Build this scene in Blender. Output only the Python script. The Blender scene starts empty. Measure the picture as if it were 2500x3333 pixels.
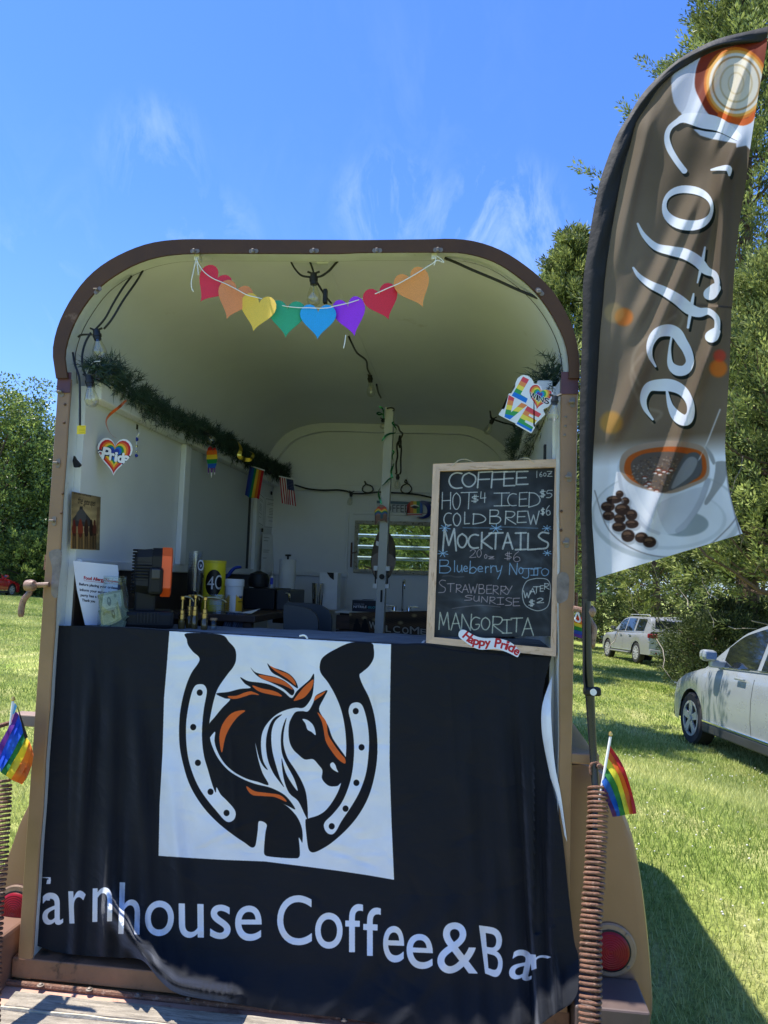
import bpy, bmesh, math, random
import numpy as np
from mathutils import Vector, Matrix
random.seed(7); RNG = np.random.default_rng(11)
SC = bpy.context.scene
COL = SC.collection
PI = math.pi

# ------------------------------------------------------------------ camera
CAMC = np.array([1.4174, -2.3618, 1.6311]); YAW, PIT, ROL = 0.1216, 0.0885, 0.0324
FPX, PCX, PCY = 2450.0, 1250.0, 1666.5
def cam_axes():
    fwd = np.array([-math.sin(YAW)*math.cos(PIT), math.cos(YAW)*math.cos(PIT), math.sin(PIT)])
    right = np.array([math.cos(YAW), math.sin(YAW), 0.0]); up = np.cross(right, fwd)
    return right*math.cos(ROL)+up*math.sin(ROL), -right*math.sin(ROL)+up*math.cos(ROL), fwd
CR, CU, CF = cam_axes()
cam_d = bpy.data.cameras.new('camera'); cam = bpy.data.objects.new('camera', cam_d); COL.objects.link(cam)
cam_d.sensor_fit = 'VERTICAL'; cam_d.sensor_height = 36.0; cam_d.lens = 36.0*FPX/3333.0
cam_d.clip_start = 0.02; cam_d.clip_end = 2000
cam.matrix_world = Matrix(((CR[0], CU[0], -CF[0], CAMC[0]), (CR[1], CU[1], -CF[1], CAMC[1]), (CR[2], CU[2], -CF[2], CAMC[2]), (0, 0, 0, 1)))
SC.camera = cam

# ------------------------------------------------------------------ light
SUN_TO = Vector((-0.36, 0.012, 1.0)).normalized()          # towards the sun
SUN_STRENGTH, SKY_STRENGTH, EXPOSURE = 5.0, 0.135, 0.86
sun_d = bpy.data.lights.new('sun', 'SUN'); sun = bpy.data.objects.new('sun', sun_d); COL.objects.link(sun)
sun_d.energy = SUN_STRENGTH; sun_d.angle = math.radians(0.53); sun_d.color = (1.0, 0.95, 0.86)
sun.rotation_euler = SUN_TO.to_track_quat('Z', 'Y').to_euler()
W = bpy.data.worlds.new('World'); SC.world = W; W.use_nodes = True
nt = W.node_tree; nt.nodes.clear()
def N(t, kind, **kw):
    n = t.nodes.new(kind)
    for k, v in kw.items():
        if k in n.inputs: n.inputs[k].default_value = v
        else: setattr(n, k, v)
    return n
def ramp(t, fac, stops, interp='LINEAR'):
    r = t.nodes.new('ShaderNodeValToRGB'); r.color_ramp.interpolation = interp
    els = r.color_ramp.elements
    while len(els) < len(stops): els.new(0.5)
    for e, (p, c) in zip(els, stops):
        e.position = p; e.color = (c, c, c, 1) if isinstance(c, (int, float)) else (*c, 1)
    if fac is not None: t.links.new(fac, r.inputs[0])
    return r
sky = N(nt, 'ShaderNodeTexSky', sky_type='NISHITA', sun_disc=False, sun_elevation=math.asin(SUN_TO.z),
        sun_rotation=math.atan2(SUN_TO.x, SUN_TO.y), air_density=1.25, dust_density=0.25, ozone_density=2.6, altitude=0)
tc = N(nt, 'ShaderNodeTexCoord')
mp1 = N(nt, 'ShaderNodeMapping'); mp1.inputs['Rotation'].default_value = (0.0, 0.75, 0.0); mp1.inputs['Scale'].default_value = (4.6, 2.0, 2.2)
mp2 = N(nt, 'ShaderNodeMapping'); mp2.inputs['Location'].default_value = (3.1, 0.35, 1.72); mp2.inputs['Scale'].default_value = (1, 1, 1)
n1 = N(nt, 'ShaderNodeTexNoise', Scale=3.4, Detail=12.0, Roughness=0.66, Distortion=0.7)
n2 = N(nt, 'ShaderNodeTexNoise', Scale=2.1, Detail=3.0, Roughness=0.5)
L = nt.links.new
L(tc.outputs['Generated'], mp1.inputs[0]); L(tc.outputs['Generated'], mp2.inputs[0]); L(mp1.outputs[0], n1.inputs['Vector']); L(mp2.outputs[0], n2.inputs['Vector'])
r1 = ramp(nt, n1.outputs['Fac'], [(0.44, 0.0), (0.80, 1.0)]); r2 = ramp(nt, n2.outputs['Fac'], [(0.45, 0.0), (0.66, 1.0)])
acc = None                                                   # where the thin cirrus patches stand in the sky: direction, spread, strength
for (vx, vy, vz), c0_, k_ in (((0.020, .90, .43), .9965, 1.0), ((-.115, .90, .46), .9975, .75), ((-.34, .86, .40), .9975, .55), ((-.41, .86, .52), .998, .5), ((-.66, .72, .25), .993, .8), ((-.52, .78, .30), .996, .4), ((.16, .91, .36), .9975, .8)):
    vn = Vector((vx, vy, vz)).normalized(); dt = N(nt, 'ShaderNodeVectorMath', operation='DOT_PRODUCT'); dt.inputs[1].default_value = vn
    nv = N(nt, 'ShaderNodeVectorMath', operation='NORMALIZE'); L(tc.outputs['Generated'], nv.inputs[0]); L(nv.outputs[0], dt.inputs[0])
    mr = N(nt, 'ShaderNodeMapRange', interpolation_type='SMOOTHSTEP'); mr.inputs['From Min'].default_value = c0_-(1-c0_)*.6; mr.inputs['From Max'].default_value = 1.0; mr.inputs['To Max'].default_value = k_; L(dt.outputs['Value'], mr.inputs['Value'])
    if acc is None: acc = mr.outputs[0]
    else: am = N(nt, 'ShaderNodeMath', operation='MAXIMUM'); L(acc, am.inputs[0]); L(mr.outputs[0], am.inputs[1]); acc = am.outputs[0]
r2b = N(nt, 'ShaderNodeMath', operation='MULTIPLY'); r2b.inputs[1].default_value = .16; L(r2.outputs[0], r2b.inputs[0])
am = N(nt, 'ShaderNodeMath', operation='MAXIMUM'); L(acc, am.inputs[0]); L(r2b.outputs[0], am.inputs[1]); acc = am.outputs[0]
mul = N(nt, 'ShaderNodeMath', operation='MULTIPLY'); L(r1.outputs[0], mul.inputs[0]); L(acc, mul.inputs[1])
sep = N(nt, 'ShaderNodeSeparateXYZ'); L(tc.outputs['Generated'], sep.inputs[0])
rz = ramp(nt, sep.outputs['Z'], [(0.0, 0.50), (0.12, 0.20), (0.28, 0.07), (0.45, 0.0)])     # paler towards the horizon
mx = N(nt, 'ShaderNodeMath', operation='MAXIMUM'); rc = ramp(nt, sep.outputs['Z'], [(0.18, 1.0), (0.50, 0.9), (0.72, 0.2)]); mulc = N(nt, 'ShaderNodeMath', operation='MULTIPLY'); L(mul.outputs[0], mulc.inputs[0]); L(rc.outputs[0], mulc.inputs[1]); L(mulc.outputs[0], mx.inputs[0]); L(rz.outputs[0], mx.inputs[1])
mul2 = N(nt, 'ShaderNodeMath', operation='MULTIPLY'); mul2.inputs[1].default_value = 0.62; L(mx.outputs[0], mul2.inputs[0])
mixc = N(nt, 'ShaderNodeMixRGB'); mixc.inputs['Color2'].default_value = (4.2, 5.0, 6.2, 1)
L(mul2.outputs[0], mixc.inputs['Fac']); tint = N(nt, 'ShaderNodeMixRGB', blend_type='MULTIPLY', Fac=1.0); tint.inputs['Color2'].default_value = (0.38, 0.60, 1.06, 1)
L(sky.outputs[0], tint.inputs['Color1']); L(tint.outputs[0], mixc.inputs['Color1'])
bg = N(nt, 'ShaderNodeBackground', Strength=SKY_STRENGTH); L(mixc.outputs[0], bg.inputs['Color'])
wo = N(nt, 'ShaderNodeOutputWorld'); L(bg.outputs[0], wo.inputs['Surface'])
SC.view_settings.view_transform = 'Standard'; SC.view_settings.look = 'None'; SC.view_settings.exposure = EXPOSURE
SC.view_settings.gamma = 1.0; SC.view_settings.use_curve_mapping = False
SC.cycles.max_bounces = 8; SC.cycles.diffuse_bounces = 5; SC.cycles.transparent_max_bounces = 16
SC.cycles.sample_clamp_indirect = 4.0

# ------------------------------------------------------------------ measuring: a ray of the lens met with a plane of the trailer
def ray(px, py): return CF + CR*(px-PCX)/FPX - CU*(py-PCY)/FPX
def at(px, py, Y=None, Z=None, X=None, D=None):
    d = ray(px, py)
    t = D if D is not None else (Y-CAMC[1])/d[1] if Y is not None else (Z-CAMC[2])/d[2] if Z is not None else (X-CAMC[0])/d[0]
    return CAMC + d*t
def ss(a, b, x):
    t = np.clip((x-a)/(b-a), 0, 1); return t*t*(3-2*t)
def gz(x, y):                                               # height of the lawn, falling away to the right and the back
    far = -0.0553*x-0.0349*y-0.0047; d = np.hypot(x-1.2, y)
    return far*ss(2.5, 8.0, d)-0.03*(1-ss(2.5, 8.0, d))
def crom(pts, n=8, closed=False):                           # smooth curve through traced points
    P = np.array(pts, float); m = len(P); out = []
    rng = range(m if closed else m-1)
    for i in rng:
        if closed: p0, p1, p2, p3 = P[(i-1) % m], P[i], P[(i+1) % m], P[(i+2) % m]
        else: p0, p1, p2, p3 = P[max(i-1, 0)], P[i], P[i+1], P[min(i+2, m-1)]
        for k in range(n):
            t = k/n
            out.append(0.5*((2*p1)+(-p0+p2)*t+(2*p0-5*p1+4*p2-p3)*t*t+(-p0+3*p1-3*p2+p3)*t**3))
    if not closed: out.append(P[-1])
    return np.array(out)
def resample(P, n):
    P = np.asarray(P, float); s = np.r_[0, np.cumsum(np.linalg.norm(np.diff(P, axis=0), axis=1))]
    q = np.linspace(0, s[-1], n); return np.stack([np.interp(q, s, P[:, k]) for k in range(P.shape[1])], 1)

# ------------------------------------------------------------------ objects
ORG = {}
class MB:
    def __init__(s): s.v = []; s.f = []; s.uv = None; s.mi = None
    def add(s, V, F):
        b = len(s.v); s.v += [tuple(map(float, p)) for p in V]; s.f += [tuple(b+i for i in f) for f in F]; return s
    def box(s, a, b, bev=0.0):
        x0, y0, z0 = a; x1, y1, z1 = b
        if x0 > x1: x0, x1 = x1, x0
        if y0 > y1: y0, y1 = y1, y0
        if z0 > z1: z0, z1 = z1, z0
        if bev <= 0:
            V = [(x, y, z) for z in (z0, z1) for y in (y0, y1) for x in (x0, x1)]
            return s.add(V, [(0, 2, 3, 1), (4, 5, 7, 6), (0, 1, 5, 4), (2, 6, 7, 3), (0, 4, 6, 2), (1, 3, 7, 5)])
        bm = bmesh.new(); bmesh.ops.create_cube(bm, size=1)
        for v in bm.verts: v.co = Vector(((x0+x1)/2+v.co.x*(x1-x0), (y0+y1)/2+v.co.y*(y1-y0), (z0+z1)/2+v.co.z*(z1-z0)))
        bmesh.ops.bevel(bm, geom=bm.edges[:], offset=bev, segments=2, affect='EDGES', profile=0.5)
        return s.bm(bm)
    def bm(s, bm):
        bm.verts.index_update(); s.add([v.co for v in bm.verts], [[v.index for v in f.verts] for f in bm.faces]); bm.free(); return s
    def tube(s, P, r, n=8, caps=True, flat=1.0):
        P = np.array(P, float); m = len(P); r = np.full(m, r) if np.isscalar(r) else np.asarray(r, float)
        T = np.gradient(P, axis=0); T /= np.linalg.norm(T, axis=1)[:, None]+1e-12
        a = np.array([0, 0, 1.0]) if abs(T[0][2]) < 0.9 else np.array([1.0, 0, 0])
        u = np.cross(T[0], a); u /= np.linalg.norm(u); V = []
        for i in range(m):
            u = u-T[i]*(u@T[i]); u /= np.linalg.norm(u)+1e-12; w = np.cross(T[i], u)
            for k in range(n):
                c_, s_ = math.cos(2*PI*k/n), math.sin(2*PI*k/n); V.append(P[i]+r[i]*(u*c_+w*s_*flat))
        F = [(i*n+k, i*n+(k+1) % n, (i+1)*n+(k+1) % n, (i+1)*n+k) for i in range(m-1) for k in range(n)]
        if caps: F += [tuple(range(n))[::-1], tuple((m-1)*n+k for k in range(n))]
        return s.add(V, F)
    def lathe(s, prof, o, n=20, axis='Z', caps=True):                   # prof: (radius, height)
        V = []; F = []; m = len(prof)
        for r, h in prof:
            for k in range(n):
                c_, s_ = math.cos(2*PI*k/n)*r, math.sin(2*PI*k/n)*r
                p = (c_, s_, h) if axis == 'Z' else (c_, h, s_) if axis == 'Y' else (h, c_, s_)
                V.append((o[0]+p[0], o[1]+p[1], o[2]+p[2]))
        for i in range(m-1):
            for k in range(n): F.append((i*n+k, i*n+(k+1) % n, (i+1)*n+(k+1) % n, (i+1)*n+k))
        if caps: F += [tuple(range(n))[::-1], tuple((m-1)*n+k for k in range(n))]
        return s.add(V, F)
    def grid(s, G, wrap=False):                              # G[i][j] points
        m, n = len(G), len(G[0]); b = len(s.v)
        s.v += [tuple(map(float, p)) for row in G for p in row]
        for i in range(m-1):
            for j in range(n if wrap else n-1):
                s.f.append((b+i*n+j, b+i*n+(j+1) % n, b+(i+1)*n+(j+1) % n, b+(i+1)*n+j))
        return s
    def prism(s, poly, d):                                   # planar polygon pushed along d
        n = len(poly); d = np.array(d, float); P = [np.array(p, float) for p in poly]
        return s.add(P+[p+d for p in P], [tuple(range(n)), tuple(range(2*n-1, n-1, -1))]+[(i, i+n, (i+1) % n+n, (i+1) % n) for i in range(n)])
    def build(s, name, m=None, parent=None, smooth=False, fixn=True, uv=None, rnd=None):
        o0 = np.array(ORG.get(parent.name, (0, 0, 0)) if parent else (0, 0, 0), float)
        me = bpy.data.meshes.new(name); V = np.array(s.v)-o0
        me.from_pydata(V.tolist(), [], s.f)
        if fixn:
            bm = bmesh.new(); bm.from_mesh(me); bmesh.ops.recalc_face_normals(bm, faces=bm.faces); bm.to_mesh(me); bm.free()
        if uv is not None:
            lay = me.uv_layers.new(name='UVMap'); vi = np.empty(len(me.loops), np.int32); me.loops.foreach_get('vertex_index', vi)
            lay.data.foreach_set('uv', np.asarray(uv, np.float32)[vi].ravel())
        me.validate()
        if smooth:
            me.polygons.foreach_set('use_smooth', [True]*len(me.polygons))
            if smooth != 'all':
                try: me.set_sharp_from_angle(angle=math.radians(35))
                except Exception: pass
        ob = bpy.data.objects.new(name, me); COL.objects.link(ob)
        if m: me.materials.append(m)
        if parent: ob.parent = parent; ORG[ob.name] = ORG.get(parent.name, (0, 0, 0))
        else: ORG[ob.name] = (0, 0, 0)
        return ob
def tag(o, label=None, cat=None, group=None, kind=None):
    if label: o['label'] = label
    if cat: o['category'] = cat
    if group: o['group'] = group
    if kind: o['kind'] = kind
    return o
def thing(name, label, cat, loc=(0, 0, 0), group=None):
    o = bpy.data.objects.new(name, None); COL.objects.link(o); o.location = tuple(map(float, loc)); o.empty_display_size = 0.1
    ORG[o.name] = tuple(map(float, loc)); return tag(o, label, cat, group)
def copy_tree(o, parent=None):
    c = o.copy(); COL.objects.link(c); ORG[c.name] = ORG.get(o.name, (0, 0, 0))
    if parent: c.parent = parent
    for ch in list(o.children): copy_tree(ch, c)
    return c

# ------------------------------------------------------------------ materials
def lin(c):                                                  # sRGB 0-255 -> linear
    c = np.array(c, float)/255.0
    return tuple(np.where(c <= 0.04045, c/12.92, ((c+0.055)/1.055)**2.4))
def mat(name, col, rough=0.6, metal=0.0, var=0.12, scale=6.0, bump=0.0, bscale=60.0, spec=0.5, col2=None, cover=0.5, sharp=0.12, coat=0.0, trans=0.0, stretch=None):
    m = bpy.data.materials.new(name); m.use_nodes = True; t = m.node_tree; p = t.nodes['Principled BSDF']
    p.inputs['Roughness'].default_value = rough; p.inputs['Metallic'].default_value = metal
    p.inputs['Specular IOR Level'].default_value = spec; p.inputs['Coat Weight'].default_value = coat
    if trans: p.inputs['Transmission Weight'].default_value = trans
    co = N(t, 'ShaderNodeTexCoord'); src = co.outputs['Object']
    if stretch:
        mp = N(t, 'ShaderNodeMapping'); mp.inputs['Scale'].default_value = stretch; t.links.new(src, mp.inputs[0]); src = mp.outputs[0]
    nz = N(t, 'ShaderNodeTexNoise', Scale=scale, Detail=6.0, Roughness=0.6); t.links.new(src, nz.inputs['Vector'])
    a = [max(0, x*(1-var)) for x in col]; b = [min(1, x*(1+var)) for x in col]
    r = ramp(t, nz.outputs['Fac'], [(0.3, tuple(a)), (0.7, tuple(b))]); out = r.outputs[0]
    if col2:
        nz2 = N(t, 'ShaderNodeTexNoise', Scale=scale*1.7, Detail=10.0, Roughness=0.68); t.links.new(src, nz2.inputs['Vector'])
        r2_ = ramp(t, nz2.outputs['Fac'], [(cover, 0.0), (min(0.99, cover+sharp), 1.0)])
        mx_ = N(t, 'ShaderNodeMixRGB'); mx_.inputs['Color2'].default_value = (*col2, 1); t.links.new(r2_.outputs[0], mx_.inputs['Fac']); t.links.new(out, mx_.inputs['Color1']); out = mx_.outputs[0]
    t.links.new(out, p.inputs['Base Color'])
    rr = ramp(t, nz.outputs['Fac'], [(0.3, max(0.02, rough*0.85)), (0.7, min(1.0, rough*1.15))]); t.links.new(rr.outputs[0], p.inputs['Roughness'])
    if bump:
        nb = N(t, 'ShaderNodeTexNoise', Scale=bscale, Detail=5.0, Roughness=0.6); t.links.new(src, nb.inputs['Vector'])
        bp = N(t, 'ShaderNodeBump', Strength=bump, Distance=0.01); t.links.new(nb.outputs['Fac'], bp.inputs['Height']); t.links.new(bp.outputs[0], p.inputs['Normal'])
    return m
def mat_print(name, img, rough=0.7, bump=0.0, bscale=40.0, transl=0.0, sheen=0.0, spec=0.3, glitter=0.0, wrinkle=0.0):
    m = bpy.data.materials.new(name); m.use_nodes = True; t = m.node_tree; p = t.nodes['Principled BSDF']
    uv = N(t, 'ShaderNodeUVMap'); im = t.nodes.new('ShaderNodeTexImage'); im.image = img; im.extension = 'EXTEND'; t.links.new(uv.outputs[0], im.inputs[0])
    co = N(t, 'ShaderNodeTexCoord'); nz = N(t, 'ShaderNodeTexNoise', Scale=9.0, Detail=6.0); t.links.new(co.outputs['Object'], nz.inputs['Vector'])
    rr_ = ramp(t, nz.outputs['Fac'], [(0.3, 0.88), (0.7, 1.0)]); mm = N(t, 'ShaderNodeMixRGB', blend_type='MULTIPLY'); mm.inputs['Fac'].default_value = 1
    t.links.new(im.outputs[0], mm.inputs['Color1']); t.links.new(rr_.outputs[0], mm.inputs['Color2']); t.links.new(mm.outputs[0], p.inputs['Base Color'])
    p.inputs['Roughness'].default_value = rough; p.inputs['Specular IOR Level'].default_value = spec
    if bump or wrinkle:
        nb = N(t, 'ShaderNodeTexNoise', Scale=bscale, Detail=6.0, Roughness=0.6); t.links.new(co.outputs['Object'], nb.inputs['Vector'])
        bp = N(t, 'ShaderNodeBump', Strength=max(bump, 0.01), Distance=0.01); t.links.new(nb.outputs['Fac'], bp.inputs['Height']); last = bp
        if wrinkle:                                          # creased cloth: ridged, directional
            mpw = N(t, 'ShaderNodeMapping'); mpw.inputs['Rotation'].default_value = (0, -0.5, 0); mpw.inputs['Scale'].default_value = (1.0, 1.0, 1.9); t.links.new(co.outputs['Object'], mpw.inputs[0])
            nw = N(t, 'ShaderNodeTexNoise', Scale=4.0, Detail=3.0, Roughness=0.45, Distortion=0.25); t.links.new(mpw.outputs[0], nw.inputs['Vector'])
            ab = N(t, 'ShaderNodeMath', operation='SUBTRACT'); ab.inputs[1].default_value = 0.5; t.links.new(nw.outputs['Fac'], ab.inputs[0])
            a2 = N(t, 'ShaderNodeMath', operation='ABSOLUTE'); t.links.new(ab.outputs[0], a2.inputs[0])
            b2 = N(t, 'ShaderNodeBump', Strength=wrinkle, Distance=0.06); t.links.new(a2.outputs[0], b2.inputs['Height']); t.links.new(bp.outputs[0], b2.inputs['Normal']); last = b2
        t.links.new(last.outputs[0], p.inputs['Normal'])
    if transl:
        tr = N(t, 'ShaderNodeBsdfTranslucent'); t.links.new(mm.outputs[0], tr.inputs['Color']); ms = N(t, 'ShaderNodeMixShader'); ms.inputs[0].default_value = transl
        t.links.new(p.outputs[0], ms.inputs[1]); t.links.new(tr.outputs[0], ms.inputs[2]); t.links.new(ms.outputs[0], t.nodes['Material Output'].inputs[0])
    return m
def mat_leaf(name, c1, c2, transl=0.35, scale=1.2, rough=0.55):
    m = bpy.data.materials.new(name); m.use_nodes = True; t = m.node_tree; p = t.nodes['Principled BSDF']
    at_ = N(t, 'ShaderNodeAttribute', attribute_name='tint'); r = ramp(t, at_.outputs['Fac'], [(0.0, c1), (1.0, c2)])
    t.links.new(r.outputs[0], p.inputs['Base Color']); p.inputs['Roughness'].default_value = rough; p.inputs['Specular IOR Level'].default_value = 0.35
    tr = N(t, 'ShaderNodeBsdfTranslucent'); t.links.new(r.outputs[0], tr.inputs['Color']); ms = N(t, 'ShaderNodeMixShader'); ms.inputs[0].default_value = transl
    t.links.new(p.outputs[0], ms.inputs[1]); t.links.new(tr.outputs[0], ms.inputs[2]); t.links.new(ms.outputs[0], t.nodes['Material Output'].inputs[0])
    return m
def mat_glass(name, tint=(0.9, 0.95, 0.95), clear=0.85, rough=0.03):
    m = bpy.data.materials.new(name); m.use_nodes = True; t = m.node_tree; t.nodes.remove(t.nodes['Principled BSDF'])
    tr = N(t, 'ShaderNodeBsdfTransparent'); tr.inputs[0].default_value = (*tint, 1); gl = N(t, 'ShaderNodeBsdfGlossy', Roughness=rough)
    lw = N(t, 'ShaderNodeLayerWeight', Blend=0.25); r = ramp(t, lw.outputs['Facing'], [(0.0, 1-clear), (0.75, 0.3), (1.0, 0.9)])
    ms = N(t, 'ShaderNodeMixShader'); t.links.new(r.outputs[0], ms.inputs[0]); t.links.new(tr.outputs[0], ms.inputs[1]); t.links.new(gl.outputs[0], ms.inputs[2])
    t.links.new(ms.outputs[0], t.nodes['Material Output'].inputs[0]); return m

# ------------------------------------------------------------------ printed matter: shapes filled into a picture made here
_TXT = {}
def glyphs(txt):
    if txt in _TXT: return _TXT[txt]
    c = bpy.data.curves.new('lettering', 'FONT'); c.body = txt; c.resolution_u = 8
    o = bpy.data.objects.new('lettering', c); COL.objects.link(o); bpy.context.view_layer.update()
    me = o.evaluated_get(bpy.context.evaluated_depsgraph_get()).to_mesh(); me.calc_loop_triangles()
    V = np.array([v.co[:2] for v in me.vertices]); T = np.array([t_.vertices[:] for t_ in me.loop_triangles])
    o.evaluated_get(bpy.context.evaluated_depsgraph_get()).to_mesh_clear(); bpy.data.objects.remove(o); bpy.data.curves.remove(c)
    lo, hi = V.min(0), V.max(0); _TXT[txt] = ((V-lo)/(hi-lo), T); return _TXT[txt]
class Cv:
    """A print lying in a plane: O top left corner, U along the top, V down the side."""
    def __init__(s, O, U, V, w, h, bg=(255, 255, 255)):
        s.O, s.U, s.V, s.w, s.h = map(lambda a: np.array(a, float) if not np.isscalar(a) else a, (O, U, V, w, h))
        s.A = np.zeros((h, w, 3), np.float32); s.A[:] = np.array(bg)/255.0; s.T = (0, 0, 1.0)
        s.n = np.cross(s.U, s.V); s.B = np.linalg.pinv(np.stack([s.U, s.V], 1))
    @classmethod
    def quad(c, tl, tr, bl, Y, w, h, bg=(255, 255, 255), ax='Y'):
        Ys = Y if isinstance(Y, (tuple, list)) else (Y, Y, Y)
        P = [at(*p, **{ax: y}) for p, y in zip((tl, tr, bl), Ys)]
        return c(P[0], P[1]-P[0], P[2]-P[0], w, h, bg)
    def z(s, ox, oy, sc): s.T = (ox, oy, sc); return s
    def p3(s, pts, raw=False):
        out = []
        for p in pts:
            x, y = (s.T[0]+p[0]/s.T[2], s.T[1]+p[1]/s.T[2]) if not raw else (p[0], p[1])
            d = ray(x, y); t = ((s.O-CAMC)@s.n)/(d@s.n); out.append(CAMC+d*t)
        return np.array(out)
    def uv(s, P): q = (np.atleast_2d(P)-s.O)@s.B.T; return np.stack([q[:, 0], 1-q[:, 1]], 1)
    def m(s, pts):
        q = (s.p3(pts)-s.O)@s.B.T; return q*np.array([s.w, s.h])
    def k(s):                                               # canvas pixels per traced pixel
        if getattr(s, '_k', None) and s._k[0] == s.T: return s._k[1]
        if abs(s.n@s.n) > .9 and s.T == (0, 0, 1): r = 1.0
        else:
            d = s.O+.5*s.U+.5*s.V-CAMC; w = d@CF; c = ((PCX+FPX*(d@CR)/w-s.T[0])*s.T[2], (PCY-FPX*(d@CU)/w-s.T[1])*s.T[2])
            a = s.m([c, (c[0]+10, c[1]), (c[0], c[1]+10)]); r = math.sqrt(np.linalg.norm(a[1]-a[0])*np.linalg.norm(a[2]-a[0]))/10
        s._k = (s.T, r); return r
    def _comp(s, x0, y0, M, col, a):
        h, w = M.shape; X0, Y0 = max(x0, 0), max(y0, 0); X1, Y1 = min(x0+w, s.w), min(y0+h, s.h)
        if X1 <= X0 or Y1 <= Y0: return
        M = M[Y0-y0:Y1-y0, X0-x0:X1-x0, None]*a; R_ = s.A[Y0:Y1, X0:X1]
        col = np.array(col)/255.0 if not callable(col) else col(*np.meshgrid(np.arange(X0, X1), np.arange(Y0, Y1)))/255.0
        R_[:] = R_*(1-M)+col*M
    def fill(s, Q, col, a=1.0, S=3, clip=None):             # even-odd fill of canvas-space rings
        rings = Q if isinstance(Q, list) else [Q]
        allp = np.concatenate(rings); x0, y0 = np.floor(allp.min(0)).astype(int)-1; x1, y1 = np.ceil(allp.max(0)).astype(int)+2
        x0, y0 = max(x0, -4), max(y0, -4); x1, y1 = min(x1, s.w+4), min(y1, s.h+4)
        if x1 <= x0 or y1 <= y0: return
        H_, W_ = (y1-y0)*S, (x1-x0)*S; tog = np.zeros((H_, W_+1), np.int16)
        for R_ in rings:
            P = (R_-[x0, y0])*S
            for (ax, ay), (bx, by) in zip(P, np.roll(P, -1, 0)):
                if ay > by: ax, ay, bx, by = bx, by, ax, ay
                r0, r1_ = max(int(math.ceil(ay-.5)), 0), min(int(math.ceil(by-.5)), H_)
                if r1_ <= r0: continue
                rr = np.arange(r0, r1_); xx = ax+(rr+.5-ay)/(by-ay)*(bx-ax)
                tog[rr, np.clip(np.ceil(xx-.5), 0, W_).astype(int)] += 1
        Mk = (np.cumsum(tog, 1) & 1)[:, :W_].reshape(y1-y0, S, x1-x0, S).mean((1, 3)).astype(np.float32)
        s._comp(x0, y0, Mk, col, a)
    def poly(s, pts, col, a=1.0, smooth=0, off=(0, 0)):
        pts = [(p[0]+off[0], p[1]+off[1]) for p in pts]
        if smooth: pts = crom(pts, smooth, True)
        s.fill(s.m(pts), col, a)
    def ell(s, x, y, rx, ry, col, a=1.0, rot=0.0):
        t = np.linspace(0, 2*PI, 40, endpoint=False); c_, s_ = math.cos(rot), math.sin(rot)
        s.fill(s.m([(x+rx*math.cos(q)*c_-ry*math.sin(q)*s_, y+rx*math.cos(q)*s_+ry*math.sin(q)*c_) for q in t]), col, a)
    def stroke(s, pts, col, w=None, a=1.0, smooth=6, off=(0, 0), rough=0.0):
        P = np.array([(p[0]+off[0], p[1]+off[1], (p[2] if w is None else w)) for p in pts], float)
        if smooth and len(P) > 2: P = crom(P, smooth)
        Q = s.m(P[:, :2]); R_ = P[:, 2]*s.k()/2
        x0, y0 = np.floor((Q-R_[:, None]).min(0)).astype(int)-2; x1, y1 = np.ceil((Q+R_[:, None]).max(0)).astype(int)+3
        x0, y0 = max(x0, -4), max(y0, -4); x1, y1 = min(x1, s.w+4), min(y1, s.h+4)
        if x1 <= x0 or y1 <= y0: return
        M = np.zeros((y1-y0, x1-x0), np.float32)
        for i in range(len(Q)-1):
            a_, b_ = Q[i], Q[i+1]; ra, rb = R_[i], R_[i+1]; rm = max(ra, rb)+1.5
            u0, v0 = np.maximum(np.floor(np.minimum(a_, b_)-rm).astype(int), (x0, y0)); u1, v1 = np.minimum(np.ceil(np.maximum(a_, b_)+rm).astype(int)+1, (x1, y1))
            if u1 <= u0 or v1 <= v0: continue
            X_, Y_ = np.meshgrid(np.arange(u0, u1)+.5, np.arange(v0, v1)+.5); d = b_-a_; L2 = d@d+1e-9
            t = np.clip(((X_-a_[0])*d[0]+(Y_-a_[1])*d[1])/L2, 0, 1)
            dist = np.hypot(X_-a_[0]-t*d[0], Y_-a_[1]-t*d[1]); mk = np.clip(ra+(rb-ra)*t-dist+.5, 0, 1)
            M[v0-y0:v1-y0, u0-x0:u1-x0] = np.maximum(M[v0-y0:v1-y0, u0-x0:u1-x0], mk)
        if rough: M *= 1-rough*(RNG.random(M.shape) > 0.55)*RNG.random(M.shape)
        s._comp(x0, y0, M, col, a)
    def text(s, txt, q, col, a=1.0, off=(0, 0), fat=0.0):   # q: corners TL TR BR BL the ink fills
        V, T = glyphs(txt); tl, tr, br, bl = [np.array(p, float)+off for p in q]
        u, v = V[:, :1], 1-V[:, 1:]; P = tl*(1-u)*(1-v)+tr*u*(1-v)+br*u*v+bl*(1-u)*v
        Q = s.m(P); x0, y0 = np.floor(Q.min(0)).astype(int)-3; x1, y1 = np.ceil(Q.max(0)).astype(int)+4
        if (x1-x0)*(y1-y0) > 3e6 or x1 <= x0: return
        S = 3; M = np.zeros(((y1-y0)*S, (x1-x0)*S), bool); offs = [(0, 0)] if not fat else [(fat*s.k()*math.cos(k_), fat*s.k()*math.sin(k_)) for k_ in np.linspace(0, 2*PI, 9)[:-1]]
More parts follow.
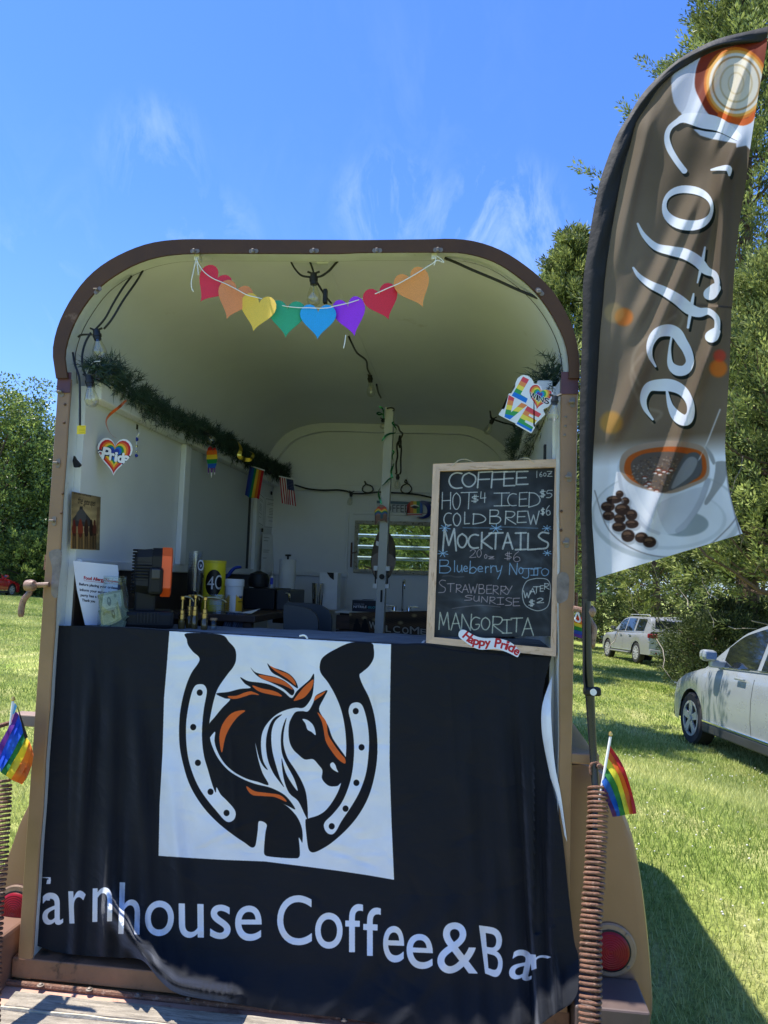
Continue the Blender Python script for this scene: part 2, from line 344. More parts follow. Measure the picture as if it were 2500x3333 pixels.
        for ox, oy in offs:
            for t in T:
                A_, B_, C_ = (Q[t]+[ox, oy]-[x0, y0])*S
                u0, v0 = np.maximum(np.floor(np.minimum(np.minimum(A_, B_), C_)).astype(int), 0); u1, v1 = np.minimum(np.ceil(np.maximum(np.maximum(A_, B_), C_)).astype(int)+1, (M.shape[1], M.shape[0]))
                if u1 <= u0 or v1 <= v0: continue
                X_, Y_ = np.meshgrid(np.arange(u0, u1)+.5, np.arange(v0, v1)+.5)
                e = [(q2[0]-q1[0])*(Y_-q1[1])-(q2[1]-q1[1])*(X_-q1[0]) for q1, q2 in ((A_, B_), (B_, C_), (C_, A_))]
                M[v0:v1, u0:u1] |= ((e[0] >= -.01) & (e[1] >= -.01) & (e[2] >= -.01)) | ((e[0] <= .01) & (e[1] <= .01) & (e[2] <= .01))
        s._comp(x0, y0, M.reshape(y1-y0, S, x1-x0, S).mean((1, 3)).astype(np.float32), col, a)
    def blur(s, n=1):
        for _ in range(n):
            s.A = (s.A+np.roll(s.A, 1, 0)+np.roll(s.A, -1, 0)+np.roll(s.A, 1, 1)+np.roll(s.A, -1, 1))/5
    def grain(s, amt): s.A = np.clip(s.A*(1+amt*RNG.standard_normal((s.h, s.w, 1))), 0, 1)
    def image(s, name):
        im = bpy.data.images.new(name, s.w, s.h); buf = np.ones((s.h, s.w, 4), np.float32); buf[..., :3] = np.clip(s.A[::-1]*0.95, 0, 1)
        im.pixels.foreach_set(buf.ravel()); im.update(); im.pack(); return im
    def material(s, name, **kw): return mat_print(name, s.image(name), **kw)
def cutout(cv, pts, name, m, parent=None, thick=0.004, smooth=0, raw=False, bend=None):
    """A flat sign with the outline pts, its print the canvas cv, thick metres deep."""
    if smooth: pts = crom(pts, smooth, True)
    P = cv.p3(pts, raw); n = cv.n/np.linalg.norm(cv.n)
    if n@(P[0]-CAMC) < 0: n = -n
    bm = bmesh.new(); vs = [bm.verts.new(p) for p in P]; f = bm.faces.new(vs); bmesh.ops.triangulate(bm, faces=[f])
    bm.verts.index_update(); F = [[v.index for v in f_.verts] for f_ in bm.faces]; bm.free(); k = len(P)
    b = MB(); b.add(list(P)+[p+n*thick for p in P], F+[[i+k for i in f_[::-1]] for f_ in F]+[(i, (i+1) % k, (i+1) % k+k, i+k) for i in range(k)])
    uvs = cv.uv(P); return b.build(name, m, parent, uv=np.concatenate([uvs, uvs]))
def sheet(cv, name, m, parent=None, n=(2, 2), disp=None, thick=0.0):
    """A panel covering the whole canvas; disp(u, v) lifts it towards the lens side of its plane."""
    nn = cv.n/np.linalg.norm(cv.n)
    if nn@(cv.O-CAMC) > 0: nn = -nn
    G, uvs = [], []
    for v in np.linspace(0, 1, n[1]+1):
        row = []
        for u in np.linspace(0, 1, n[0]+1):
            row.append(cv.O+cv.U*u+cv.V*v+nn*(disp(u, v) if disp else 0)); uvs.append((u, 1-v))
        G.append(row)
    b = MB().grid(G)
    if thick:
        G2 = [[p-nn*thick for p in r] for r in G]; b.grid(G2); uvs += uvs; a_, c_ = n; k = (a_+1)*(c_+1)
        idx = [i for i in range(a_+1)]+[(a_+1)*(j+1)-1 for j in range(1, c_+1)]+[(a_+1)*c_+i for i in range(a_-1, -1, -1)]+[(a_+1)*j for j in range(c_-1, 0, -1)]
        b.f += [(idx[i], idx[(i+1) % len(idx)], idx[(i+1) % len(idx)]+k, idx[i]+k) for i in range(len(idx))]
    return b.build(name, m, parent, uv=uvs, smooth=True)
def heart(cx, cy, w, h, rot=0.0, n=36):
    t = np.linspace(0, 2*PI, n, endpoint=False); x = 16*np.sin(t)**3/17.0; y = -(13*np.cos(t)-5*np.cos(2*t)-2*np.cos(3*t)-np.cos(4*t)+2.5)/14.6
    X_, Y_ = x*w/2, y*h/2; c_, s_ = math.cos(rot), math.sin(rot)
    return [(cx+a*c_-b*s_, cy+a*s_+b*c_) for a, b in zip(X_, Y_)]
RAINBOW = [(215, 38, 45), (240, 120, 30), (248, 210, 50), (30, 140, 70), (20, 90, 200), (110, 40, 140)]
# ================================================================== materials used in many places
M_tan = mat('tan_paint', (0.27, 0.155, 0.078), 0.42, var=0.16, scale=5, bump=0.12, bscale=30, col2=(0.22, 0.11, 0.045), cover=0.63, sharp=0.1)
M_rim = mat('brown_paint', (0.085, 0.042, 0.022), 0.55, spec=.25, var=0.2, scale=4, bump=0.08, col2=(0.2, 0.12, 0.08), cover=0.66, sharp=0.08)
M_rust = mat('rusty_steel', (0.16, 0.075, 0.045), 0.75, var=0.4, scale=40, bump=0.5, bscale=180, col2=(0.32, 0.2, 0.14), cover=0.55, sharp=0.1)
M_white = mat('chipped_white_paint', (0.70, 0.73, 0.72), 0.5, var=0.07, scale=8, bump=0.25, bscale=45, col2=(0.40, 0.40, 0.37), cover=0.64, sharp=0.06)
M_cream = mat('cream_wall_paint', (0.70, 0.715, 0.73), 0.5, var=0.05, scale=2.5, bump=0.10, bscale=12, col2=(0.52, 0.50, 0.44), cover=0.66, sharp=0.14)
M_wall = mat('white_wall_paint', (0.68, 0.69, 0.68), 0.45, var=0.06, scale=3, bump=0.06, bscale=14, col2=(0.5, 0.5, 0.46), cover=0.7, sharp=0.1)
M_copper = mat('copper_fender_paint', (0.25, 0.148, 0.105), 0.34, metal=.35, var=0.1, scale=3, bump=0.05, bscale=20, col2=(0.30, 0.15, 0.08), cover=0.68, sharp=0.1)
M_darkwood = mat('dark_wood', (0.05, 0.028, 0.018), 0.45, var=0.35, scale=9, bump=0.15, stretch=(1, 6, 6))
M_black = mat('black_plastic', (0.012, 0.012, 0.013), 0.5, var=0.2, spec=.25)
M_blackr = mat('black_rubber_wire', (0.008, 0.009, 0.011), 0.5, var=0.2)
M_chrome = mat('chrome', (0.75, 0.75, 0.74), 0.12, metal=1.0, var=0.05)
M_steel = mat('zinc_steel', (0.24, 0.20, 0.17), 0.6, metal=0.6, var=0.2, scale=50)
M_brass = mat('aged_brass', (0.42, 0.30, 0.13), 0.3, metal=1.0, var=0.2, scale=30)
M_glass = mat_glass('clear_glass', clear=.95)
M_bulb = mat_glass('bulb_glass', (0.93, 0.93, 0.88), 0.9, 0.02)
M_fila = mat('filament_support', (0.8, 0.62, 0.3), 0.3, metal=0.8)
M_needle = mat('pine_needle_plastic', (0.018, 0.045, 0.028), 0.55, var=0.5, scale=25)
M_plank = mat('weathered_ramp_rubber', (0.37, 0.32, 0.25), 0.85, var=0.35, scale=7, bump=0.7, bscale=45, col2=(0.17, 0.145, 0.115), cover=0.52, sharp=0.15, stretch=(1.2, 12, 12))
M_batten = mat('pale_ramp_batten', (0.52, 0.47, 0.36), 0.8, var=0.25, scale=12, bump=0.4)
M_lens = mat('red_lens', (0.20, 0.004, 0.010), 0.35, var=0.3, scale=14, spec=.25)
M_tape = mat('yellow_tape', (0.85, 0.70, 0.05), 0.6)
M_string = mat('white_string', (0.8, 0.8, 0.8), 0.8)
M_woodfr = mat('pale_pine_frame', (0.58, 0.40, 0.27), 0.55, var=0.16, scale=9, bump=0.12, bscale=60, col2=(0.42, 0.26, 0.15), cover=0.56, sharp=0.05, stretch=(9, 9, 1.4))
M_woodfrh = mat('pale_pine_rail', (0.58, 0.40, 0.27), 0.55, var=0.16, scale=9, bump=0.12, bscale=60, col2=(0.42, 0.26, 0.15), cover=0.56, sharp=0.05, stretch=(1.4, 9, 9))
M_paper = mat('white_paper', (0.78, 0.79, 0.80), 0.7)
M_darkvoid = mat('dark_brown_board', (0.035, 0.021, 0.015), 0.6, var=0.3, scale=6)

# ================================================================== the horse trailer
TR = thing('horse_trailer', 'old tan and brown horse trailer with rounded roof turned into a drinks stand', 'trailer', (0.86, 1.2, 0.0))
def zt(ox, oy, s, pts): return [(ox+x/s, oy+y/s) for x, y in pts]
def at0(pts, Y=0.0): return np.array([at(*p, Y=Y) for p in pts])
OUT = resample(crom(zt(100, 700, 1.659, [(140, 872), (121, 740), (150, 600), (215, 465), (300, 350), (400, 265), (520, 200), (650, 155), (800, 136), (1000, 135), (1300, 137), (1659, 138)]) +
               zt(1000, 700, 1.659, [(300, 139), (640, 135), (760, 132), (860, 138), (960, 160), (1060, 200), (1160, 262), (1260, 342), (1340, 430), (1400, 530), (1445, 640), (1468, 760), (1472, 860)]), 6), 72)
INN = resample(crom(zt(100, 700, 1.659, [(205, 872), (190, 780), (200, 700), (235, 600), (290, 500), (370, 400), (460, 330), (580, 265), (720, 225), (900, 211), (1300, 211), (1659, 212)]) +
               zt(1000, 700, 1.659, [(300, 206), (700, 204), (850, 210), (1000, 252), (1130, 330), (1240, 430), (1330, 560), (1390, 690), (1410, 800), (1411, 870)]), 6), 72)
LIP = resample(crom(zt(100, 700, 1.659, [(236, 880), (222, 780), (228, 715), (262, 615), (317, 518), (392, 418), (482, 345), (602, 285), (742, 247), (900, 235), (1300, 235), (1659, 236)]) +
               zt(1000, 700, 1.659, [(300, 232), (700, 231), (850, 236), (990, 277), (1115, 357), (1225, 457), (1308, 575), (1362, 695), (1382, 800), (1384, 878)]), 6), 72)
YR = -0.045
YL = -0.010
oP, iP, lP, jP = at0(OUT, YR), at0(INN, YR), at0(LIP, 0.03), at0(INN, YL)
for A_ in (oP, iP, lP, jP):                                      # the lower ends stand on the jambs at one height
    A_[0, 2] = A_[-1, 2] = 2.262
def shift(A_, dy, s=1.0, dz=0.0):
    B_ = A_.copy(); B_[:, 1] = dy; cxm = 0.86; B_[:, 0] = cxm+(B_[:, 0]-cxm)*s; B_[:, 2] += dz; return B_
# rim band: front face, outer skirt, inner return
b = MB(); b.grid([shift(jP, YL), iP, shift(iP, YR-0.006, 1.002), shift(oP, YR-0.006, 0.998), oP, shift(oP, 0.05)]); b.build('roof_rim', M_rim, TR, smooth=True)
mP = jP*.4+lP*.6; mP[:, 1] = YL-.003
b = MB(); b.grid([shift(jP, YL+.001, 1.004), shift(jP, YL-.002), mP, shift(lP, 0.03), shift(lP, 0.05)]); b.build('opening_lip', M_white, TR, smooth=True)
# outer roof skin going back to the nose
rows = [shift(oP, 0.051, 1.0), shift(oP, 1.3, 1.0), shift(oP, 2.35, 1.0), shift(oP, 2.55, 0.97, -0.03), shift(oP, 2.64, 0.9, -0.09)]
b = MB().grid(rows); b.build('roof', M_rim, TR, smooth=True)
# ceiling
ZB = lambda A_: np.stack([0.86+(A_[:, 0]-0.86)*1.0, A_[:, 1], 2.262+(A_[:, 2]-2.262)*0.87], 1)
c0 = shift(lP, 0.051, 0.997); c1 = ZB(shift(lP, 2.5, 0.99))
rows = [c0*(1-t)+c1*t for t in np.linspace(0, 1, 9)]
b = MB().grid(rows); b.build('ceiling', M_cream, TR, smooth='all')
# ridge strip and the rib round the far wall
zc = max(c0[:, 2]); zcb = max(c1[:, 2])
xr = at(1150, 1092, Z=2.66)[0]
b = MB(); b.add([(xr-.022, .06, zc-.001), (xr+.022, .06, zc-.001), (xr+.022, 2.44, zcb+.003), (xr-.022, 2.44, zcb+.003),
                 (xr-.018, .06, zc-.012), (xr+.018, .06, zc-.012), (xr+.018, 2.44, zcb-.010), (xr-.018, 2.44, zcb-.010)],
                [(4, 5, 6, 7), (0, 1, 5, 4), (1, 2, 6, 5), (2, 3, 7, 6), (3, 0, 4, 7)]); b.build('ceiling_ridge', M_cream, TR)
def arch_z(x): return float(np.interp(x, c1[:, 0], c1[:, 2]))
k1 = c1.copy(); k2 = c1.copy(); k2[:, 0] = 0.86+(k2[:, 0]-0.86)*0.93; k2[:, 2] = 2.2+(k2[:, 2]-2.2)*0.88
f_ = lambda A_, y: np.stack([A_[:, 0], np.full(len(A_), y), A_[:, 2]], 1)
b = MB().grid([f_(k1, 2.455), f_(k2, 2.455), f_(k2, 2.499)]); b.build('far_rib', M_cream, TR, smooth=True)
# walls ------------------------------------------------------------
def panel_wall(name, m, a, b_, bev=0.0): return MB().box(a, b_, bev).build(name, m, TR)
panel_wall('side_wall', M_wall, (0.03, 0.05, 0.34), (0.075, 2.55, 2.262))
panel_wall('side_wall', M_wall, (1.655, 0.05, 0.34), (1.70, 2.55, 2.262))
panel_wall('outer_skin', M_tan, (0.003, 0.03, 0.30), (0.029, 2.56, 2.26)); panel_wall('outer_skin', M_copper, (1.701, 0.03, 0.30), (1.717, 2.56, 2.26))
wx0, wz0 = at(1164, 1852, Y=2.5)[[0, 2]]; wx1, wz1 = at(1500, 1707, Y=2.5)[[0, 2]]; wx1 = 1.32; wz1 = at(1164, 1707, Y=2.5)[2]
b = MB(); xs = sorted(set(list(np.linspace(0.076, 1.654, 40))+[wx0, wx1]))
for yy in (2.5, 2.53):
    for x0, x1 in zip(xs[:-1], xs[1:]):
        z0, z1 = arch_z(x0), arch_z(x1)
        if x0 >= wx0-1e-6 and x1 <= wx1+1e-6:
            b.add([(x0, yy, .34), (x1, yy, .34), (x1, yy, wz0), (x0, yy, wz0)], [(0, 1, 2, 3)]); b.add([(x0, yy, wz1), (x1, yy, wz1), (x1, yy, z1), (x0, yy, z0)], [(0, 1, 2, 3)])
        else: b.add([(x0, yy, .34), (x1, yy, .34), (x1, yy, z1), (x0, yy, z0)], [(0, 1, 2, 3)])
b.build('far_wall', M_cream, TR)
MB().box((.003, -.02, .27), (1.717, 2.56, .34)).build('floor_pan', M_tan, TR)
# left wall dressing
panel_wall('wall_rail', M_wall, (.0755, .055, 2.215), (.125, 2.45, 2.285), .006)
panel_wall('wall_rail', M_wall, (1.605, .055, 2.215), (1.6545, 2.45, 2.285), .006)
panel_wall('wall_ledge', M_wall, (.0755, .055, 1.63), (.095, 2.49, 1.665), .004)
panel_wall('wall_post', M_wall, (.0755, .90, 1.6655), (.102, .965, 2.2145), .004)
panel_wall('wall_post', M_wall, (.0755, 2.06, .75), (.099, 2.12, 2.2145), .004)
panel_wall('wall_post', M_wall, (1.628, 1.10, 1.6), (1.6545, 1.17, 2.2145), .004)
panel_wall('dark_seam', M_black, (.0755, 1.955, 1.6655), (.083, 1.992, 2.2145))
M_grey = mat('grey_hatch_paint', (0.48, 0.51, 0.50), 0.5, var=0.05, scale=3, bump=0.05)
panel_wall('hatch_panel', M_grey, (.0755, .97, 1.6655), (.081, 1.95, 2.2145))
panel_wall('kick_board', M_darkvoid, (.0755, .052, .9), (.082, 2.04, 1.6295)); 
panel_wall('far_ledge', M_wall, (.10, 2.478, 1.635), (wx0-.06, 2.4995, 1.662), .003)
panel_wall('far_rail', M_cream, (.13, 2.485, 2.195), (1.6, 2.4995, 2.235), .003)
panel_wall('far_rail', M_cream, (.62, 2.487, 2.045), (1.6, 2.4995, 2.06), .003)
panel_wall('far_post', M_cream, (wx0-.085, 2.487, .4), (wx0-.068, 2.4995, 2.06), .003)
# jambs ------------------------------------------------------------
def jamb(px_out, px_in, px_white, side):
    """Traced edge lines of one door jamb -> tan face and the chipped white edge inside it."""
    zs = np.linspace(0.352, 2.262, 24)
    def line(pts):
        A_ = at0(pts, -0.03); k = np.polyfit(A_[:, 2], A_[:, 0], 1); return np.polyval(k, zs)
    xo, xi, xw = line(px_out), line(px_in), line(px_white)
    xi = xi+0.0012*np.sin(zs*23)+0.0008*np.sin(zs*61)
    b = MB(); b.grid([[(x-.001*side, -0.028, z) for x, z in zip(xi, zs)], [(x, -0.032, z) for x, z in zip(xi, zs)], [(x, -0.036, z) for x, z in zip(xi*0.93+xo*0.07, zs)],
                      [(x, -0.036, z) for x, z in zip(xi*0.06+xo*0.94, zs)], [(x, -0.032, z) for x, z in zip(xo, zs)], [(x, 0.049, z) for x, z in zip(xo, zs)]])
    b.build('jamb', M_tan, TR, smooth=True)
    A_ = at0(px_white, .048); k = np.polyfit(A_[:, 2], A_[:, 0], 1); xw = np.polyval(k, zs)
    b = MB(); b.grid([[(x, -0.028, z) for x, z in zip(xi-0.0005*side, zs)], [(x, -0.033, z) for x, z in zip(xi+.003*side, zs)], [(x*.75+y*.25, -0.020, z) for x, y, z in zip(xi, xw, zs)], [(x, 0.048, z) for x, z in zip(xw, zs)], [(x-.03*side, 0.049, z) for x, z in zip(xw, zs)]])
    b.build('jamb_edge', M_white, TR, smooth=True)
    return xo, xi, xw, zs
JL = jamb([(187, 1250), (151, 1900), (82, 2800), (57, 3140)], [(232, 1250), (192, 1900), (158, 2406), (108, 3100)], [(259, 1250), (221, 1900), (202, 2153), (160, 2799), (142, 3046)], 1)
JR = jamb([(1886, 1280), (1863, 1900), (1856, 2700), (1852, 3200)], [(1829, 1280), (1813, 2000), (1815, 2500), (1824, 2900)], [(1813, 1280), (1797, 2000), (1798, 2500), (1806, 2900)], -1)
# sill of the opening
sa, sb_ = at(108, 3155, Y=-.036), at(142, 3060, Y=0.0)
MB().box((0.004, -.037, .352), (1.716, .05, .412), .004).build('sill', mat('rusty_sill', (0.20, 0.10, 0.055), .55, var=.25, scale=7, bump=.25, col2=(.05, .03, .02), cover=.55, sharp=.1), TR)
# turn buttons round the rim and down the jambs
def turn_button(px, py, Y, rot):
    P = at(px, py, Y=Y); b = MB(); n = 14; L_, w_ = .016, .0075
    ring = [(math.cos(t)*(w_)+0, math.sin(t)*w_+(L_-w_)*(1 if math.sin(t) > 0 else -1)) for t in np.linspace(0.01, 2*PI+.01, n, endpoint=False)]
    c_, s_ = math.cos(rot), math.sin(rot)
    b.prism([(P[0]+x*c_-z*s_, Y, P[2]+x*s_+z*c_) for x, z in ring], (0, -.002, 0))
    o = b.build('turn_button', M_steel, TR)
    k = MB().lathe([(.004, 0), (.004, -.008), (.003, -.012)], (P[0], Y-.002, P[2]), 8, 'Y').box((P[0]-.009*c_-.004, Y-.015, P[2]-.004-.006*s_), (P[0]+.004, Y-.0075, P[2]+.004), .002)
    k.build('button_knob', M_steel, o)
for px, py in [(635, 818), (826, 818), (1023, 817), (1228, 816), (1426, 814)]: turn_button(px, py, YR-.007, PI/2)
turn_button(319, 946, YR-.007, -.75); turn_button(1757, 950, YR-.007, .8)
for px, py in [(203, 1277), (190, 1508), (177, 1696)]: turn_button(px, py, -.0365, 0.0)
for px, py in [(1864, 1310), (1853, 1553), (1845, 1767)]: turn_button(px, py, -.0365, 0.0)
for px, py in [(212, 1317), (209, 1376), (205, 1607), (200, 1670), (1841, 1358), (1840, 1388), (1838, 1417), (1827, 1664), (1826, 1726)]:
    P = at(px, py, Y=-.0365); MB().lathe([(.0045, 0), (.0045, -.002), (.002, -.0035)], (P[0], -.0363, P[2]), 10, 'Y').build('screw', M_steel if px > 1830 and py < 1700 else M_rim, TR)
M_scrape = mat('bare_scraped_patch', (0.20, 0.17, 0.155), 0.8, var=.4, scale=25, bump=.3)
for pts in ([(160, 1798), (198, 1790), (200, 1830), (192, 1900), (186, 1945), (167, 1930), (170, 1850)], [(1815, 1870), (1838, 1863), (1852, 1880), (1850, 1935), (1842, 1955), (1814, 1962), (1812, 1915)]):
    q = crom(pts, 4, True); MB().prism([at(*p, Y=-.0366) for p in q], (0, -.0006, 0)).build('scraped_patch', M_scrape, TR)
for xj, zj in ((JL, 2.24), (JR, 2.24)):
    x0, x1 = sorted((xj[0][-1], xj[1][-1])); MB().box((x0, -.040, 2.215), (x1, -.0368, 2.285), .001).build('patch_plate', mat('purple_primer', (.09, .03, .04), .5, var=.3, scale=20), TR)
# hinge lumps on the outer edges
for px, py, h in [(152, 1830, .05), (149, 1925, .05), (1872, 1790, .09), (1873, 1955, .05)]:
    P = at(px, py, Y=.0); MB().tube([(P[0], .0, P[2]-h/2), (P[0], .0, P[2]+h/2)], .008, 8).build('hinge_knuckle', M_rust, TR)
# brackets and spring assemblies
SPR = {}
for side, top, bot in ((0, at(6, 2545, Y=-.10), at(-40, 3333, Y=-.30)), (1, at(1945, 2560, Y=-.10), at(1917, 3333, Y=-.30))):
    top, bot = np.array(top), np.array(bot); bot = top+(bot-top)*1.18
    a_ = top+np.array([0, .02, .055]); L_ = np.linalg.norm(bot-top); turns = int(L_/.0128); t = np.linspace(0, 1, turns*14+1)
    ax = (bot-top)/L_; u = np.cross(ax, (0, 1, 0)); u /= np.linalg.norm(u); w = np.cross(ax, u)
    wob = (0.003*np.sin(t*9)+.0009*np.sin(t*turns*1.3+side)+.0007*np.sin(t*turns*.41))[:, None]*u+(.0012*np.sin(t*turns*.83)+.0008*np.sin(t*turns*2.1))[:, None]*ax
    P = top+ax*t[:, None]*L_+wob+.0255*(u*np.cos(2*PI*turns*t)[:, None]+w*np.sin(2*PI*turns*t)[:, None])
    s_ = MB().tube(P, .0046, 6).build('ramp_spring', M_rust, TR, smooth='all')
    hook = [top+(.002, 0, 0)+u*.024, top+(0, 0, .015)+u*.028, top+(0, .0, .05)+u*.018, top+(0, 0, .066)-u*.004, top+(0, 0, .055)-u*.02, top+(0, 0, .03)-u*.018]
    MB().tube(crom(hook, 6), .0042, 8).build('spring_hook', M_rust, s_, smooth='all'); SPR[side] = (top, bot)
x0 = JR[0][10]; P0, P1 = at(1856, 2452, Y=-.03), at(1950, 2488, Y=-.03)
MB().box((P0[0]-.004, -.034, P1[2]-.002), (P1[0], .03, P0[2]+.002), .004).build('spring_bracket', M_tan, TR)
MB().tube([(P1[0]-.012, -.115, P1[2]+.012), (P1[0]-.012, -.03, P1[2]+.012)], .007, 10).build('bracket_pin', M_rust, TR)
P0, P1 = at(64, 2325, Y=-.03), at(118, 2367, Y=-.03)
MB().box((P0[0]-.03, -.034, P1[2]), (P1[0]+.004, .03, P0[2]), .004).build('spring_bracket', mat('bracket_primer', (.26, .18, .13), .5), TR)
MB().tube([(P0[0]-.022, -.115, P1[2]+.012), (P0[0]-.022, -.03, P1[2]+.012)], .007, 10).build('bracket_pin', M_rust, TR)
# lever handles that clamp the ramp
def lever(pin, curve, Y, m):
    o = MB().tube([at(*p, Y=Y) for p in pin], .0085, 10).build('clamp_pin', M_rust if m is M_rust else m, TR, smooth=True)
    n_ = len(curve); MB().tube(crom([at(*p, Y=Y-.01) for p in curve], 5), np.interp(np.linspace(0, 1, (n_-1)*5+1), [0, .15, .9, 1], [.012, .009, .0105, .006]), 10).build('lever_handle', m, o, smooth=True)
    P = at(*pin[-1], Y=Y-.008); MB().lathe([(.006, .022), (.017, .014), (.020, 0), (.017, -.014), (.006, -.02)], P, 14, 'X').build('lever_knob', m, o, smooth=True)
M_lever = mat('worn_lever_paint', (.24, .145, .10), .5, var=.3, scale=30, bump=.3, col2=(.10, .04, .025), cover=.5)
lever([(160, 1903), (130, 1904), (98, 1906)], [(98, 1912), (95, 1930), (78, 1952), (70, 1980), (68, 2008)], -.06, M_lever)
lever([(1866, 1980), (1890, 1985), (1915, 1990)], [(1915, 1995), (1920, 2020), (1933, 2045), (1929, 2080), (1924, 2110)], -.07, M_lever)
MB().tube(crom([at(*p, Y=-.07) for p in [(1880, 1992), (1872, 2015), (1880, 2023), (1889, 2018), (1882, 1995)]], 5), .0025, 6).build('cord_loop', M_string, TR)
# fenders -----------------------------------------------------------
def fender(edge_px, xi, lamp, side, name='fender'):
    E_ = resample(crom([at(*p, Y=.06) for p in edge_px], 6), 26)      # top to bottom along the outer edge
    xs_, zs_ = E_[:, 0], E_[:, 2]; rows = []
    for y, k, dz in ((.06, 0.0, 0), (.06, .86, -.0), (.062, .93, -.0), (.070, .975, 0), (.09, 1.0, 0), (.6, 1.02, .02), (1.2, 1.0, .02), (1.55, .9, -.1), (1.75, .5, -.3)):
        rows.append([(xi+(x-xi)*k, y, z+dz*(z-zs_[-1])) for x, z in zip(xs_, zs_)])
    f = MB().grid(rows); f.add(rows[0][:1]+rows[4][:1]+rows[7][:1]+[(xi, 1.55, rows[7][0][2])], [(0, 1, 2, 3)])
    o = f.build(name, M_copper, TR, smooth=True)
    P = at(*lamp[:2], Y=.058); r = lamp[2]
    MB().lathe([(r*.98, 0), (r*1.26, 0), (r*1.30, -.003), (r*1.22, -.007), (r*1.0, -.008), (r*.98, 0)], (P[0], .058, P[2]), 40, 'Y').build('lamp_ring', mat('lamp_ring_paint', (.25, .16, .10), .5, var=.25, scale=20, bump=.15), o, smooth=True)
    l = MB().lathe([(r*.93, .0), (r*.95, -.008), (r*.90, -.012)]+[(r*q, -.012-.007*(1-q*q)-.0011*((i % 2))) for i, q in enumerate(np.linspace(.86, .05, 16))], (P[0], .056, P[2]), 40, 'Y').build('tail_light', M_lens, o, smooth=True)
    MB().lathe([(r*.93, .0), (r*1.0, .0), (r*1.01, -.009), (r*.94, -.010)], (P[0], .0565, P[2]), 40, 'Y').build('lens_gasket', M_black, o, smooth=True)
    for a_ in (.8, 2.4, 4.2, 5.6): MB().lathe([(.005, 0), (.004, -.004)], (P[0]+math.cos(a_)*r*1.14, .052, P[2]+math.sin(a_)*r*1.14), 8, 'Y').build('lamp_screw', M_steel, o)
    return o
rL = abs(at(2047, 3085, Y=.058)[0]-at(1980, 3085, Y=.058)[0])
fender([(1865, 2490), (1925, 2492), (1985, 2540), (2035, 2650), (2066, 2735), (2088, 2840), (2105, 2960), (2120, 3100), (2129, 3220), (2132, 3290), (2125, 3340)], 1.718, (1985, 3090, rL), 1)
fender([(110, 2545), (95, 2610), (60, 2680), (28, 2765), (0, 2830), (-40, 2920), (-70, 3040), (-80, 3120), (-80, 3200)], 0.002, (55, 2958, rL), -1)
a_, c_ = at(1854, 3222, Y=-.10), at(2088, 3230, Y=-.10)
MB().box((1.7185, -.12, .16), (c_[0]+.02, .055, a_[2]-.03), .006).build('bumper', mat('bumper_brown', (.10, .07, .06), .5, var=.2, scale=9), TR)
a_ = at(20, 3040, Y=-.05); MB().box((-.25, -.10, .2), (.0, .055, a_[2]+.01), .01).build('bumper', M_copper, TR)
# wheels under the fenders
for xx, dx in ((1.80, .16), (-.24, .16)):
    w = MB().lathe([(.12, 0), (.26, .01), (.31, .03), (.325, .06), (.325, .11), (.31, .14), (.26, .16), (.12, .15)], (xx, .85, .30), 28, 'X').build('wheel', M_black, TR, smooth=True)
    MB().lathe([(.02, -.004), (.15, -.002), (.17, .012)], (xx+(.155 if xx > 1 else 0), .85, .30), 20, 'X').build('wheel_disc', M_wall, w)
MB().box((.3, .1, .12), (1.4, 2.5, .26)).build('chassis', M_black, TR)
MB().box((.80, 2.56, .28), (.92, 3.7, .36)).build('drawbar', M_black, TR)
# ramp let down towards the lens ------------------------------------
RS = 0.175
def rz(y): return 0.345+RS*(y+.05)
rampb = MB(); rampb.add([(-.06, -.05, rz(-.05)-.012), (1.78, -.05, rz(-.05)-.012), (1.78, -1.45, rz(-1.45)-.012), (-.06, -1.45, rz(-1.45)-.012)]+[(-.06, -.05, rz(-.05)-.05), (1.78, -.05, rz(-.05)-.05), (1.78, -1.45, rz(-1.45)-.05), (-.06, -1.45, rz(-1.45)-.05)],
         [(0, 1, 2, 3), (4, 5, 6, 7), (0, 1, 5, 4), (1, 2, 6, 5), (2, 3, 7, 6), (3, 0, 4, 7)])
RP = rampb.build('ramp', mat('salmon_ramp_steel', (.50, .28, .20), .6, var=.2, scale=8, bump=.2, col2=(.28, .12, .07), cover=.55), TR)
yb = -.085; k = 0
while yb > -1.36:
    w_ = .064+.004*math.sin(k*1.7); n_ = 24; G = []
    for y, dz in ((yb, -.012), (yb-.001, 0), (yb-.004, .0035), (yb-w_+.004, .0035), (yb-w_, -.012)):
        G.append([(.055+1.63*i/n_, y, rz(y)+dz+.0012*math.sin(i*1.3+k)+.0008*math.sin(i*3.1+k*2)) for i in range(n_+1)])
    MB().grid(G).build('plank', M_plank, RP, smooth=False)
    y2 = yb-w_-.002
    MB().grid([[(.05+1.64*i/n_, y2, rz(y2)-.012) for i in range(n_+1)], [(.05+1.64*i/n_, y2-.002, rz(y2)+.006+.0015*math.sin(i*2.1+k)) for i in range(n_+1)],
               [(.05+1.64*i/n_, y2-.008, rz(y2)+.006+.0015*math.sin(i*2.1+k)) for i in range(n_+1)], [(.05+1.64*i/n_, y2-.010, rz(y2)-.012) for i in range(n_+1)]]).build('batten', M_batten, RP)
    yb = y2-.012; k += 1
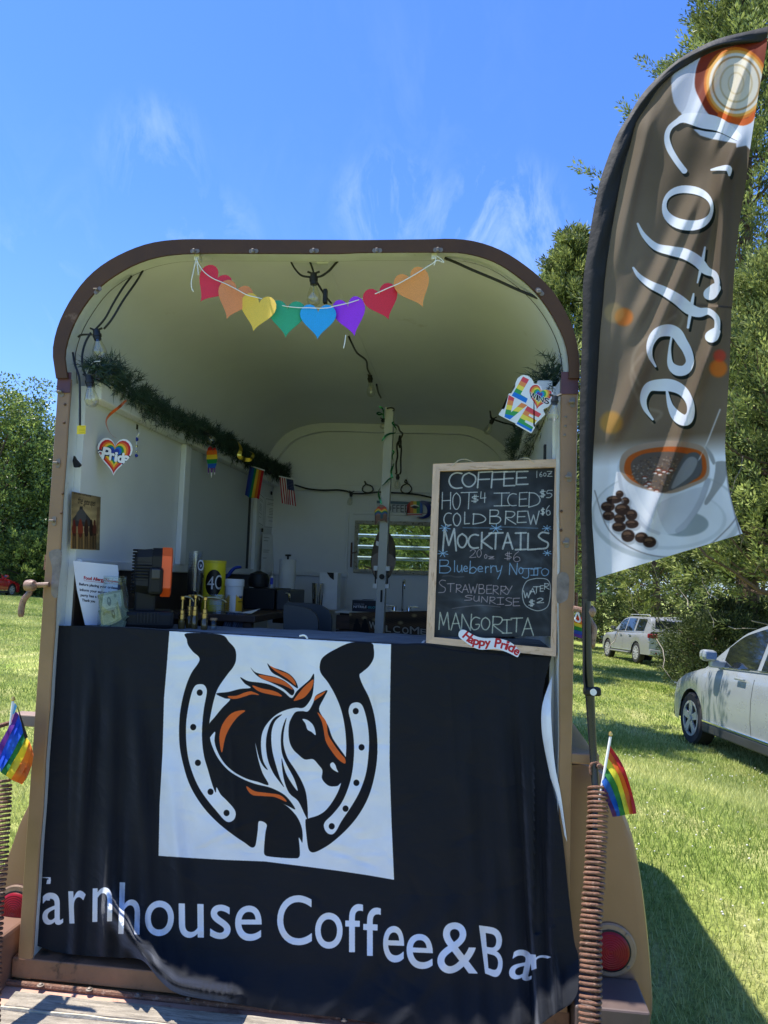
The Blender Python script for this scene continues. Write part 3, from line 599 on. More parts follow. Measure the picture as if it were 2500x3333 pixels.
for i, (px, py) in enumerate([(132, 3208), (291, 3222), (449, 3240), (614, 3254), (1120, 3320), (1300, 3333)]):
    d = ray(px, py); t = (0.345+RS*(.05+CAMC[1])-CAMC[2]+.004)/(d[2]-RS*d[1]); P = CAMC+d*t
    bb = MB().lathe([(.011, 0), (.011, .002), (.006, .003), (.006, .006), (.002, .008)], (P[0], P[1], P[2]), 12).build('bolt', M_steel, RP, smooth=True)
MB().tube([(.0, -.047, rz(-.05)-.004), (1.72, -.047, rz(-.05)-.004)], .009, 8).build('ramp_hinge', M_rust, TR)
# window at the far end ----------------------------------------------
M_frame = mat('speckled_window_frame', (.40, .38, .31), .7, var=.2, scale=30, bump=.5, bscale=120, col2=(.12, .11, .08), cover=.55, sharp=.05)
wb = MB(); t_ = .024
for a, c in (((wx0-t_, 2.47, wz1), (wx1+t_, 2.499, wz1+t_)), ((wx0-t_, 2.465, wz0-t_), (wx1+t_, 2.499, wz0)), ((wx0-t_, 2.47, wz0+.0005), (wx0, 2.499, wz1-.0005)), ((wx1, 2.47, wz0+.0005), (wx1+t_, 2.499, wz1-.0005))): wb.box(a, c, .003)
WN = wb.build('window', M_frame, TR)
M_pane = mat_glass('louvre_glass', (.62, .70, .62), .95, .05)
M_mint = mat('mint_slat_edge', (.55, .72, .64), .3)
nsl = 4; hs = (wz1-wz0)/nsl
for i in range(nsl):
    z = wz0+hs*i; y0, y1 = 2.475, 2.525
    b = MB(); b.add([(wx0+.002, y0, z+.012), (wx1-.002, y0, z+.012), (wx1-.002, y1, z+hs+.004), (wx0+.002, y1, z+hs+.004), (wx0+.002, y0+.005, z+.011), (wx1-.002, y0+.005, z+.011), (wx1-.002, y1+.005, z+hs+.003), (wx0+.002, y1+.005, z+hs+.003)],
            [(0, 1, 2, 3), (7, 6, 5, 4), (0, 1, 5, 4), (1, 2, 6, 5), (2, 3, 7, 6), (3, 0, 4, 7)]); b.build('pane', M_pane, WN)
    if i: MB().box((wx0+.001, y0-.004, z+.004), (wx1-.001, y0+.004, z+.011)).build('slat_edge', M_chrome, WN); MB().box((wx0+.001, y0+.001, z-.012), (wx1-.001, y0+.006, z-.002)).build('slat_edge', M_mint, WN)
MB().box((wx0-.046, 2.468, 1.70), (wx0-.036, 2.484, 1.86), .003).build('window_lever', M_rust, WN); MB().tube([(wx0-.04, 2.462, 1.79), (wx0-.005, 2.452, 1.795)], .004, 6).build('window_crank', M_rust, WN)
# post that once parted the two stalls
Pt, Pb = at(1270, 1328, Y=1.4), at(1235, 2090, Y=1.4); hw = .023
b = MB(); V = []
for P, yy in ((Pt, 0), (Pb, 0)):
    for dx, dy in ((-hw, -.018), (hw*.86, -.018), (hw*1.0, .018), (-hw*.9, .018)): V.append((P[0]+dx, 1.4+dy, P[2]))
V2 = [(v[0]+(Pb[0]-Pt[0])*1.0, v[1], .34) for v in V[4:]]; b.add(V[:4]+V2, [(0, 1, 2, 3), (7, 6, 5, 4), (0, 4, 5, 1), (1, 5, 6, 2), (2, 6, 7, 3), (3, 7, 4, 0)])
PO = b.build('stall_post', mat('post_paint', (.44, .44, .40), .45, var=.06, col2=(.3, .3, .28), cover=.68, scale=14), TR)
P = at(1243, 1877, Y=1.375); MB().lathe([(.008, -.004), (.0135, -.004), (.0135, .003), (.008, .003)], (P[0], 1.374, P[2]), 18, 'Y').build('latch_ring', M_black, PO)
for dx in (-.033, .028):
    P = at(1243, 1850, Y=1.38); MB().box((P[0]+dx-.008, 1.372, P[2]-.012), (P[0]+dx+.012, 1.40, P[2]+.012), .002).build('latch_bracket', M_wall, PO)
    MB().box((P[0]+dx, 1.373, P[2]-.09), (P[0]+dx+.006, 1.38, P[2]-.012)).build('latch_rod', M_black, PO)
    MB().box((P[0]+dx-.008, 1.370, P[2]-.10), (P[0]+dx+.012, 1.40, P[2]-.077), .002).build('latch_bracket', M_wall, PO)
P = at(1241, 1940, Y=1.378); MB().box((P[0]-.004, 1.374, P[2]-.03), (P[0]+.005, 1.383, P[2]+.03)).build('latch_slot', M_black, PO)
# inside counters -----------------------------------------------------
MB().box((.083, .052, 1.405), (1.652, .46, 1.428), .003).build('serving_counter', M_darkwood, TR)
ZS = 1.462
ct = thing('side_counter', 'dark wooden side shelf along the left wall carrying cups and tubs', 'counter', (.3, 1.1, 1.2))
MB().box((.083, .70, ZS-.03), (.52, 1.75, ZS), .004).build('counter_top', M_darkwood, ct)
for x, y in ((.12, .74), (.48, .74), (.12, 1.7), (.48, 1.7)): MB().box((x-.018, y-.018, .345), (x+.018, y+.018, ZS-.031)).build('leg', M_darkwood, ct)
sk = thing('sink_counter', 'dark plank front counter with white top and basin below the far window', 'counter', (1.1, 2.2, .4))
zs = at(1300, 1996, Y=1.98)[2]
MB().box((.62, 1.98, zs-.012), (1.62, 2.46, zs), .003).build('counter_top', M_wall, sk)
for i in range(4):
    MB().box((.625, 1.99+.001*i, zs-.02-.085*(i+1)), (1.61, 2.01, zs-.02-.085*i-.004), .002).build('plank', mat('reclaimed_plank', [(.10, .055, .035), (.07, .04, .03), (.14, .085, .055), (.06, .035, .028)][i], .6, var=.4, scale=10, stretch=(1, 8, 8)), sk)
MB().box((.64, 2.02, .345), (1.6, 2.44, zs-.013)).build('cabinet', M_darkvoid, sk)
# ================================================================== the logo banner over the counter front
BG_CLOTH = (25, 28, 35); WH = (236, 240, 248)
cv = Cv((-.03, 0, 1.47), (1.86, 0, 0), (0, 0, -1.32), 1674, 1188, BG_CLOTH); cv.z(450, 2000, 1.8433); cv.grain(.04)
K = (20, 22, 28); OR = (225, 105, 45)
cv.poly([(187, 100), (600, 122), (1000, 148), (1517, 178), (1511, 500), (1508, 900), (1520, 1250), (1535, 1592), (1380, 1565), (1200, 1538), (1000, 1512), (760, 1482), (500, 1472), (300, 1460), (122, 1448), (128, 1150), (145, 850), (155, 500), (172, 300)], WH)
A1 = [(292, 112), (292, 150), (300, 185), (330, 225), (360, 250), (368, 272), (355, 300), (320, 350), (290, 420), (265, 510), (250, 600), (245, 700), (250, 800), (270, 900), (300, 1000), (345, 1090), (410, 1180), (490, 1260), (580, 1330), (640, 1370), (672, 1394), (690, 1398), (703, 1385), (710, 1350), (718, 1290), (725, 1240), (770, 1258), (763, 1310), (756, 1390), (755, 1430), (763, 1445), (785, 1452), (860, 1460), (945, 1463), (962, 1458), (970, 1440), (968, 1390), (963, 1340), (974, 1352), (985, 1368), (986, 1310), (975, 1260), (950, 1210), (910, 1165), (880, 1142), (857, 1130), (900, 1150), (942, 1170), (920, 1130), (880, 1085), (830, 1055), (780, 1035), (700, 1016), (620, 984), (540, 934), (480, 864), (444, 790), (430, 735), (427, 660), (435, 600), (455, 510), (480, 440), (535, 360), (570, 315), (587, 270), (582, 210), (545, 165), (492, 120)]
cv.poly(A1, K, smooth=4)
cv.poly([(370, 418), (345, 425), (328, 450), (315, 490), (300, 560), (288, 650), (288, 760), (300, 860), (325, 950), (365, 1040), (420, 1120), (470, 1180), (515, 1232), (545, 1246), (575, 1230), (585, 1195), (572, 1162), (530, 1115), (495, 1080), (470, 1037), (466, 1068), (455, 1050), (438, 1000), (418, 930), (395, 850), (383, 750), (385, 650), (395, 560), (410, 480), (410, 447), (395, 423)], WH, smooth=4)
for x, y in [(369, 469), (330, 676), (358, 890), (434, 1064), (530, 1191)]: cv.ell(x, y, 18, 19, K)
cv.poly([(467, 475), (520, 503), (552, 510), (505, 560), (460, 615), (425, 662), (427, 735), (445, 718), (462, 705), (458, 760), (475, 820), (515, 890), (575, 945), (650, 985), (720, 1005), (782, 1022), (745, 950), (718, 860), (702, 768), (725, 860), (750, 910), (777, 932), (750, 880), (737, 800), (740, 730), (757, 680), (790, 635), (830, 600), (880, 575), (940, 560), (990, 560), (1025, 525), (1048, 470), (1055, 358), (1030, 390), (990, 425), (950, 462), (920, 502), (870, 462), (800, 425), (740, 410), (660, 400), (612, 376), (640, 415), (675, 440), (610, 447), (540, 465)], K, smooth=4)
cv.poly([(673, 316), (700, 345), (750, 360), (820, 375), (880, 400), (925, 440), (937, 465), (920, 485), (870, 445), (800, 410), (740, 385), (700, 355)], K, smooth=4)
cv.poly([(775, 294), (800, 315), (860, 335), (910, 360), (945, 400), (956, 443), (900, 405), (850, 375), (800, 345)], K, smooth=4)
cv.poly([(1135, 455), (1115, 500), (1085, 565), (1110, 620), (1140, 670), (1165, 740), (1205, 800), (1246, 858), (1256, 900), (1240, 980), (1206, 1020), (1190, 1030), (1150, 1030), (1120, 1010), (1102, 980), (1105, 935), (1080, 900), (1048, 868), (1000, 870), (960, 840), (930, 810), (910, 770), (902, 720), (905, 660), (920, 620), (945, 585), (985, 580), (1020, 580), (1050, 530), (1062, 492), (1090, 472)], K, smooth=4)
cv.poly([(985, 628), (1015, 633), (1045, 658), (1060, 690), (1064, 724), (1040, 705), (1015, 690), (1003, 655)], WH, smooth=4)
cv.poly([(1152, 897), (1168, 887), (1183, 903), (1190, 925), (1200, 947), (1172, 933), (1155, 915)], WH, smooth=4)
cv.poly([(863, 600), (820, 618), (790, 660), (770, 730), (767, 800), (780, 880), (810, 950), (845, 1000), (875, 1036), (850, 980), (825, 900), (805, 820), (798, 740), (805, 680), (825, 635)], K, smooth=4)
cv.poly([(890, 620), (874, 700), (872, 780), (895, 860), (940, 930), (985, 1010), (1010, 1090), (1018, 1222), (1002, 1205), (960, 1120), (905, 1070), (872, 980), (860, 862), (885, 950), (925, 1020), (957, 1058), (935, 985), (890, 900), (862, 830), (856, 740), (868, 670)], K, smooth=4)
cv.poly([(1395, 170), (1413, 205), (1413, 260), (1385, 310), (1345, 345), (1327, 365), (1345, 420), (1385, 500), (1415, 600), (1432, 720), (1435, 830), (1425, 930), (1400, 1040), (1365, 1130), (1310, 1220), (1240, 1300), (1160, 1370), (1100, 1408), (1060, 1426), (1035, 1424), (1020, 1400), (1010, 1330), (1003, 1240), (1018, 1225), (1080, 1205), (1130, 1170), (1180, 1100), (1215, 1020), (1240, 900), (1245, 858), (1248, 780), (1240, 680), (1220, 580), (1185, 490), (1140, 410), (1095, 350), (1090, 300), (1110, 255), (1180, 210), (1280, 168)], K, smooth=4)
cv.poly([(1305, 527), (1335, 535), (1355, 570), (1375, 650), (1385, 750), (1380, 860), (1365, 960), (1330, 1060), (1280, 1150), (1220, 1240), (1190, 1295), (1165, 1319), (1135, 1312), (1115, 1280), (1120, 1245), (1165, 1200), (1220, 1130), (1260, 1040), (1285, 940), (1295, 820), (1290, 720), (1275, 640), (1262, 580), (1275, 540)], WH, smooth=4)
for x, y in [(1305, 580), (1340, 797), (1309, 1010), (1244, 1165), (1161, 1271)]: cv.ell(x, y, 18, 19, K)
for p in ([(1052, 390), (1042, 440), (1005, 490), (975, 508), (933, 518), (950, 490), (990, 440), (1025, 408)], [(721, 362), (780, 370), (850, 387), (905, 420), (928, 452), (870, 425), (800, 405), (750, 388)],
          [(790, 308), (850, 338), (900, 358), (935, 392), (945, 427), (900, 390), (850, 358), (815, 335)], [(537, 490), (590, 487), (640, 468), (680, 462), (727, 483), (680, 480), (640, 492), (590, 506), (555, 505)],
          [(685, 425), (740, 443), (800, 455), (840, 470), (862, 492), (800, 482), (740, 468), (705, 450)], [(643, 577), (600, 612), (555, 670), (522, 740), (503, 828), (490, 780), (488, 720), (505, 660), (545, 605), (590, 580)],
          [(1124, 460), (1108, 482), (1080, 502), (1055, 517), (1065, 490), (1095, 475)], [(1075, 588), (1105, 612), (1130, 650), (1140, 720), (1175, 780), (1215, 835), (1241, 865), (1240, 895), (1200, 870), (1160, 820), (1125, 760), (1112, 690), (1100, 640)],
          [(650, 1030), (700, 1060), (770, 1070), (840, 1080), (875, 1100), (888, 1124), (820, 1096), (750, 1090), (690, 1085), (660, 1060)]): cv.poly(p, OR, smooth=4)
TW = (225, 230, 242)
cv.z(0, 2600, 1.659)
def gl(t, x0, y0, x1, y1, sk=0, dy=0): cv.text(t, [(x0+sk, y0), (x1+sk, y0+dy), (x1, y1+dy), (x0, y1)], TW, fat=1.5)
gl('F', 175, 425, 265, 655, 8); cv.poly([(150, 415), (262, 430), (240, 690), (140, 690)], BG_CLOTH); cv.poly([(255, 436), (276, 436), (272, 460), (250, 460)], TW)
gl('a', 230, 507, 340, 678, 0, 2); gl('r', 376, 497, 467, 672, -6); gl('n', 500, 482, 604, 664, 2, -4); gl('h', 640, 452, 752, 728, 8, 4)
gl('o', 782, 551, 936, 740, 4); gl('u', 968, 566, 1100, 748, -2, 4); gl('s', 1135, 572, 1243, 755, 4, 2); gl('e', 1270, 578, 1411, 766, 2)
cv.z(900, 2600, 1.659)
gl('C', 5, 521, 190, 788, 0, 2); gl('o', 210, 616, 356, 808); gl('f', 373, 568, 466, 826, 0, 2); gl('f', 470, 586, 562, 845, 0, 4); gl('e', 577, 686, 688, 880, 0, 4); gl('e', 706, 728, 845, 914, -4, 6); gl('&', 870, 666, 1085, 940, 0, 6)
cv.text('B', [(1095, 685), (1240, 705), (1212, 975), (1128, 942)], TW, fat=1.5)
cv.text('a', [(1285, 808), (1405, 830), (1372, 985), (1250, 968)], TW, fat=1.5)
cv.text('r', [(1368, 838), (1482, 850), (1470, 890), (1378, 925)], TW, fat=1.5)
def cloth_mat(name, img, base_wr=.32):
    m = mat_print(name, img, rough=.82, bump=.10, bscale=60, spec=.2, wrinkle=base_wr); p = m.node_tree.nodes['Principled BSDF']
    p.inputs['Sheen Weight'].default_value = .3; p.inputs['Sheen Roughness'].default_value = .4; p.inputs['Sheen Tint'].default_value = (.7, .76, .92, 1); return m
M_banner = cloth_mat('banner_print', cv.image('banner_print'))
ft = crom([(170, 2038), (235, 2039), (400, 2043), (549, 2053), (900, 2075), (1275, 2096), (1370, 2097), (1500, 2120), (1640, 2133), (1795, 2140)], 8)
fb = crom([(100, 3070), (180, 3098), (271, 3110), (380, 3117), (440, 3119), (475, 3135), (520, 3190), (573, 3232), (660, 3252), (760, 3266), (900, 3290), (1100, 3312), (1322, 3345), (1500, 3372), (1640, 3372), (1740, 3345), (1800, 3305), (1858, 3268)], 8)
lf = crom([(190, 2038), (176, 2300), (150, 2600), (125, 2900), (100, 3070)], 8)
rt = crom([(1795, 2140), (1775, 2210), (1764, 2290), (1768, 2400), (1790, 2520), (1812, 2620), (1833, 2740), (1850, 2900), (1869, 3060), (1883, 3117), (1881, 3223), (1858, 3268)], 8)
NU, NV = 300, 200
ftr, fbr = resample(ft, NU+1), resample(fb, NU+1); lfr, rtr = resample(lf, NV+1), resample(rt, NV+1)
ridge = crom([(360, 2925), (368, 2960), (398, 3010), (440, 3070), (480, 3120), (530, 3172), (575, 3205), (650, 3222), (760, 3240)], 6)
FOLDS = [  # (top x, bottom x, width px, height m, start t)
    (300, 235, 20, .034, .0), (365, 345, 24, .036, .03), (425, 490, 22, .028, .1), (505, 620, 26, .020, .25), (262, 200, 15, .016, .1), (470, 400, 22, .022, .35),
    (1500, 1560, 24, .014, .1), (1620, 1690, 26, .028, .0), (1700, 1765, 20, .034, .0), (1760, 1812, 14, .028, .05), (1560, 1640, 22, .014, .3), (1420, 1470, 30, .012, .4), (1350, 1330, 40, .008, .5), (1665, 1740, 10, -.02, .15)]
_r = np.random.default_rng(77); CREASE = []
for _ in range(26):                                          # straight creases left from folding, mostly slanting across the white square
    x_, y_, a_, l_ = _r.uniform(520, 1290), _r.uniform(2080, 2880), _r.normal(-.45, .35), _r.uniform(80, 260)
    CREASE.append((x_, y_, x_+l_*math.cos(a_), y_+l_*math.sin(a_), _r.uniform(5, 11), _r.uniform(.0016, .0038)*_r.choice([-1, 1])))
for _ in range(34):
    x_, y_, a_, l_ = _r.uniform(480, 1700), _r.uniform(2700, 3280), _r.normal(.9, .6), _r.uniform(60, 220)
    CREASE.append((x_, y_, x_+l_*math.cos(a_), y_+l_*math.sin(a_), _r.uniform(7, 14), _r.uniform(.002, .006)*_r.choice([-1, 1])))
for _ in range(14):
    x_, l_ = _r.uniform(220, 1750), _r.uniform(150, 420); y_ = _r.uniform(2080, 2500); CREASE.append((x_, y_, x_+l_*.06, y_+l_, _r.uniform(8, 18), _r.uniform(.003, .007)))
def cloth_d(px, py, u, t):
    d = .012+.006*math.sin(px*.004+py*.002)
    for a_, b_, w_, h_, s_ in FOLDS:
        c_ = a_+(b_-a_)*t; q = (px-c_)/w_; g = math.exp(-q*q)*(1 if q > 0 else 1)+.35*math.exp(-((q-1.7)/.8)**2)*-1
        d += h_*g*float(ss(s_, s_+.35, t))*(.75+.25*math.sin(t*9+a_))
    low = float(ss(.86, 1.0, t))*float(ss(455, 560, px))
    d += low*.050+float(ss(.55, .97, t))*float(ss(430, 800, px))*.018
    d += float(ss(.78, .95, t))*float(ss(1650, 1800, px))*.03
    if 330 < px < 800 and py > 2880:
        q = ridge-np.array([px, py]); i = int(np.argmin((q*q).sum(1))); dd = math.sqrt((q[i]**2).sum()); s = i/len(ridge)
        d += .085*math.exp(-(dd/24)**2)*min(1, s*5+.25)*(1-float(ss(.93, 1.0, s))*.6)
    for k_ in range(3):                                      # slack gathers low on the right
        q = (px-1300-k_*130+(py-3000)*.8)/34; d += .010*math.exp(-q*q)*float(ss(2850, 3050, py))
    for (ax, ay, bx, by, w_, h_) in CREASE:
        v = np.array([bx-ax, by-ay], float); L_ = math.hypot(*v); v /= L_; q = (px-ax, py-ay); s = q[0]*v[0]+q[1]*v[1]; n_ = -q[0]*v[1]+q[1]*v[0]
        if abs(n_) < w_*3 and -40 < s < L_+40: d += h_*math.exp(-abs(n_/w_)**1.4)*float(ss(-20, 60, s))*(1-float(ss(L_-60, L_+20, s)))
    d += (.0016*math.sin(px*.021+py*.013)+.0012*math.sin(px*.034-py*.027+1))*min(1, t*4)
    return d
b = MB(); G = []; uvs = []
for j in range(NV+1):
    t = j/NV; row = []
    for i in range(NU+1):
        u = i/NU
        P = (1-t)*ftr[i]+t*fbr[i]+(1-u)*lfr[j]+u*rtr[j]-((1-u)*(1-t)*ftr[0]+u*(1-t)*ftr[-1]+(1-u)*t*fbr[0]+u*t*fbr[-1])
        d = cloth_d(P[0], P[1], u, t)
        if P[0] < 330: d = d*float(ss(150, 300, P[0]))+(-.062)*(1-float(ss(140, 250, P[0])))
        if P[0] > 1740 and t < .75: d = min(d, .004+.03*float(ss(.35, .75, t)))
        d = max(d, .046*float(ss(1768, 1802, P[0]))*float(ss(.28, .45, t)))
        p3 = at(P[0], P[1], Y=-d); p0 = at(P[0], P[1], Y=0.0); row.append(p3); uvs.append(cv.uv(p0)[0])
    G.append(row)
top = []
for back, dz in ((.42, .0005), (.2, .003), (.05, .0035)):      # the part that lies on the counter
    top.append([np.array([p[0], back, 1.431+dz+.0015*math.sin(i*.2)]) for i, p in enumerate(G[0])])
z_fix = [np.array([p[0], -.004, max(p[2]+.002, 1.432) if p[0] < 1.2 else p[2]+.002]) for p in G[0]]
uvt = [(cv.uv((p[0], 0, 1.465))[0]) for r in top+[z_fix] for p in r]
b.grid(top+[z_fix]+G)
BN = b.build('logo_banner', M_banner, None, smooth='all', uv=uvt+uvs, fixn=False)
tag(BN, 'black cloth banner with horse head in horseshoe draped over the trailer counter', 'banner')
# pale lining that shows at its right edge
lp = crom([(1797, 2200), (1770, 2275), (1762, 2330), (1766, 2400), (1785, 2500), (1805, 2590), (1830, 2700)], 6); rp = crom([(1798, 2200), (1794, 2275), (1794, 2330), (1798, 2400), (1808, 2500), (1826, 2590), (1846, 2740)], 6)
MB().grid([[at(*p, Y=-.001-.012*min(1, i/12)) for i, p in enumerate(lp)], [at(*((p+q)/2), Y=-.012-.026*min(1, i/12)) for i, (p, q) in enumerate(zip(lp, rp))], [at(*p, Y=-.004-.035*min(1, i/12)) for i, p in enumerate(rp)]]).build('cloth_lining', mat('white_cloth', (.72, .75, .80), .8, bump=.2), BN, smooth='all')
MB().tube(crom([at(*p, Y=-.012) for p in [(975, 2070), (990, 2068), (1000, 2078), (1010, 2110), (1015, 2135)]], 5), .003, 6).build('tie_string', M_string, BN)

# ================================================================== chalkboard menu
RB = (1350, 1450, 2.949)
def rb(x, y): return (RB[0]+x/RB[2], RB[1]+y/RB[2])
YB, YT = -.006, .045
def byY(pt): return YB+(YT-YB)*(2130-pt[1])/600.0
o_tl, o_tr, o_br, o_bl = rb(177, 185), rb(1395, 137), rb(1352, 2026), rb(110, 1895)
i_tl, i_tr, i_br, i_bl = rb(243, 252), rb(1343, 215), rb(1303, 1945), rb(187, 1840)
P_tl, P_tr, P_bl = at(*o_tl, Y=YT), at(*o_tr, Y=YT), at(*o_bl, Y=YB+.006)
nB = np.cross(P_tr-P_tl, P_bl-P_tl); nB /= np.linalg.norm(nB)
if nB@(P_tl-CAMC) > 0: nB = -nB
def onB(pt, lift=0.0):
    d = ray(*pt); t = ((P_tl-CAMC)@nB)/(d@nB); return CAMC+d*t+nB*lift
CB = thing('chalkboard_menu', 'chalkboard menu of coffees and mocktails in a pale wooden frame', 'chalkboard', onB(rb(750, 1950)))
A_, B_, C_ = onB(i_tl, .001), onB(i_tr, .001), onB(i_bl, .001)
cb = Cv(A_, B_-A_, C_-A_, 760, 1150, (38, 41, 44)); cb.z(*RB)
yy, xx = np.mgrid[0:cb.h, 0:cb.w]
sm = np.zeros((cb.h, cb.w), np.float32)
for _ in range(150):                                        # wiped chalk
    cx_, cy_ = RNG.random()*cb.w, RNG.random()*cb.h; a_ = RNG.normal(0, .5)+(PI/2 if RNG.random() < .35 else 0); L_, w_ = 60+RNG.random()*220, 8+RNG.random()*26
    X_, Y_ = (xx-cx_)*math.cos(a_)+(yy-cy_)*math.sin(a_), -(xx-cx_)*math.sin(a_)+(yy-cy_)*math.cos(a_)
    sm += .035*np.exp(-(X_/L_)**2-(Y_/w_)**2)*(1+.5*np.sin(Y_*1.3+_))
cb.A += sm[..., None]*np.array([.9, .98, 1.1])*.8
ST = {  # single-stroke letters in a unit box, y down
 'A': [[(0, 1), (.5, 0), (1, 1)], [(.2, .62), (.82, .6)]], 'B': [[(.05, 0), (.02, 1)], [(.05, 0), (.7, .02), (.8, .22), (.6, .42), (.1, .47)], [(.1, .47), (.8, .5), (1, .75), (.7, 1), (.02, 1)]],
 'C': [[(1, .05), (.6, 0), (.2, .15), (0, .5), (.15, .85), (.5, 1), (1, .97)]], 'D': [[(.06, 0), (0, 1)], [(.0, .03), (.6, .08), (1, .45), (.8, .8), (.0, 1)]],
 'E': [[(1, 0), (.05, .03), (0, 1), (1, .97)], [(.03, .5), (.85, .47)]], 'F': [[(1, 0), (.08, .05), (0, 1)], [(.05, .5), (.8, .47)]], 'G': [[(1, .1), (.5, 0), (.1, .25), (0, .65), (.3, 1), (.8, .9), (.95, .6), (.55, .58)]],
 'H': [[(.05, 0), (0, 1)], [(1, 0), (.97, 1)], [(.03, .5), (.98, .48)]], 'I': [[(0, .02), (1, 0)], [(.5, .01), (.48, 1)], [(0, 1), (1, .98)]], 'J': [[(0, .02), (1, 0)], [(.6, .0), (.6, .8), (.3, 1), (0, .85)]], 'K': [[(.05, 0), (0, 1)], [(.95, .02), (.05, .55), (1, 1)]],
 'L': [[(.05, 0), (0, 1), (1, .97)]], 'M': [[(0, 1), (.12, 0), (.45, .75), (.85, 0), (1, 1)]], 'N': [[(0, 1), (.08, 0), (.9, 1), (1, 0)]], 'O': [[(.5, 0), (.1, .2), (0, .6), (.25, .95), (.65, .98), (.97, .65), (.95, .25), (.5, 0)]],
 'R': [[(.08, 0), (0, 1)], [(.05, .02), (.75, .05), (.9, .25), (.6, .48), (.1, .52), (1, 1)]], 'S': [[(.95, .05), (.4, 0), (.08, .22), (.4, .45), (.9, .65), (.75, .95), (0, 1)]], 'T': [[(0, .03), (1, 0)], [(.5, .02), (.45, 1)]],
 'U': [[(.05, 0), (0, .7), (.35, 1), (.8, .8), (.95, 0), (.97, 1)]], 'W': [[(0, 0), (.25, 1), (.5, .3), (.72, 1), (1, 0)]], 'Y': [[(0, 0), (.45, .5)], [(1, 0), (.3, 1)]], 'X': [[(0, 0), (1, 1)], [(1, 0), (0, 1)]],
 '$': [[(.95, .2), (.3, .2), (.1, .35), (.5, .5), (.9, .65), (.6, .82), (0, .8)], [(.4, 0), (.36, 1)], [(.62, 0), (.58, 1)]], '1': [[(.5, 0), (.45, 1)]], '2': [[(.05, .2), (.5, 0), (.9, .2), (.5, .65), (0, 1), (1, .95)]],
 '4': [[(.1, 0), (0, .6), (1, .55)], [(.8, .1), (.75, 1)]], '5': [[(1, 0), (.2, .05), (.1, .45), (.6, .4), (.95, .65), (.6, .98), (0, 1)]], '6': [[(.7, 0), (.2, .3), (0, .7), (.3, 1), (.85, .9), (.8, .6), (.4, .52), (.05, .7)]], '0': [[(.5, 0), (.05, .4), (.2, .9), (.6, 1), (.97, .6), (.85, .1), (.5, 0)]],
 'l': [[(.5, 0), (.45, 1)]], 'u': [[(.05, 0), (0, .7), (.4, 1), (.85, .6), (.9, 0), (1, 1)]], 'e': [[(.05, .5), (.9, .45), (.7, .05), (.3, .05), (0, .5), (.3, .95), (.95, .9)]], 'b': [[(.1, 0), (0, 1)], [(.02, .7), (.5, .5), (1, .7), (.6, 1), (.02, .97)]],
 'r': [[(.1, 0), (.15, 1)], [(.12, .4), (.5, .05), (1, .1)]], 'y': [[(0, 0), (.2, .45), (.8, .35)], [(1, 0), (.7, .6), (.3, 1)]], 'o': [[(.5, 0), (.05, .4), (.3, .95), (.8, .85), (.95, .3), (.5, 0)]], 'z': [[(0, 0), (.95, 0), (.05, 1), (1, 1)], [(.25, .5), (.8, .48)]], 'v': [[(0, 0), (.5, 1), (1, 0)]], 'n': [[(0, 0), (.05, 1)], [(.05, .4), (.5, 0), (.9, .3), (1, 1)]],
}
CH = (212, 215, 210); CHB = (150, 190, 225); CHP = (205, 185, 190)
CURV = set('BCDGJOSRU$2560uebryoO')
def chalk(s, x0, y0, x1, y1, w, col=CH, a=.88, dy=0.0, canvas=None, rough=.72):
    n = len(s.replace(' ', '')) ; parts = []; cw = (x1-x0)/max(1, len(s)-.18); canvas = canvas or cb
    for i, c_ in enumerate(s):
        if c_ == ' ': continue
        bx = x0+cw*i; f = .82 if c_ not in 'I1l' else (.55 if c_ == 'I' else .3)
        by = y0+dy*i/max(1, len(s)-1)
        for st in ST[c_]:
            canvas.stroke([(bx+p[0]*cw*f, by+p[1]*(y1-y0)) for p in st], col, w=w, a=a, smooth=6 if c_ in CURV and len(st) > 3 else 0, rough=rough)
def L1(c_, x0, y0, x1, y1, w, col=CH, a=.88):
    for st in ST[c_]: cb.stroke([(x0+p[0]*(x1-x0), y0+p[1]*(y1-y0)) for p in st], col, w=w, a=a, smooth=6 if c_ in CURV and len(st) > 3 else 0, rough=.72)
for c_, *bx in [('C', 330, 262, 452, 410), ('O', 457, 262, 585, 395), ('F', 603, 250, 745, 405), ('F', 735, 250, 885, 405), ('E', 855, 250, 960, 388), ('E', 975, 248, 1085, 375)]: L1(c_, *bx, 15)
for c_, *bx in [('1', 1165, 245, 1180, 308), ('6', 1200, 255, 1225, 300), ('o', 1235, 262, 1262, 296), ('z', 1272, 248, 1320, 296)]: L1(c_, *bx, 7)
for c_, *bx in [('H', 262, 450, 345, 610), ('O', 365, 455, 437, 612), ('T', 445, 448, 600, 608), ('I', 762, 455, 910, 580), ('C', 893, 462, 975, 578), ('E', 1003, 450, 1082, 583), ('D', 1095, 450, 1202, 592)]: L1(c_, *bx, 10)
for c_, *bx in [('$', 545, 475, 615, 548), ('4', 632, 445, 683, 548), ('$', 1200, 425, 1255, 500), ('5', 1265, 430, 1320, 500), ('$', 1210, 600, 1250, 668), ('6', 1262, 577, 1305, 668)]: L1(c_, *bx, 9)
for c_, *bx in [('C', 280, 648, 350, 765), ('O', 370, 648, 440, 770), ('L', 478, 640, 525, 752), ('D', 560, 655, 680, 755), ('B', 718, 620, 825, 748), ('R', 868, 630, 970, 755), ('E', 985, 630, 1070, 740), ('W', 1085, 630, 1195, 755)]: L1(c_, *bx, 11)
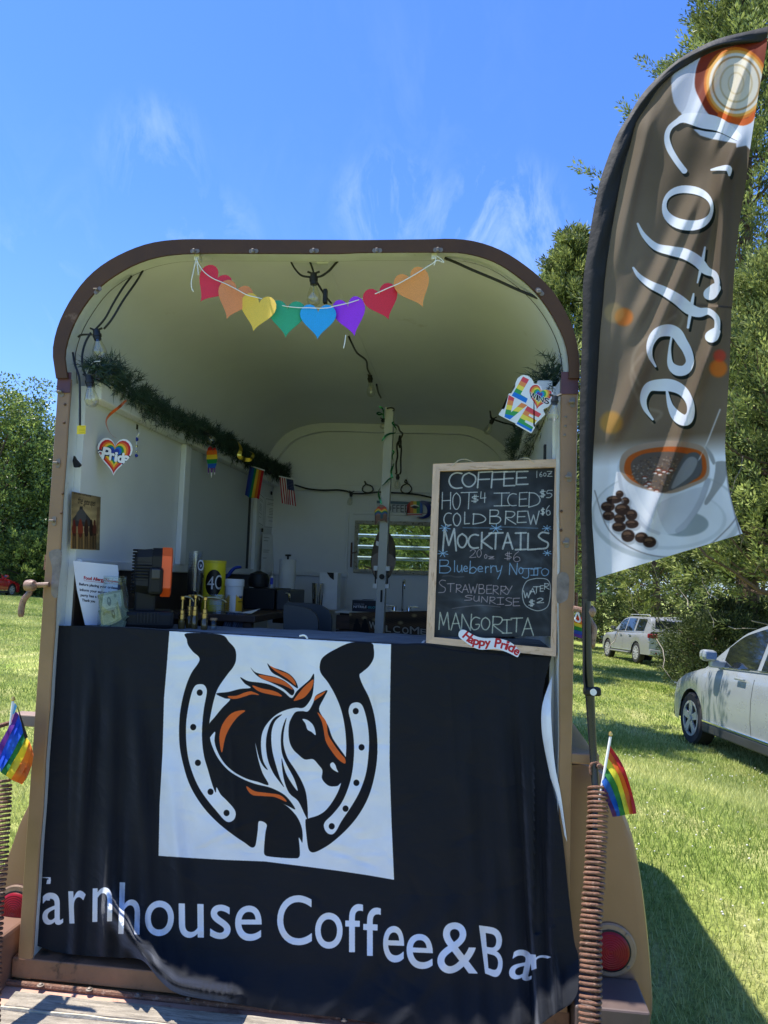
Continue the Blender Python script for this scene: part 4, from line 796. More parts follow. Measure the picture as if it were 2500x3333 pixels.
for c_, *bx in [('M', 270, 800, 398, 1010), ('O', 412, 848, 500, 978), ('C', 515, 855, 610, 985), ('K', 640, 835, 742, 990), ('T', 715, 838, 845, 992), ('A', 845, 840, 940, 992), ('I', 968, 838, 1068, 1000), ('L', 1085, 845, 1165, 1000), ('S', 1180, 835, 1290, 992)]: L1(c_, *bx, 17)
def star(x, y, r, n=7):
    for k_ in range(n): a_ = k_*2*PI/n+.3; cb.stroke([(x, y), (x+r*math.cos(a_)*1.1, y+r*.75*math.sin(a_))], CHB, w=8, a=.85, smooth=0, rough=.5)
for x, y, r in [(292, 790, 46), (780, 795, 52), (1268, 795, 38), (270, 1035, 46), (1272, 1032, 36)]: star(x, y, r)
cb.stroke([(465, 788), (700, 790), (850, 782), (970, 785), (1180, 795)], CHB, w=14, a=.35, rough=.7)
for c_, *bx in [('2', 528, 998, 588, 1075), ('0', 595, 998, 640, 1072), ('o', 668, 1045, 695, 1085), ('z', 708, 1065, 762, 1088), ('$', 862, 1022, 935, 1100), ('6', 948, 1018, 1018, 1115)]: L1(c_, *bx, 7, CHP, .75)
for c_, *bx in [('B', 236, 1100, 345, 1222), ('l', 375, 1105, 390, 1212), ('u', 408, 1150, 455, 1215), ('e', 470, 1158, 508, 1210), ('b', 528, 1110, 592, 1225), ('e', 605, 1160, 655, 1212), ('r', 675, 1160, 712, 1222), ('r', 725, 1152, 775, 1220), ('y', 780, 1155, 838, 1280), ('N', 908, 1130, 985, 1240), ('O', 1000, 1172, 1040, 1230), ('J', 1035, 1180, 1130, 1275), ('I', 1115, 1185, 1175, 1245), ('T', 1150, 1175, 1215, 1245), ('O', 1218, 1180, 1285, 1250)]: L1(c_, *bx, 9, CHB, .8)
cb.stroke([(270, 1255), (330, 1250), (400, 1262), (470, 1258)], CHP, w=14, a=.14)
for c_, *bx in [('S', 230, 1292, 300, 1412), ('T', 312, 1325, 380, 1405), ('R', 398, 1335, 450, 1410), ('A', 455, 1335, 515, 1412), ('W', 520, 1330, 600, 1418), ('B', 615, 1335, 672, 1420), ('E', 690, 1340, 740, 1422), ('R', 752, 1345, 805, 1428), ('R', 825, 1350, 880, 1430), ('Y', 870, 1348, 935, 1430)]: L1(c_, *bx, 8, CHP, .72)
for c_, *bx in [('S', 480, 1438, 555, 1485), ('U', 568, 1445, 620, 1495), ('N', 640, 1450, 700, 1505), ('R', 720, 1455, 775, 1520), ('I', 790, 1460, 855, 1525), ('S', 870, 1462, 935, 1535), ('E', 945, 1465, 1008, 1540)]: L1(c_, *bx, 8, CHP, .72)
cb.stroke([(1170, 1275), (1080, 1300), (1040, 1370), (1035, 1450), (1060, 1530), (1130, 1575), (1200, 1585), (1275, 1545), (1300, 1440), (1298, 1330), (1260, 1282), (1170, 1275)], CH, w=8, a=.8, rough=.5)
for c_, *bx in [('W', 1045, 1395, 1110, 1462), ('A', 1108, 1370, 1155, 1425), ('T', 1140, 1355, 1200, 1415), ('E', 1205, 1345, 1235, 1400), ('R', 1245, 1325, 1290, 1380), ('$', 1095, 1480, 1150, 1545), ('2', 1175, 1465, 1238, 1510)]: L1(c_, *bx, 9)
cb.stroke([(360, 1565), (500, 1545), (650, 1535), (820, 1550)], CHP, w=10, a=.3, rough=.8)
for c_, *bx in [('M', 232, 1602, 330, 1765), ('A', 348, 1610, 440, 1772), ('N', 448, 1620, 545, 1775), ('G', 540, 1648, 625, 1768), ('O', 640, 1650, 720, 1768), ('R', 745, 1640, 850, 1800), ('I', 840, 1672, 930, 1802), ('T', 925, 1655, 1035, 1790), ('A', 1030, 1655, 1140, 1825)]: L1(c_, *bx, 11, (205, 210, 190), .85)
cb.grain(.05)
brd = sheet(cb, 'board', cb.material('chalk_board_print', rough=.8, spec=.25), CB)
def bar(q, name, m, z0=0.0, z1=.012):
    F = [onB(p, z1) for p in q]; Bk = [onB(p, z0) for p in q]
    return MB().add(F+Bk, [(0, 1, 2, 3), (7, 6, 5, 4)]+[(i, i+4, (i+1) % 4+4, (i+1) % 4) for i in range(4)]).build(name, m, CB)
bar([o_tl, o_tr, i_tr, i_tl], 'frame_rail', M_woodfrh); bar([o_bl, i_bl, i_br, o_br], 'frame_rail', M_woodfrh)
bar([o_tl, i_tl, i_bl, o_bl], 'frame_stile', M_woodfr); bar([o_tr, o_br, i_br, i_tr], 'frame_stile', M_woodfr)
g_ = lambda p, q, k_: (p[0]+(q[0]-p[0])*k_, p[1]+(q[1]-p[1])*k_)
ins = [g_(i_tl, i_br, -.006), g_(i_tr, i_bl, -.008), g_(i_br, i_tl, -.006), g_(i_bl, i_tr, -.008)]
MB().grid([[onB(p, .0125) for p in (o_tl, o_tr, o_br, o_bl, o_tl)], [onB(p, -.012) for p in (o_tl, o_tr, o_br, o_bl, o_tl)]]).build('frame_edge', M_woodfr, CB)
MB().tube(crom([onB(rb(355, 210), .014), onB(rb(420, 160), .02), onB(rb(490, 140), .01), onB(rb(590, 165), -.01)], 6), .0012, 5).build('hanging_twine', mat('jute', (.55, .48, .36), .9), CB)
MB().tube(crom([onB(rb(1148, 175), .014), onB(rb(1100, 145), .02), onB(rb(1050, 128), .01), onB(rb(1000, 130), -.01)], 6), .0012, 5).build('hanging_twine', bpy.data.materials['jute'], CB)
# Happy Pride strip stuck over its lower rail
hp = Cv(onB(rb(400, 1750), .014), onB(rb(1040, 1750), .014)-onB(rb(400, 1750), .014), onB(rb(400, 2060), .014)-onB(rb(400, 1750), .014), 420, 210, (235, 238, 246)); hp.z(*RB)
cl = [(455, 1810), (530, 1872), (640, 1902), (750, 1905), (850, 1925), (920, 1950), (985, 1995)]
def arc_text(c_, s, line, h, col, wf=.72, fat=0, sk=0):
    Ln = resample(crom(line, 6), 200); n_ = len(s)
    ws = {'i': .35, 'l': .3, ' ': .45, 'P': .85, 'H': 1.0, 'd': .85, 'r': .6, 'a': .75, 'p': .85, 'y': .8, 'e': .75, 'W': 1.3, 'M': 1.2, 'I': .4}
    tot = sum(ws.get(k_, .8) for k_ in s); u = 0
    for ch in s:
        w_ = ws.get(ch, .8)/tot; u0, u1 = u+w_*.06, u+w_*.94; u += w_
        if ch == ' ': continue
        a_, b2 = Ln[int(u0*199)], Ln[int(u1*199)]; d = (b2-a_)/np.linalg.norm(b2-a_); nrm = np.array([d[1], -d[0]])
        up_, dn = {'p': (.62, -.25), 'y': (.62, -.25), 'a': (.62, 0), 'r': (.62, 0), 'e': (.62, 0), 'i': (.95, 0), 'd': (1, 0)}.get(ch, (1, 0))
        c_.text(ch, [a_+nrm*h*up_+d*sk, b2+nrm*h*up_+d*sk, b2+nrm*h*dn, a_+nrm*h*dn], col, fat=fat)
arc_text(hp, 'Happy Pride', [(p[0], p[1]+26) for p in cl], 84, (190, 30, 40), fat=4)
M_hp = hp.material('happy_pride_print', rough=.5)
edge = [(455, 1768), (425, 1790), (424, 1835), (470, 1875), (540, 1925), (620, 1958), (700, 1958), (780, 1952), (860, 1975), (930, 2005), (985, 2032), (1000, 2010), (1012, 1985), (985, 1945), (930, 1895), (850, 1862), (760, 1848), (680, 1850), (600, 1835), (530, 1800), (490, 1775)]
s_ = cutout(hp, edge, 'happy_pride_sign', M_hp, None, .002, smooth=3); tag(s_, 'wavy white Happy Pride paper strip on the lower rail of the menu board', 'sign')

# ================================================================== feather flag
lf_edge = zt(1800, 0, 2.2114, [(1548, 190), (1400, 225), (1200, 275), (1050, 340), (900, 430), (750, 560), (640, 680), (540, 840), (460, 970), (390, 1150), (340, 1300), (300, 1480), (270, 1650), (240, 1850), (215, 2050), (215, 2212)])+zt(1800, 1000, 2.2114, [(208, 250), (198, 500), (192, 750), (190, 1000), (190, 1400), (205, 1700), (208, 1950)])
in_edge = zt(1800, 0, 2.2114, [(1540, 300), (1350, 320), (1200, 355), (1070, 410), (950, 480), (860, 540), (760, 640), (680, 760), (600, 880), (560, 1030), (500, 1250), (450, 1500), (410, 1750), (380, 1950), (357, 2212)])+zt(1800, 1000, 2.2114, [(340, 180), (330, 350), (315, 600), (305, 800), (290, 1050), (283, 1300), (280, 1500), (300, 1800), (312, 1950)])
rt_edge = zt(1800, 0, 2.2114, [(1550, 200), (1542, 300), (1520, 450), (1500, 560), (1475, 700), (1450, 860), (1415, 1100), (1390, 1300), (1350, 1550), (1330, 1700), (1310, 1900), (1290, 2212)])+zt(1800, 1000, 2.2114, [(1285, 0), (1278, 250), (1270, 450), (1258, 650), (1245, 850), (1240, 1050), (1265, 1280), (1310, 1480), (1365, 1630)])
YF = -.085
fc = Cv(at(1860, 60, Y=YF), (.80, 0, 0), (0, 0, -(at(1860, 60, Y=YF)[2]-at(1900, 1990, Y=YF)[2])), 640, 1500, (112, 97, 80))
H_, W_ = fc.h, fc.w; gy, gx = np.mgrid[0:H_, 0:W_].astype(np.float32)
blobs = sum(a_*np.exp(-(((gx-x)/sx)**2+((gy-y)/sy)**2)) for x, y, sx, sy, a_ in [(90, 520, 90, 160, .10), (350, 380, 150, 180, -.06), (500, 760, 120, 200, -.07), (120, 820, 110, 130, .08), (250, 640, 90, 140, .05), (420, 1000, 120, 90, .05), (100, 1040, 90, 90, .07), (200, 250, 120, 120, .04)])
fc.A += blobs[..., None]*np.array([1.0, 1.0, 1.05])
fc.z(1800, 1000, 2.2114)
def bokeh(x, y, r, c_, a_):
    for k_ in range(5): fc.ell(x, y, r*(1-.06*k_), r*(1-.06*k_), c_, a_/5*1.3)
bokeh(510, 70, 72, (240, 120, 30), .8); bokeh(440, 40, 80, (230, 190, 120), .35); bokeh(420, 830, 90, (225, 160, 60), .6); bokeh(1190, 440, 70, (240, 120, 30), .9); bokeh(1200, 350, 50, (225, 60, 40), .7)
for pts in ([(620, 560), (570, 430), (600, 300), (720, 180), (880, 60)], [(650, 330), (560, 480), (640, 700), (780, 760), (720, 830)], [(860, -60), (940, 60), (900, 160)]): fc.stroke(pts, (190, 180, 165), w=22, a=.22)
my = lambda y: fc.m([(700, y)])[0][1]
lim = (my(900)-(gx-320)*.10); wmask = np.clip((gy-lim)/60, 0, 1)[..., None]
fc.A = fc.A*(1-wmask)+np.array([236, 240, 252])/255.0*wmask
fc.blur(3)
fc.ell(820, 1500, 545, 330, (196, 203, 212)); fc.ell(815, 1485, 520, 305, (226, 230, 242)); fc.ell(830, 1530, 420, 215, (205, 212, 222)); fc.ell(830, 1520, 395, 200, (222, 227, 238)); fc.ell(930, 1560, 190, 90, (120, 135, 142), .7); fc.blur(2)
CUP = [(470, 1110), (465, 1200), (480, 1290), (530, 1390), (590, 1500), (650, 1580), (720, 1620), (830, 1635), (930, 1610), (1010, 1520), (1080, 1400), (1120, 1290), (1130, 1180), (1100, 1060), (1000, 990), (800, 965), (620, 1000), (520, 1050)]
fc.poly(CUP, (214, 220, 234), smooth=5); fc.stroke([(475, 1200), (500, 1330), (570, 1470), (660, 1580), (760, 1628)], (170, 176, 192), w=26, a=.5); fc.stroke([(560, 1300), (620, 1430), (700, 1540)], (240, 244, 252), w=50, a=.5); fc.stroke([(1115, 1250), (1060, 1400), (980, 1530), (900, 1610)], (140, 146, 160), w=40, a=.6); fc.poly([(780, 1400), (1090, 1290), (1060, 1420), (1000, 1520), (930, 1605), (830, 1632), (760, 1500)], (180, 186, 200), .55, smooth=4)
fc.poly([(478, 1150), (500, 1060), (600, 995), (780, 962), (950, 968), (1085, 1010), (1125, 1120), (1110, 1230), (1000, 1290), (850, 1340), (700, 1320), (560, 1270), (500, 1210)], (160, 140, 125), smooth=5)
fc.poly([(512, 1160), (540, 1080), (640, 1030), (800, 1005), (960, 1010), (1070, 1045), (1105, 1130), (1085, 1220), (980, 1270), (850, 1310), (700, 1300), (590, 1260), (530, 1210)], (175, 85, 30), smooth=5)
fc.poly([(560, 1130), (640, 1060), (800, 1040), (940, 1050), (1045, 1090), (1075, 1160), (1040, 1230), (900, 1280), (800, 1335), (690, 1300), (600, 1250)], (96, 84, 78), smooth=5)
for _ in range(420):
    a_ = RNG.random()*2*PI; r_ = math.sqrt(RNG.random()); x, y = 790+r_*230*math.cos(a_), 1170+r_*115*math.sin(a_)+20
    fc.ell(x, y, 3+RNG.random()*5, 2+RNG.random()*3, [(165, 155, 145), (62, 48, 42), (140, 105, 65), (118, 106, 98)][int(RNG.integers(4))], .75)
for x, y in [(760, 1165), (735, 1190), (770, 1200), (800, 1180), (830, 1190), (660, 1225), (670, 1280), (700, 1300), (745, 1320), (690, 1265), (850, 1170)]: fc.ell(x, y, 20, 11, (110, 50, 35)); fc.ell(x, y+5, 15, 6, (225, 220, 220))
fc.poly([(1095, 1000), (1150, 1060), (1170, 1150), (1140, 1300), (1090, 1400), (1110, 1420), (1180, 1330), (1240, 1240), (1250, 1120), (1180, 1110), (1150, 1130)], (150, 152, 156), .9, smooth=4)
fc.poly([(905, 1130), (960, 1060), (1030, 1045), (1070, 1090), (1060, 1190), (990, 1260), (900, 1300), (830, 1310)], (88, 90, 95), smooth=4); fc.poly([(940, 1120), (1000, 1075), (1040, 1110), (1000, 1200), (920, 1270), (850, 1300)], (150, 152, 160), .8, smooth=4)
fc.poly([(1060, 1090), (1200, 730), (1208, 735), (1120, 960), (1040, 1110)], (235, 235, 245), .8)
for x, y, a_, b_ in [(480, 1345, 28, 26), (520, 1395, 30, 28), (440, 1385, 55, 28), (395, 1435, 50, 36), (500, 1455, 55, 42), (565, 1495, 42, 40), (400, 1500, 43, 35), (480, 1520, 42, 35), (568, 1560, 48, 32), (475, 1580, 50, 35), (540, 1645, 48, 45), (637, 1658, 47, 38), (695, 1690, 48, 40)]:
    fc.ell(x+8, y+14, a_+8, b_+6, (150, 155, 165), .5); fc.ell(x, y, a_, b_, (52, 36, 30)); fc.ell(x-a_*.15, y-b_*.3, a_*.6, b_*.4, (128, 98, 78), .7); fc.stroke([(x-a_*.8, y+b_*.1), (x, y-b_*.1), (x+a_*.8, y+b_*.05)], (30, 18, 14), w=6)
fc.stroke([(300, 1320), (400, 1600), (600, 1750), (850, 1800), (1080, 1740), (1250, 1600), (1330, 1500)], (120, 118, 120), w=8, a=.8); fc.stroke([(330, 1960), (560, 1900), (860, 1850), (1120, 1755), (1340, 1640)], (120, 118, 122), w=6, a=.9); fc.stroke([(1245, 1110), (1262, 1280), (1305, 1470), (1350, 1640)], (110, 108, 115), w=9, a=.8)
# the cup at the head of the flag
fc.z(1800, 0, 2.2114)
fc.poly([(870, 300), (1560, 250), (1560, 1100), (1420, 1080), (1390, 1048), (1320, 1062), (1318, 1032), (1140, 1000), (1060, 975), (1010, 930), (1180, 935), (1080, 915), (960, 885), (920, 810), (870, 740), (853, 640), (870, 520)], (218, 224, 240)); fc.poly([(870, 520), (1040, 420), (1020, 500), (1000, 620), (960, 760), (920, 810), (872, 740), (853, 640)], (188, 194, 212), .8, smooth=4)
fc.poly([(1060, 420), (1200, 300), (1560, 280), (1560, 560), (1480, 800), (1380, 895), (1260, 880), (1130, 830), (1060, 720), (1020, 600)], (132, 52, 30), smooth=5)
for r_, c_ in [((232, 262), (214, 120, 34)), ((215, 240), (228, 170, 84)), ((195, 220), (226, 222, 212)), ((175, 198), (176, 142, 96)), ((162, 184), (228, 222, 208)), ((120, 140), (200, 184, 150)), ((108, 126), (226, 218, 200)), ((60, 82), (205, 190, 160)), ((50, 70), (222, 214, 198))]: fc.ell(1318, 600, r_[0], r_[1], c_)
fc.poly([(1200, 800), (1260, 830), (1330, 850), (1400, 850), (1450, 800), (1440, 870), (1370, 905), (1290, 885), (1190, 850)], (215, 95, 25), smooth=3)
fc.blur(2)
DK = (26, 34, 28); LW = (238, 242, 255)
TH = lambda pts: [(p[0], p[1], p[2]*1.28) for p in pts]
def letter(pts, off=(14, 24)):
    pts = TH(pts)
    fc.stroke(pts, DK, off=off, smooth=8); return pts
Ls = [[(945, 1230, 34), (885, 1150, 34), (835, 1060, 36), (820, 980, 30), (845, 915, 30), (905, 868, 34)], [(905, 868, 34), (960, 850, 60), (1080, 870, 90), (1200, 900, 80), (1330, 985, 45)],
      [(1140, 1222, 12), (1200, 1212, 26), (1262, 1212, 36), (1270, 1260, 14)]]
for l in Ls[:1]+Ls[2:]: letter(l)
fc.poly([(890, 930), (960, 888), (1080, 918), (1180, 935), (1250, 968), (1325, 1012), (1290, 1000), (1200, 958), (1100, 945), (1010, 925), (960, 915), (905, 945)], DK, smooth=3)
for l in Ls: fc.stroke(TH(l), LW, smooth=8)
t_ = np.linspace(0, 2*PI, 40, endpoint=False)
def ringp(cx_, cy_, rx, ry, rot, p_=2.2): c1_, s1_ = math.cos(rot), math.sin(rot); return [(cx_+np.sign(math.cos(q))*abs(math.cos(q))**(2/p_)*rx*c1_-np.sign(math.sin(q))*abs(math.sin(q))**(2/p_)*ry*s1_, cy_+np.sign(math.cos(q))*abs(math.cos(q))**(2/p_)*rx*s1_+np.sign(math.sin(q))*abs(math.sin(q))**(2/p_)*ry*c1_) for q in t_]
o_out, o_in = ringp(970, 1497, 186, 162, .12), ringp(975, 1488, 158, 96, .14)
for of, c_ in (((14, 26), DK), ((0, 0), LW)):
    fc.fill([fc.m([(x+of[0], y+of[1]) for x, y in o_out]), fc.m([(x+of[0]*.6, y+of[1]*.4) for x, y in o_in])], c_)
y0_ = 1327
F1 = [(610, 1610, 12), (655, 1695, 26), (740, 1775, 42), (850, 1805, 56), (950, 1828, 64), (1040, 1880, 62), (1100, 1945, 50), (1160, 1975, 36), (1182, 2030, 30), (1172, 2085, 36)]; F1b = [(1168, 2075, 60), (1135, 2112, 74), (1125, 2118, 60)]; F1c = [(1094, 1780, 10), (1072, 1900, 20), (1040, 2035, 8)]
F2 = [(578, y0_+600, 12), (620, y0_+660, 26), (700, y0_+720, 42), (800, y0_+768, 54), (900, y0_+830, 64), (980, y0_+895, 66), (1050, y0_+922, 56), (1120, y0_+915, 38), (1178, y0_+965, 32), (1182, y0_+1035, 32)]; F2b = [(1172, y0_+1060, 50), (1145, y0_+1092, 72), (1135, y0_+1096, 60)]; F2c = [(1012, y0_+788, 10), (998, y0_+870, 20), (972, y0_+1030, 14)]
E1 = [(738, y0_+1310, 12), (700, y0_+1235, 26), (700, y0_+1150, 40), (745, y0_+1075, 56), (820, y0_+1050, 70), (885, y0_+1070, 66), (930, y0_+1135, 58), (970, y0_+1205, 50), (985, y0_+1280, 44), (950, y0_+1335, 56), (890, y0_+1338, 58), (845, y0_+1290, 34), (840, y0_+1190, 16), (853, y0_+1100, 12)]
E2 = [(718, y0_+1692, 12), (665, y0_+1615, 26), (652, y0_+1535, 40), (690, y0_+1460, 54), (775, y0_+1445, 70), (860, y0_+1450, 70), (935, y0_+1490, 56), (985, y0_+1570, 42), (990, y0_+1650, 44), (955, y0_+1698, 62), (895, y0_+1672, 60), (845, y0_+1595, 32), (820, y0_+1490, 14)]
for g_2 in (F1, F1b, F1c, F2, F2b, F2c, E1, E2): letter(g_2)
for g_2 in (F1, F1b, F1c, F2, F2b, F2c, E1, E2): fc.stroke(TH(g_2), LW, smooth=8)
M_flag = fc.material('feather_flag_print', rough=.75, bump=.08, bscale=200, transl=.5, spec=.25)
FFt = thing('feather_flag', 'tall brown feather flag reading Coffee with a printed coffee cup beside the trailer', 'flag', at(1920, 2560, Y=-.07))
NR = 150; L_e, I_e, R_e = [resample(crom(e, 5), NR+1) for e in (lf_edge, in_edge, rt_edge)]
def fl_d(px, py):
    d = 0
    for (ax, ay, bx, by, w_, h_) in [(1985, 1440, 2420, 420, 26, .030), (2110, 1730, 2330, 1080, 20, .034), (2330, 1080, 2360, 560, 20, .030), (1990, 900, 2130, 260, 24, .016), (2260, 400, 2380, 120, 14, .022), (2330, 480, 2440, 180, 12, .02), (2050, 1100, 2290, 600, 22, .018), (2030, 520, 2110, 300, 14, .016), (2380, 1500, 2440, 1760, 26, .03)]:
        q = np.array([px-ax, py-ay]); v = np.array([bx-ax, by-ay], float); L_ = np.linalg.norm(v); v /= L_; s = q@v; n_ = q@np.array([-v[1], v[0]])
        d += 1.7*h_*math.exp(-(n_/w_)**2)*float(ss(-60, 120, s))*(1-float(ss(L_-120, L_+60, s)))
    return d+.012*math.sin(px*.012+py*.004)+.003*math.sin(px*.05+py*.02)
G, uvs = [], []; NC = 64
for j in range(NR+1):
    row = []
    for i in range(NC+1):
        P = I_e[j]+(R_e[j]-I_e[j])*i/NC; k_ = min(1, i/8)
        row.append(at(P[0], P[1], Y=YF-fl_d(*P)*k_-.00040*(P[0]-I_e[j][0]))); uvs.append(fc.uv(at(P[0], P[1], Y=YF))[0])
    G.append(row)
fl = MB().grid(G); fl.build('flag_cloth', M_flag, FFt, smooth='all', uv=uvs, fixn=False)
M_sleeve = mat('black_nylon', (.006, .0065, .008), .75, var=.2, bump=.35, bscale=25)
G = []
L_s = np.vstack([L_e, [[1895, 1955]]]); I_s = np.vstack([I_e, [[1941, 1957]]])
L_s, I_s = resample(L_s, NR+1), resample(I_s, NR+1)
for j in range(NR+1):
    row = []
    for k_ in range(11):
        u = k_/10; P = L_s[j]+(I_s[j]-L_s[j])*u; bl = math.sin(PI*u)
        row.append(at(P[0], P[1], Y=YF-.001-.016*bl*(1-.3*u)-.003*math.sin(j*.35+u*7)*(u > .3)*(j < 75)))
    row.append(at(*I_s[j], Y=YF+.002)); row.append(at(*((I_s[j]+L_s[j])/2), Y=YF+.016)); row.append(at(*L_s[j], Y=YF+.002)); G.append(row)
MB().grid(G).build('pole_sleeve', M_sleeve, FFt, smooth='all', fixn=False)
pl = [at(1908, 1950, Y=YF), at(1912, 2150, Y=YF), at(1919, 2245, Y=YF), at(1928, 2400, Y=YF-.0), at(1938, 2560, Y=-.10), at(1935, 2700, Y=-.13)]
MB().tube(pl, [.0135, .0135, .0135, .0115, .0105, .0105], 14).build('pole', mat('black_fibreglass', (.012, .014, .018), .28, var=.1), FFt, smooth=True)
sw = [at(1903, 1960, Y=YF-.014), at(1900, 2100, Y=YF-.014), at(1900, 2200, Y=YF-.014), at(1905, 2250, Y=YF-.016)]
MB().tube(sw, .008, 8, flat=.4).build('sleeve_strap', M_sleeve, FFt, smooth=True)
P = at(1925, 2250, Y=YF-.005); MB().box((P[0]-.022, P[1]-.016, P[2]-.012), (P[0]+.026, P[1]+.018, P[2]+.012), .006).build('pole_clip', M_black, FFt)
MB().lathe([(.006, 0), (.0095, 0), (.0095, -.002), (.006, -.002)], (P[0]+.003, P[1]-.0165, P[2]), 16, 'Y').build('clip_mark', M_wall, FFt)
# ================================================================== garland of paper hearts
HG = thing('heart_garland', 'string of eight glitter paper hearts in rainbow colours hung across the opening', 'garland', at(1000, 950, Y=-.02))
def glitter(name, c):
    m = mat(name, c, .5, var=.10, scale=3, bump=.35, bscale=900, spec=.5); t = m.node_tree; p = t.nodes['Principled BSDF']
    co = N(t, 'ShaderNodeTexCoord'); v = N(t, 'ShaderNodeTexVoronoi', Scale=1400.0); t.links.new(co.outputs['Object'], v.inputs['Vector']); r = ramp(t, v.outputs['Color'], [(.0, .75), (1.0, 1.25)])
    mm = N(t, 'ShaderNodeMixRGB', blend_type='MULTIPLY'); mm.inputs['Fac'].default_value = 1; src = p.inputs['Base Color'].links[0].from_socket; t.links.new(src, mm.inputs['Color1']); t.links.new(r.outputs[0], mm.inputs['Color2']); t.links.new(mm.outputs[0], p.inputs['Base Color']); return m
HC = dict(red=(.76, .025, .06), orange=(.82, .28, .10), yellow=(.85, .56, .07), green=(.03, .38, .20), blue=(.015, .38, .88), purple=(.36, .03, .85), orange2=(.82, .32, .08))
for i, (ox, x, y, w, h, rot, c_, sh) in enumerate([(100, 975, 385, 200, 205, .62, 'red', .82), (100, 1092, 465, 205, 210, .34, 'orange', 1), (100, 1222, 530, 205, 205, .20, 'yellow', 1), (100, 1382, 562, 218, 202, .06, 'green', 1),
                                          (1000, 58, 577, 208, 190, .02, 'blue', 1), (1000, 234, 552, 190, 215, -.22, 'purple', 1), (1000, 408, 475, 205, 195, -.34, 'red', 1), (1000, 582, 400, 208, 218, -.42, 'orange2', 1)]):
    yb = -.030-.006*(i % 2 == (0 if i < 4 else 1))+[.012, .006, .0, -.004, .006, .010, .004, .008][i]; cxp, cyp = ox+x/1.659, 700+y/1.659
    q = [at(*p, Y=yb+.03*((p[0]-cxp)/60.0)*math.sin(i*2.3)) for p in heart(cxp, cyp, w/1.659, h/1.659, rot)]
    q = [np.array(p) for p in q]; MB().prism(q, (0, .0012, 0)).build('heart', bpy.data.materials.get('glitter_'+c_) or glitter('glitter_'+c_, HC[c_]), HG)
def wire(pts, Y, name, m, parent, r=.0016, ox=0, oy=0, s=1.0, n=6, smooth=5):
    P = [at(ox+p[0]/s, oy+p[1]/s, Y=(p[2] if len(p) > 2 else Y)) for p in pts]
    return MB().tube(crom(P, smooth) if len(P) > 2 else P, r, n).build(name, m, parent, smooth='all')
sr = .0016
wire([(895, 230), (880, 300), (868, 360), (870, 395), (880, 415)], -.035, 'string', M_string, HG, sr, 100, 700, 1.659)
wire([(897, 250), (903, 290), (905, 325)], -.036, 'string', M_string, HG, sr, 100, 700, 1.659)
wire([(897, 228), (900, 250), (930, 300), (980, 340), (1050, 370), (1110, 400), (1170, 432), (1240, 450), (1330, 482), (1395, 495), (1455, 500), (1500, 500), (1560, 503), (1610, 500), (1645, 490)], -.037, 'string', M_string, HG, sr, 100, 700, 1.659)
wire([(130, 495), (210, 478), (265, 462), (325, 442), (380, 420), (435, 395), (490, 372), (545, 342), (600, 310), (640, 285), (690, 250), (690, 222)], -.037, 'string', M_string, HG, sr, 1000, 700, 1.659)
wire([(700, 222), (720, 235), (738, 256), (700, 245), (684, 272)], -.037, 'string', M_string, HG, sr, 1000, 700, 1.659)
wire([(208, 648), (203, 690), (196, 720)], -.037, 'string', M_string, HG, sr, 1000, 700, 1.659)
for px, py in ((641, 835), (1414, 833)):
    P = at(px, py, Y=-.03); MB().box((P[0]-.009, P[1]-.004, P[2]-.012), (P[0]+.009, -.0045, P[2]+.010), .002).build('hook', M_wall, HG)

# ================================================================== string of bulbs
SL = thing('string_lights', 'black festoon cable with clear pear bulbs looped round the trailer ceiling', 'lights', at(1021, 900, Y=.06))
def bulb(px, py, py2, Y, w, tilt=0.0):
    """socket top, glass bottom in picture rows, glass width in picture pixels."""
    A_ = at(px, py, Y=Y); B_ = at(px+tilt, py2, Y=Y); ax = (B_-A_); L_ = np.linalg.norm(ax); ax /= L_; r = w/FPX*((A_-CAMC)@CF)/2
    z0 = Vector((0, 0, 1)).rotation_difference(Vector(ax)).to_matrix()
    def lat(prof, n=16):
        m_ = MB().lathe(prof, (0, 0, 0), n); m_.v = [tuple(A_+np.array(z0@Vector(v))) for v in m_.v]; return m_
    s = lat([(r*.30, 0), (r*.48, .002), (r*.50, L_*.16), (r*.62, L_*.17), (r*.62, L_*.25), (r*.52, L_*.26), (r*.50, L_*.36)]); so = s.build('bulb_socket', M_blackr, SL, smooth=True)
    MB().tube([A_+np.array([-r*.9, 0, .004]), A_+np.array([0, 0, -.004]), A_+np.array([r*.9, 0, .004])], .0035, 6).build('cable_grip', M_blackr, so)
    g = lat([(r*.45, L_*.36), (r*.52, L_*.42), (r*.80, L_*.58), (r*.98, L_*.72), (r*1.0, L_*.80), (r*.86, L_*.91), (r*.5, L_*.98), (r*.05, L_)]); g.build('bulb', M_bulb, SL, smooth=True)
    lat([(r*.14, L_*.36), (r*.10, L_*.52), (r*.05, L_*.66)], 8).build('bulb_stem', M_glass, SL)
    P = [A_+ax*L_*(.5+.02)+np.array([r*.12, 0, 0]), A_+ax*L_*.60+np.array([-r*.16, 0, 0]), A_+ax*L_*.80+np.array([-r*.05, 0, 0]), A_+ax*L_*.60+np.array([r*.14, 0, 0])]
    MB().tube(P, .0011, 5).build('filament', M_fila, SL)
bulb(1021, 888, 997, .06, 45); bulb(313, 1072, 1168, -.005, 46, 15); bulb(289, 1222, 1325, -.025, 45, 12); bulb(1204, 1218, 1292, 1.35, 29, 5); bulb(1247, 1362, 1396, 2.2, 22, 0); bulb(1295, 1543, 1592, 2.3, 21, -2)
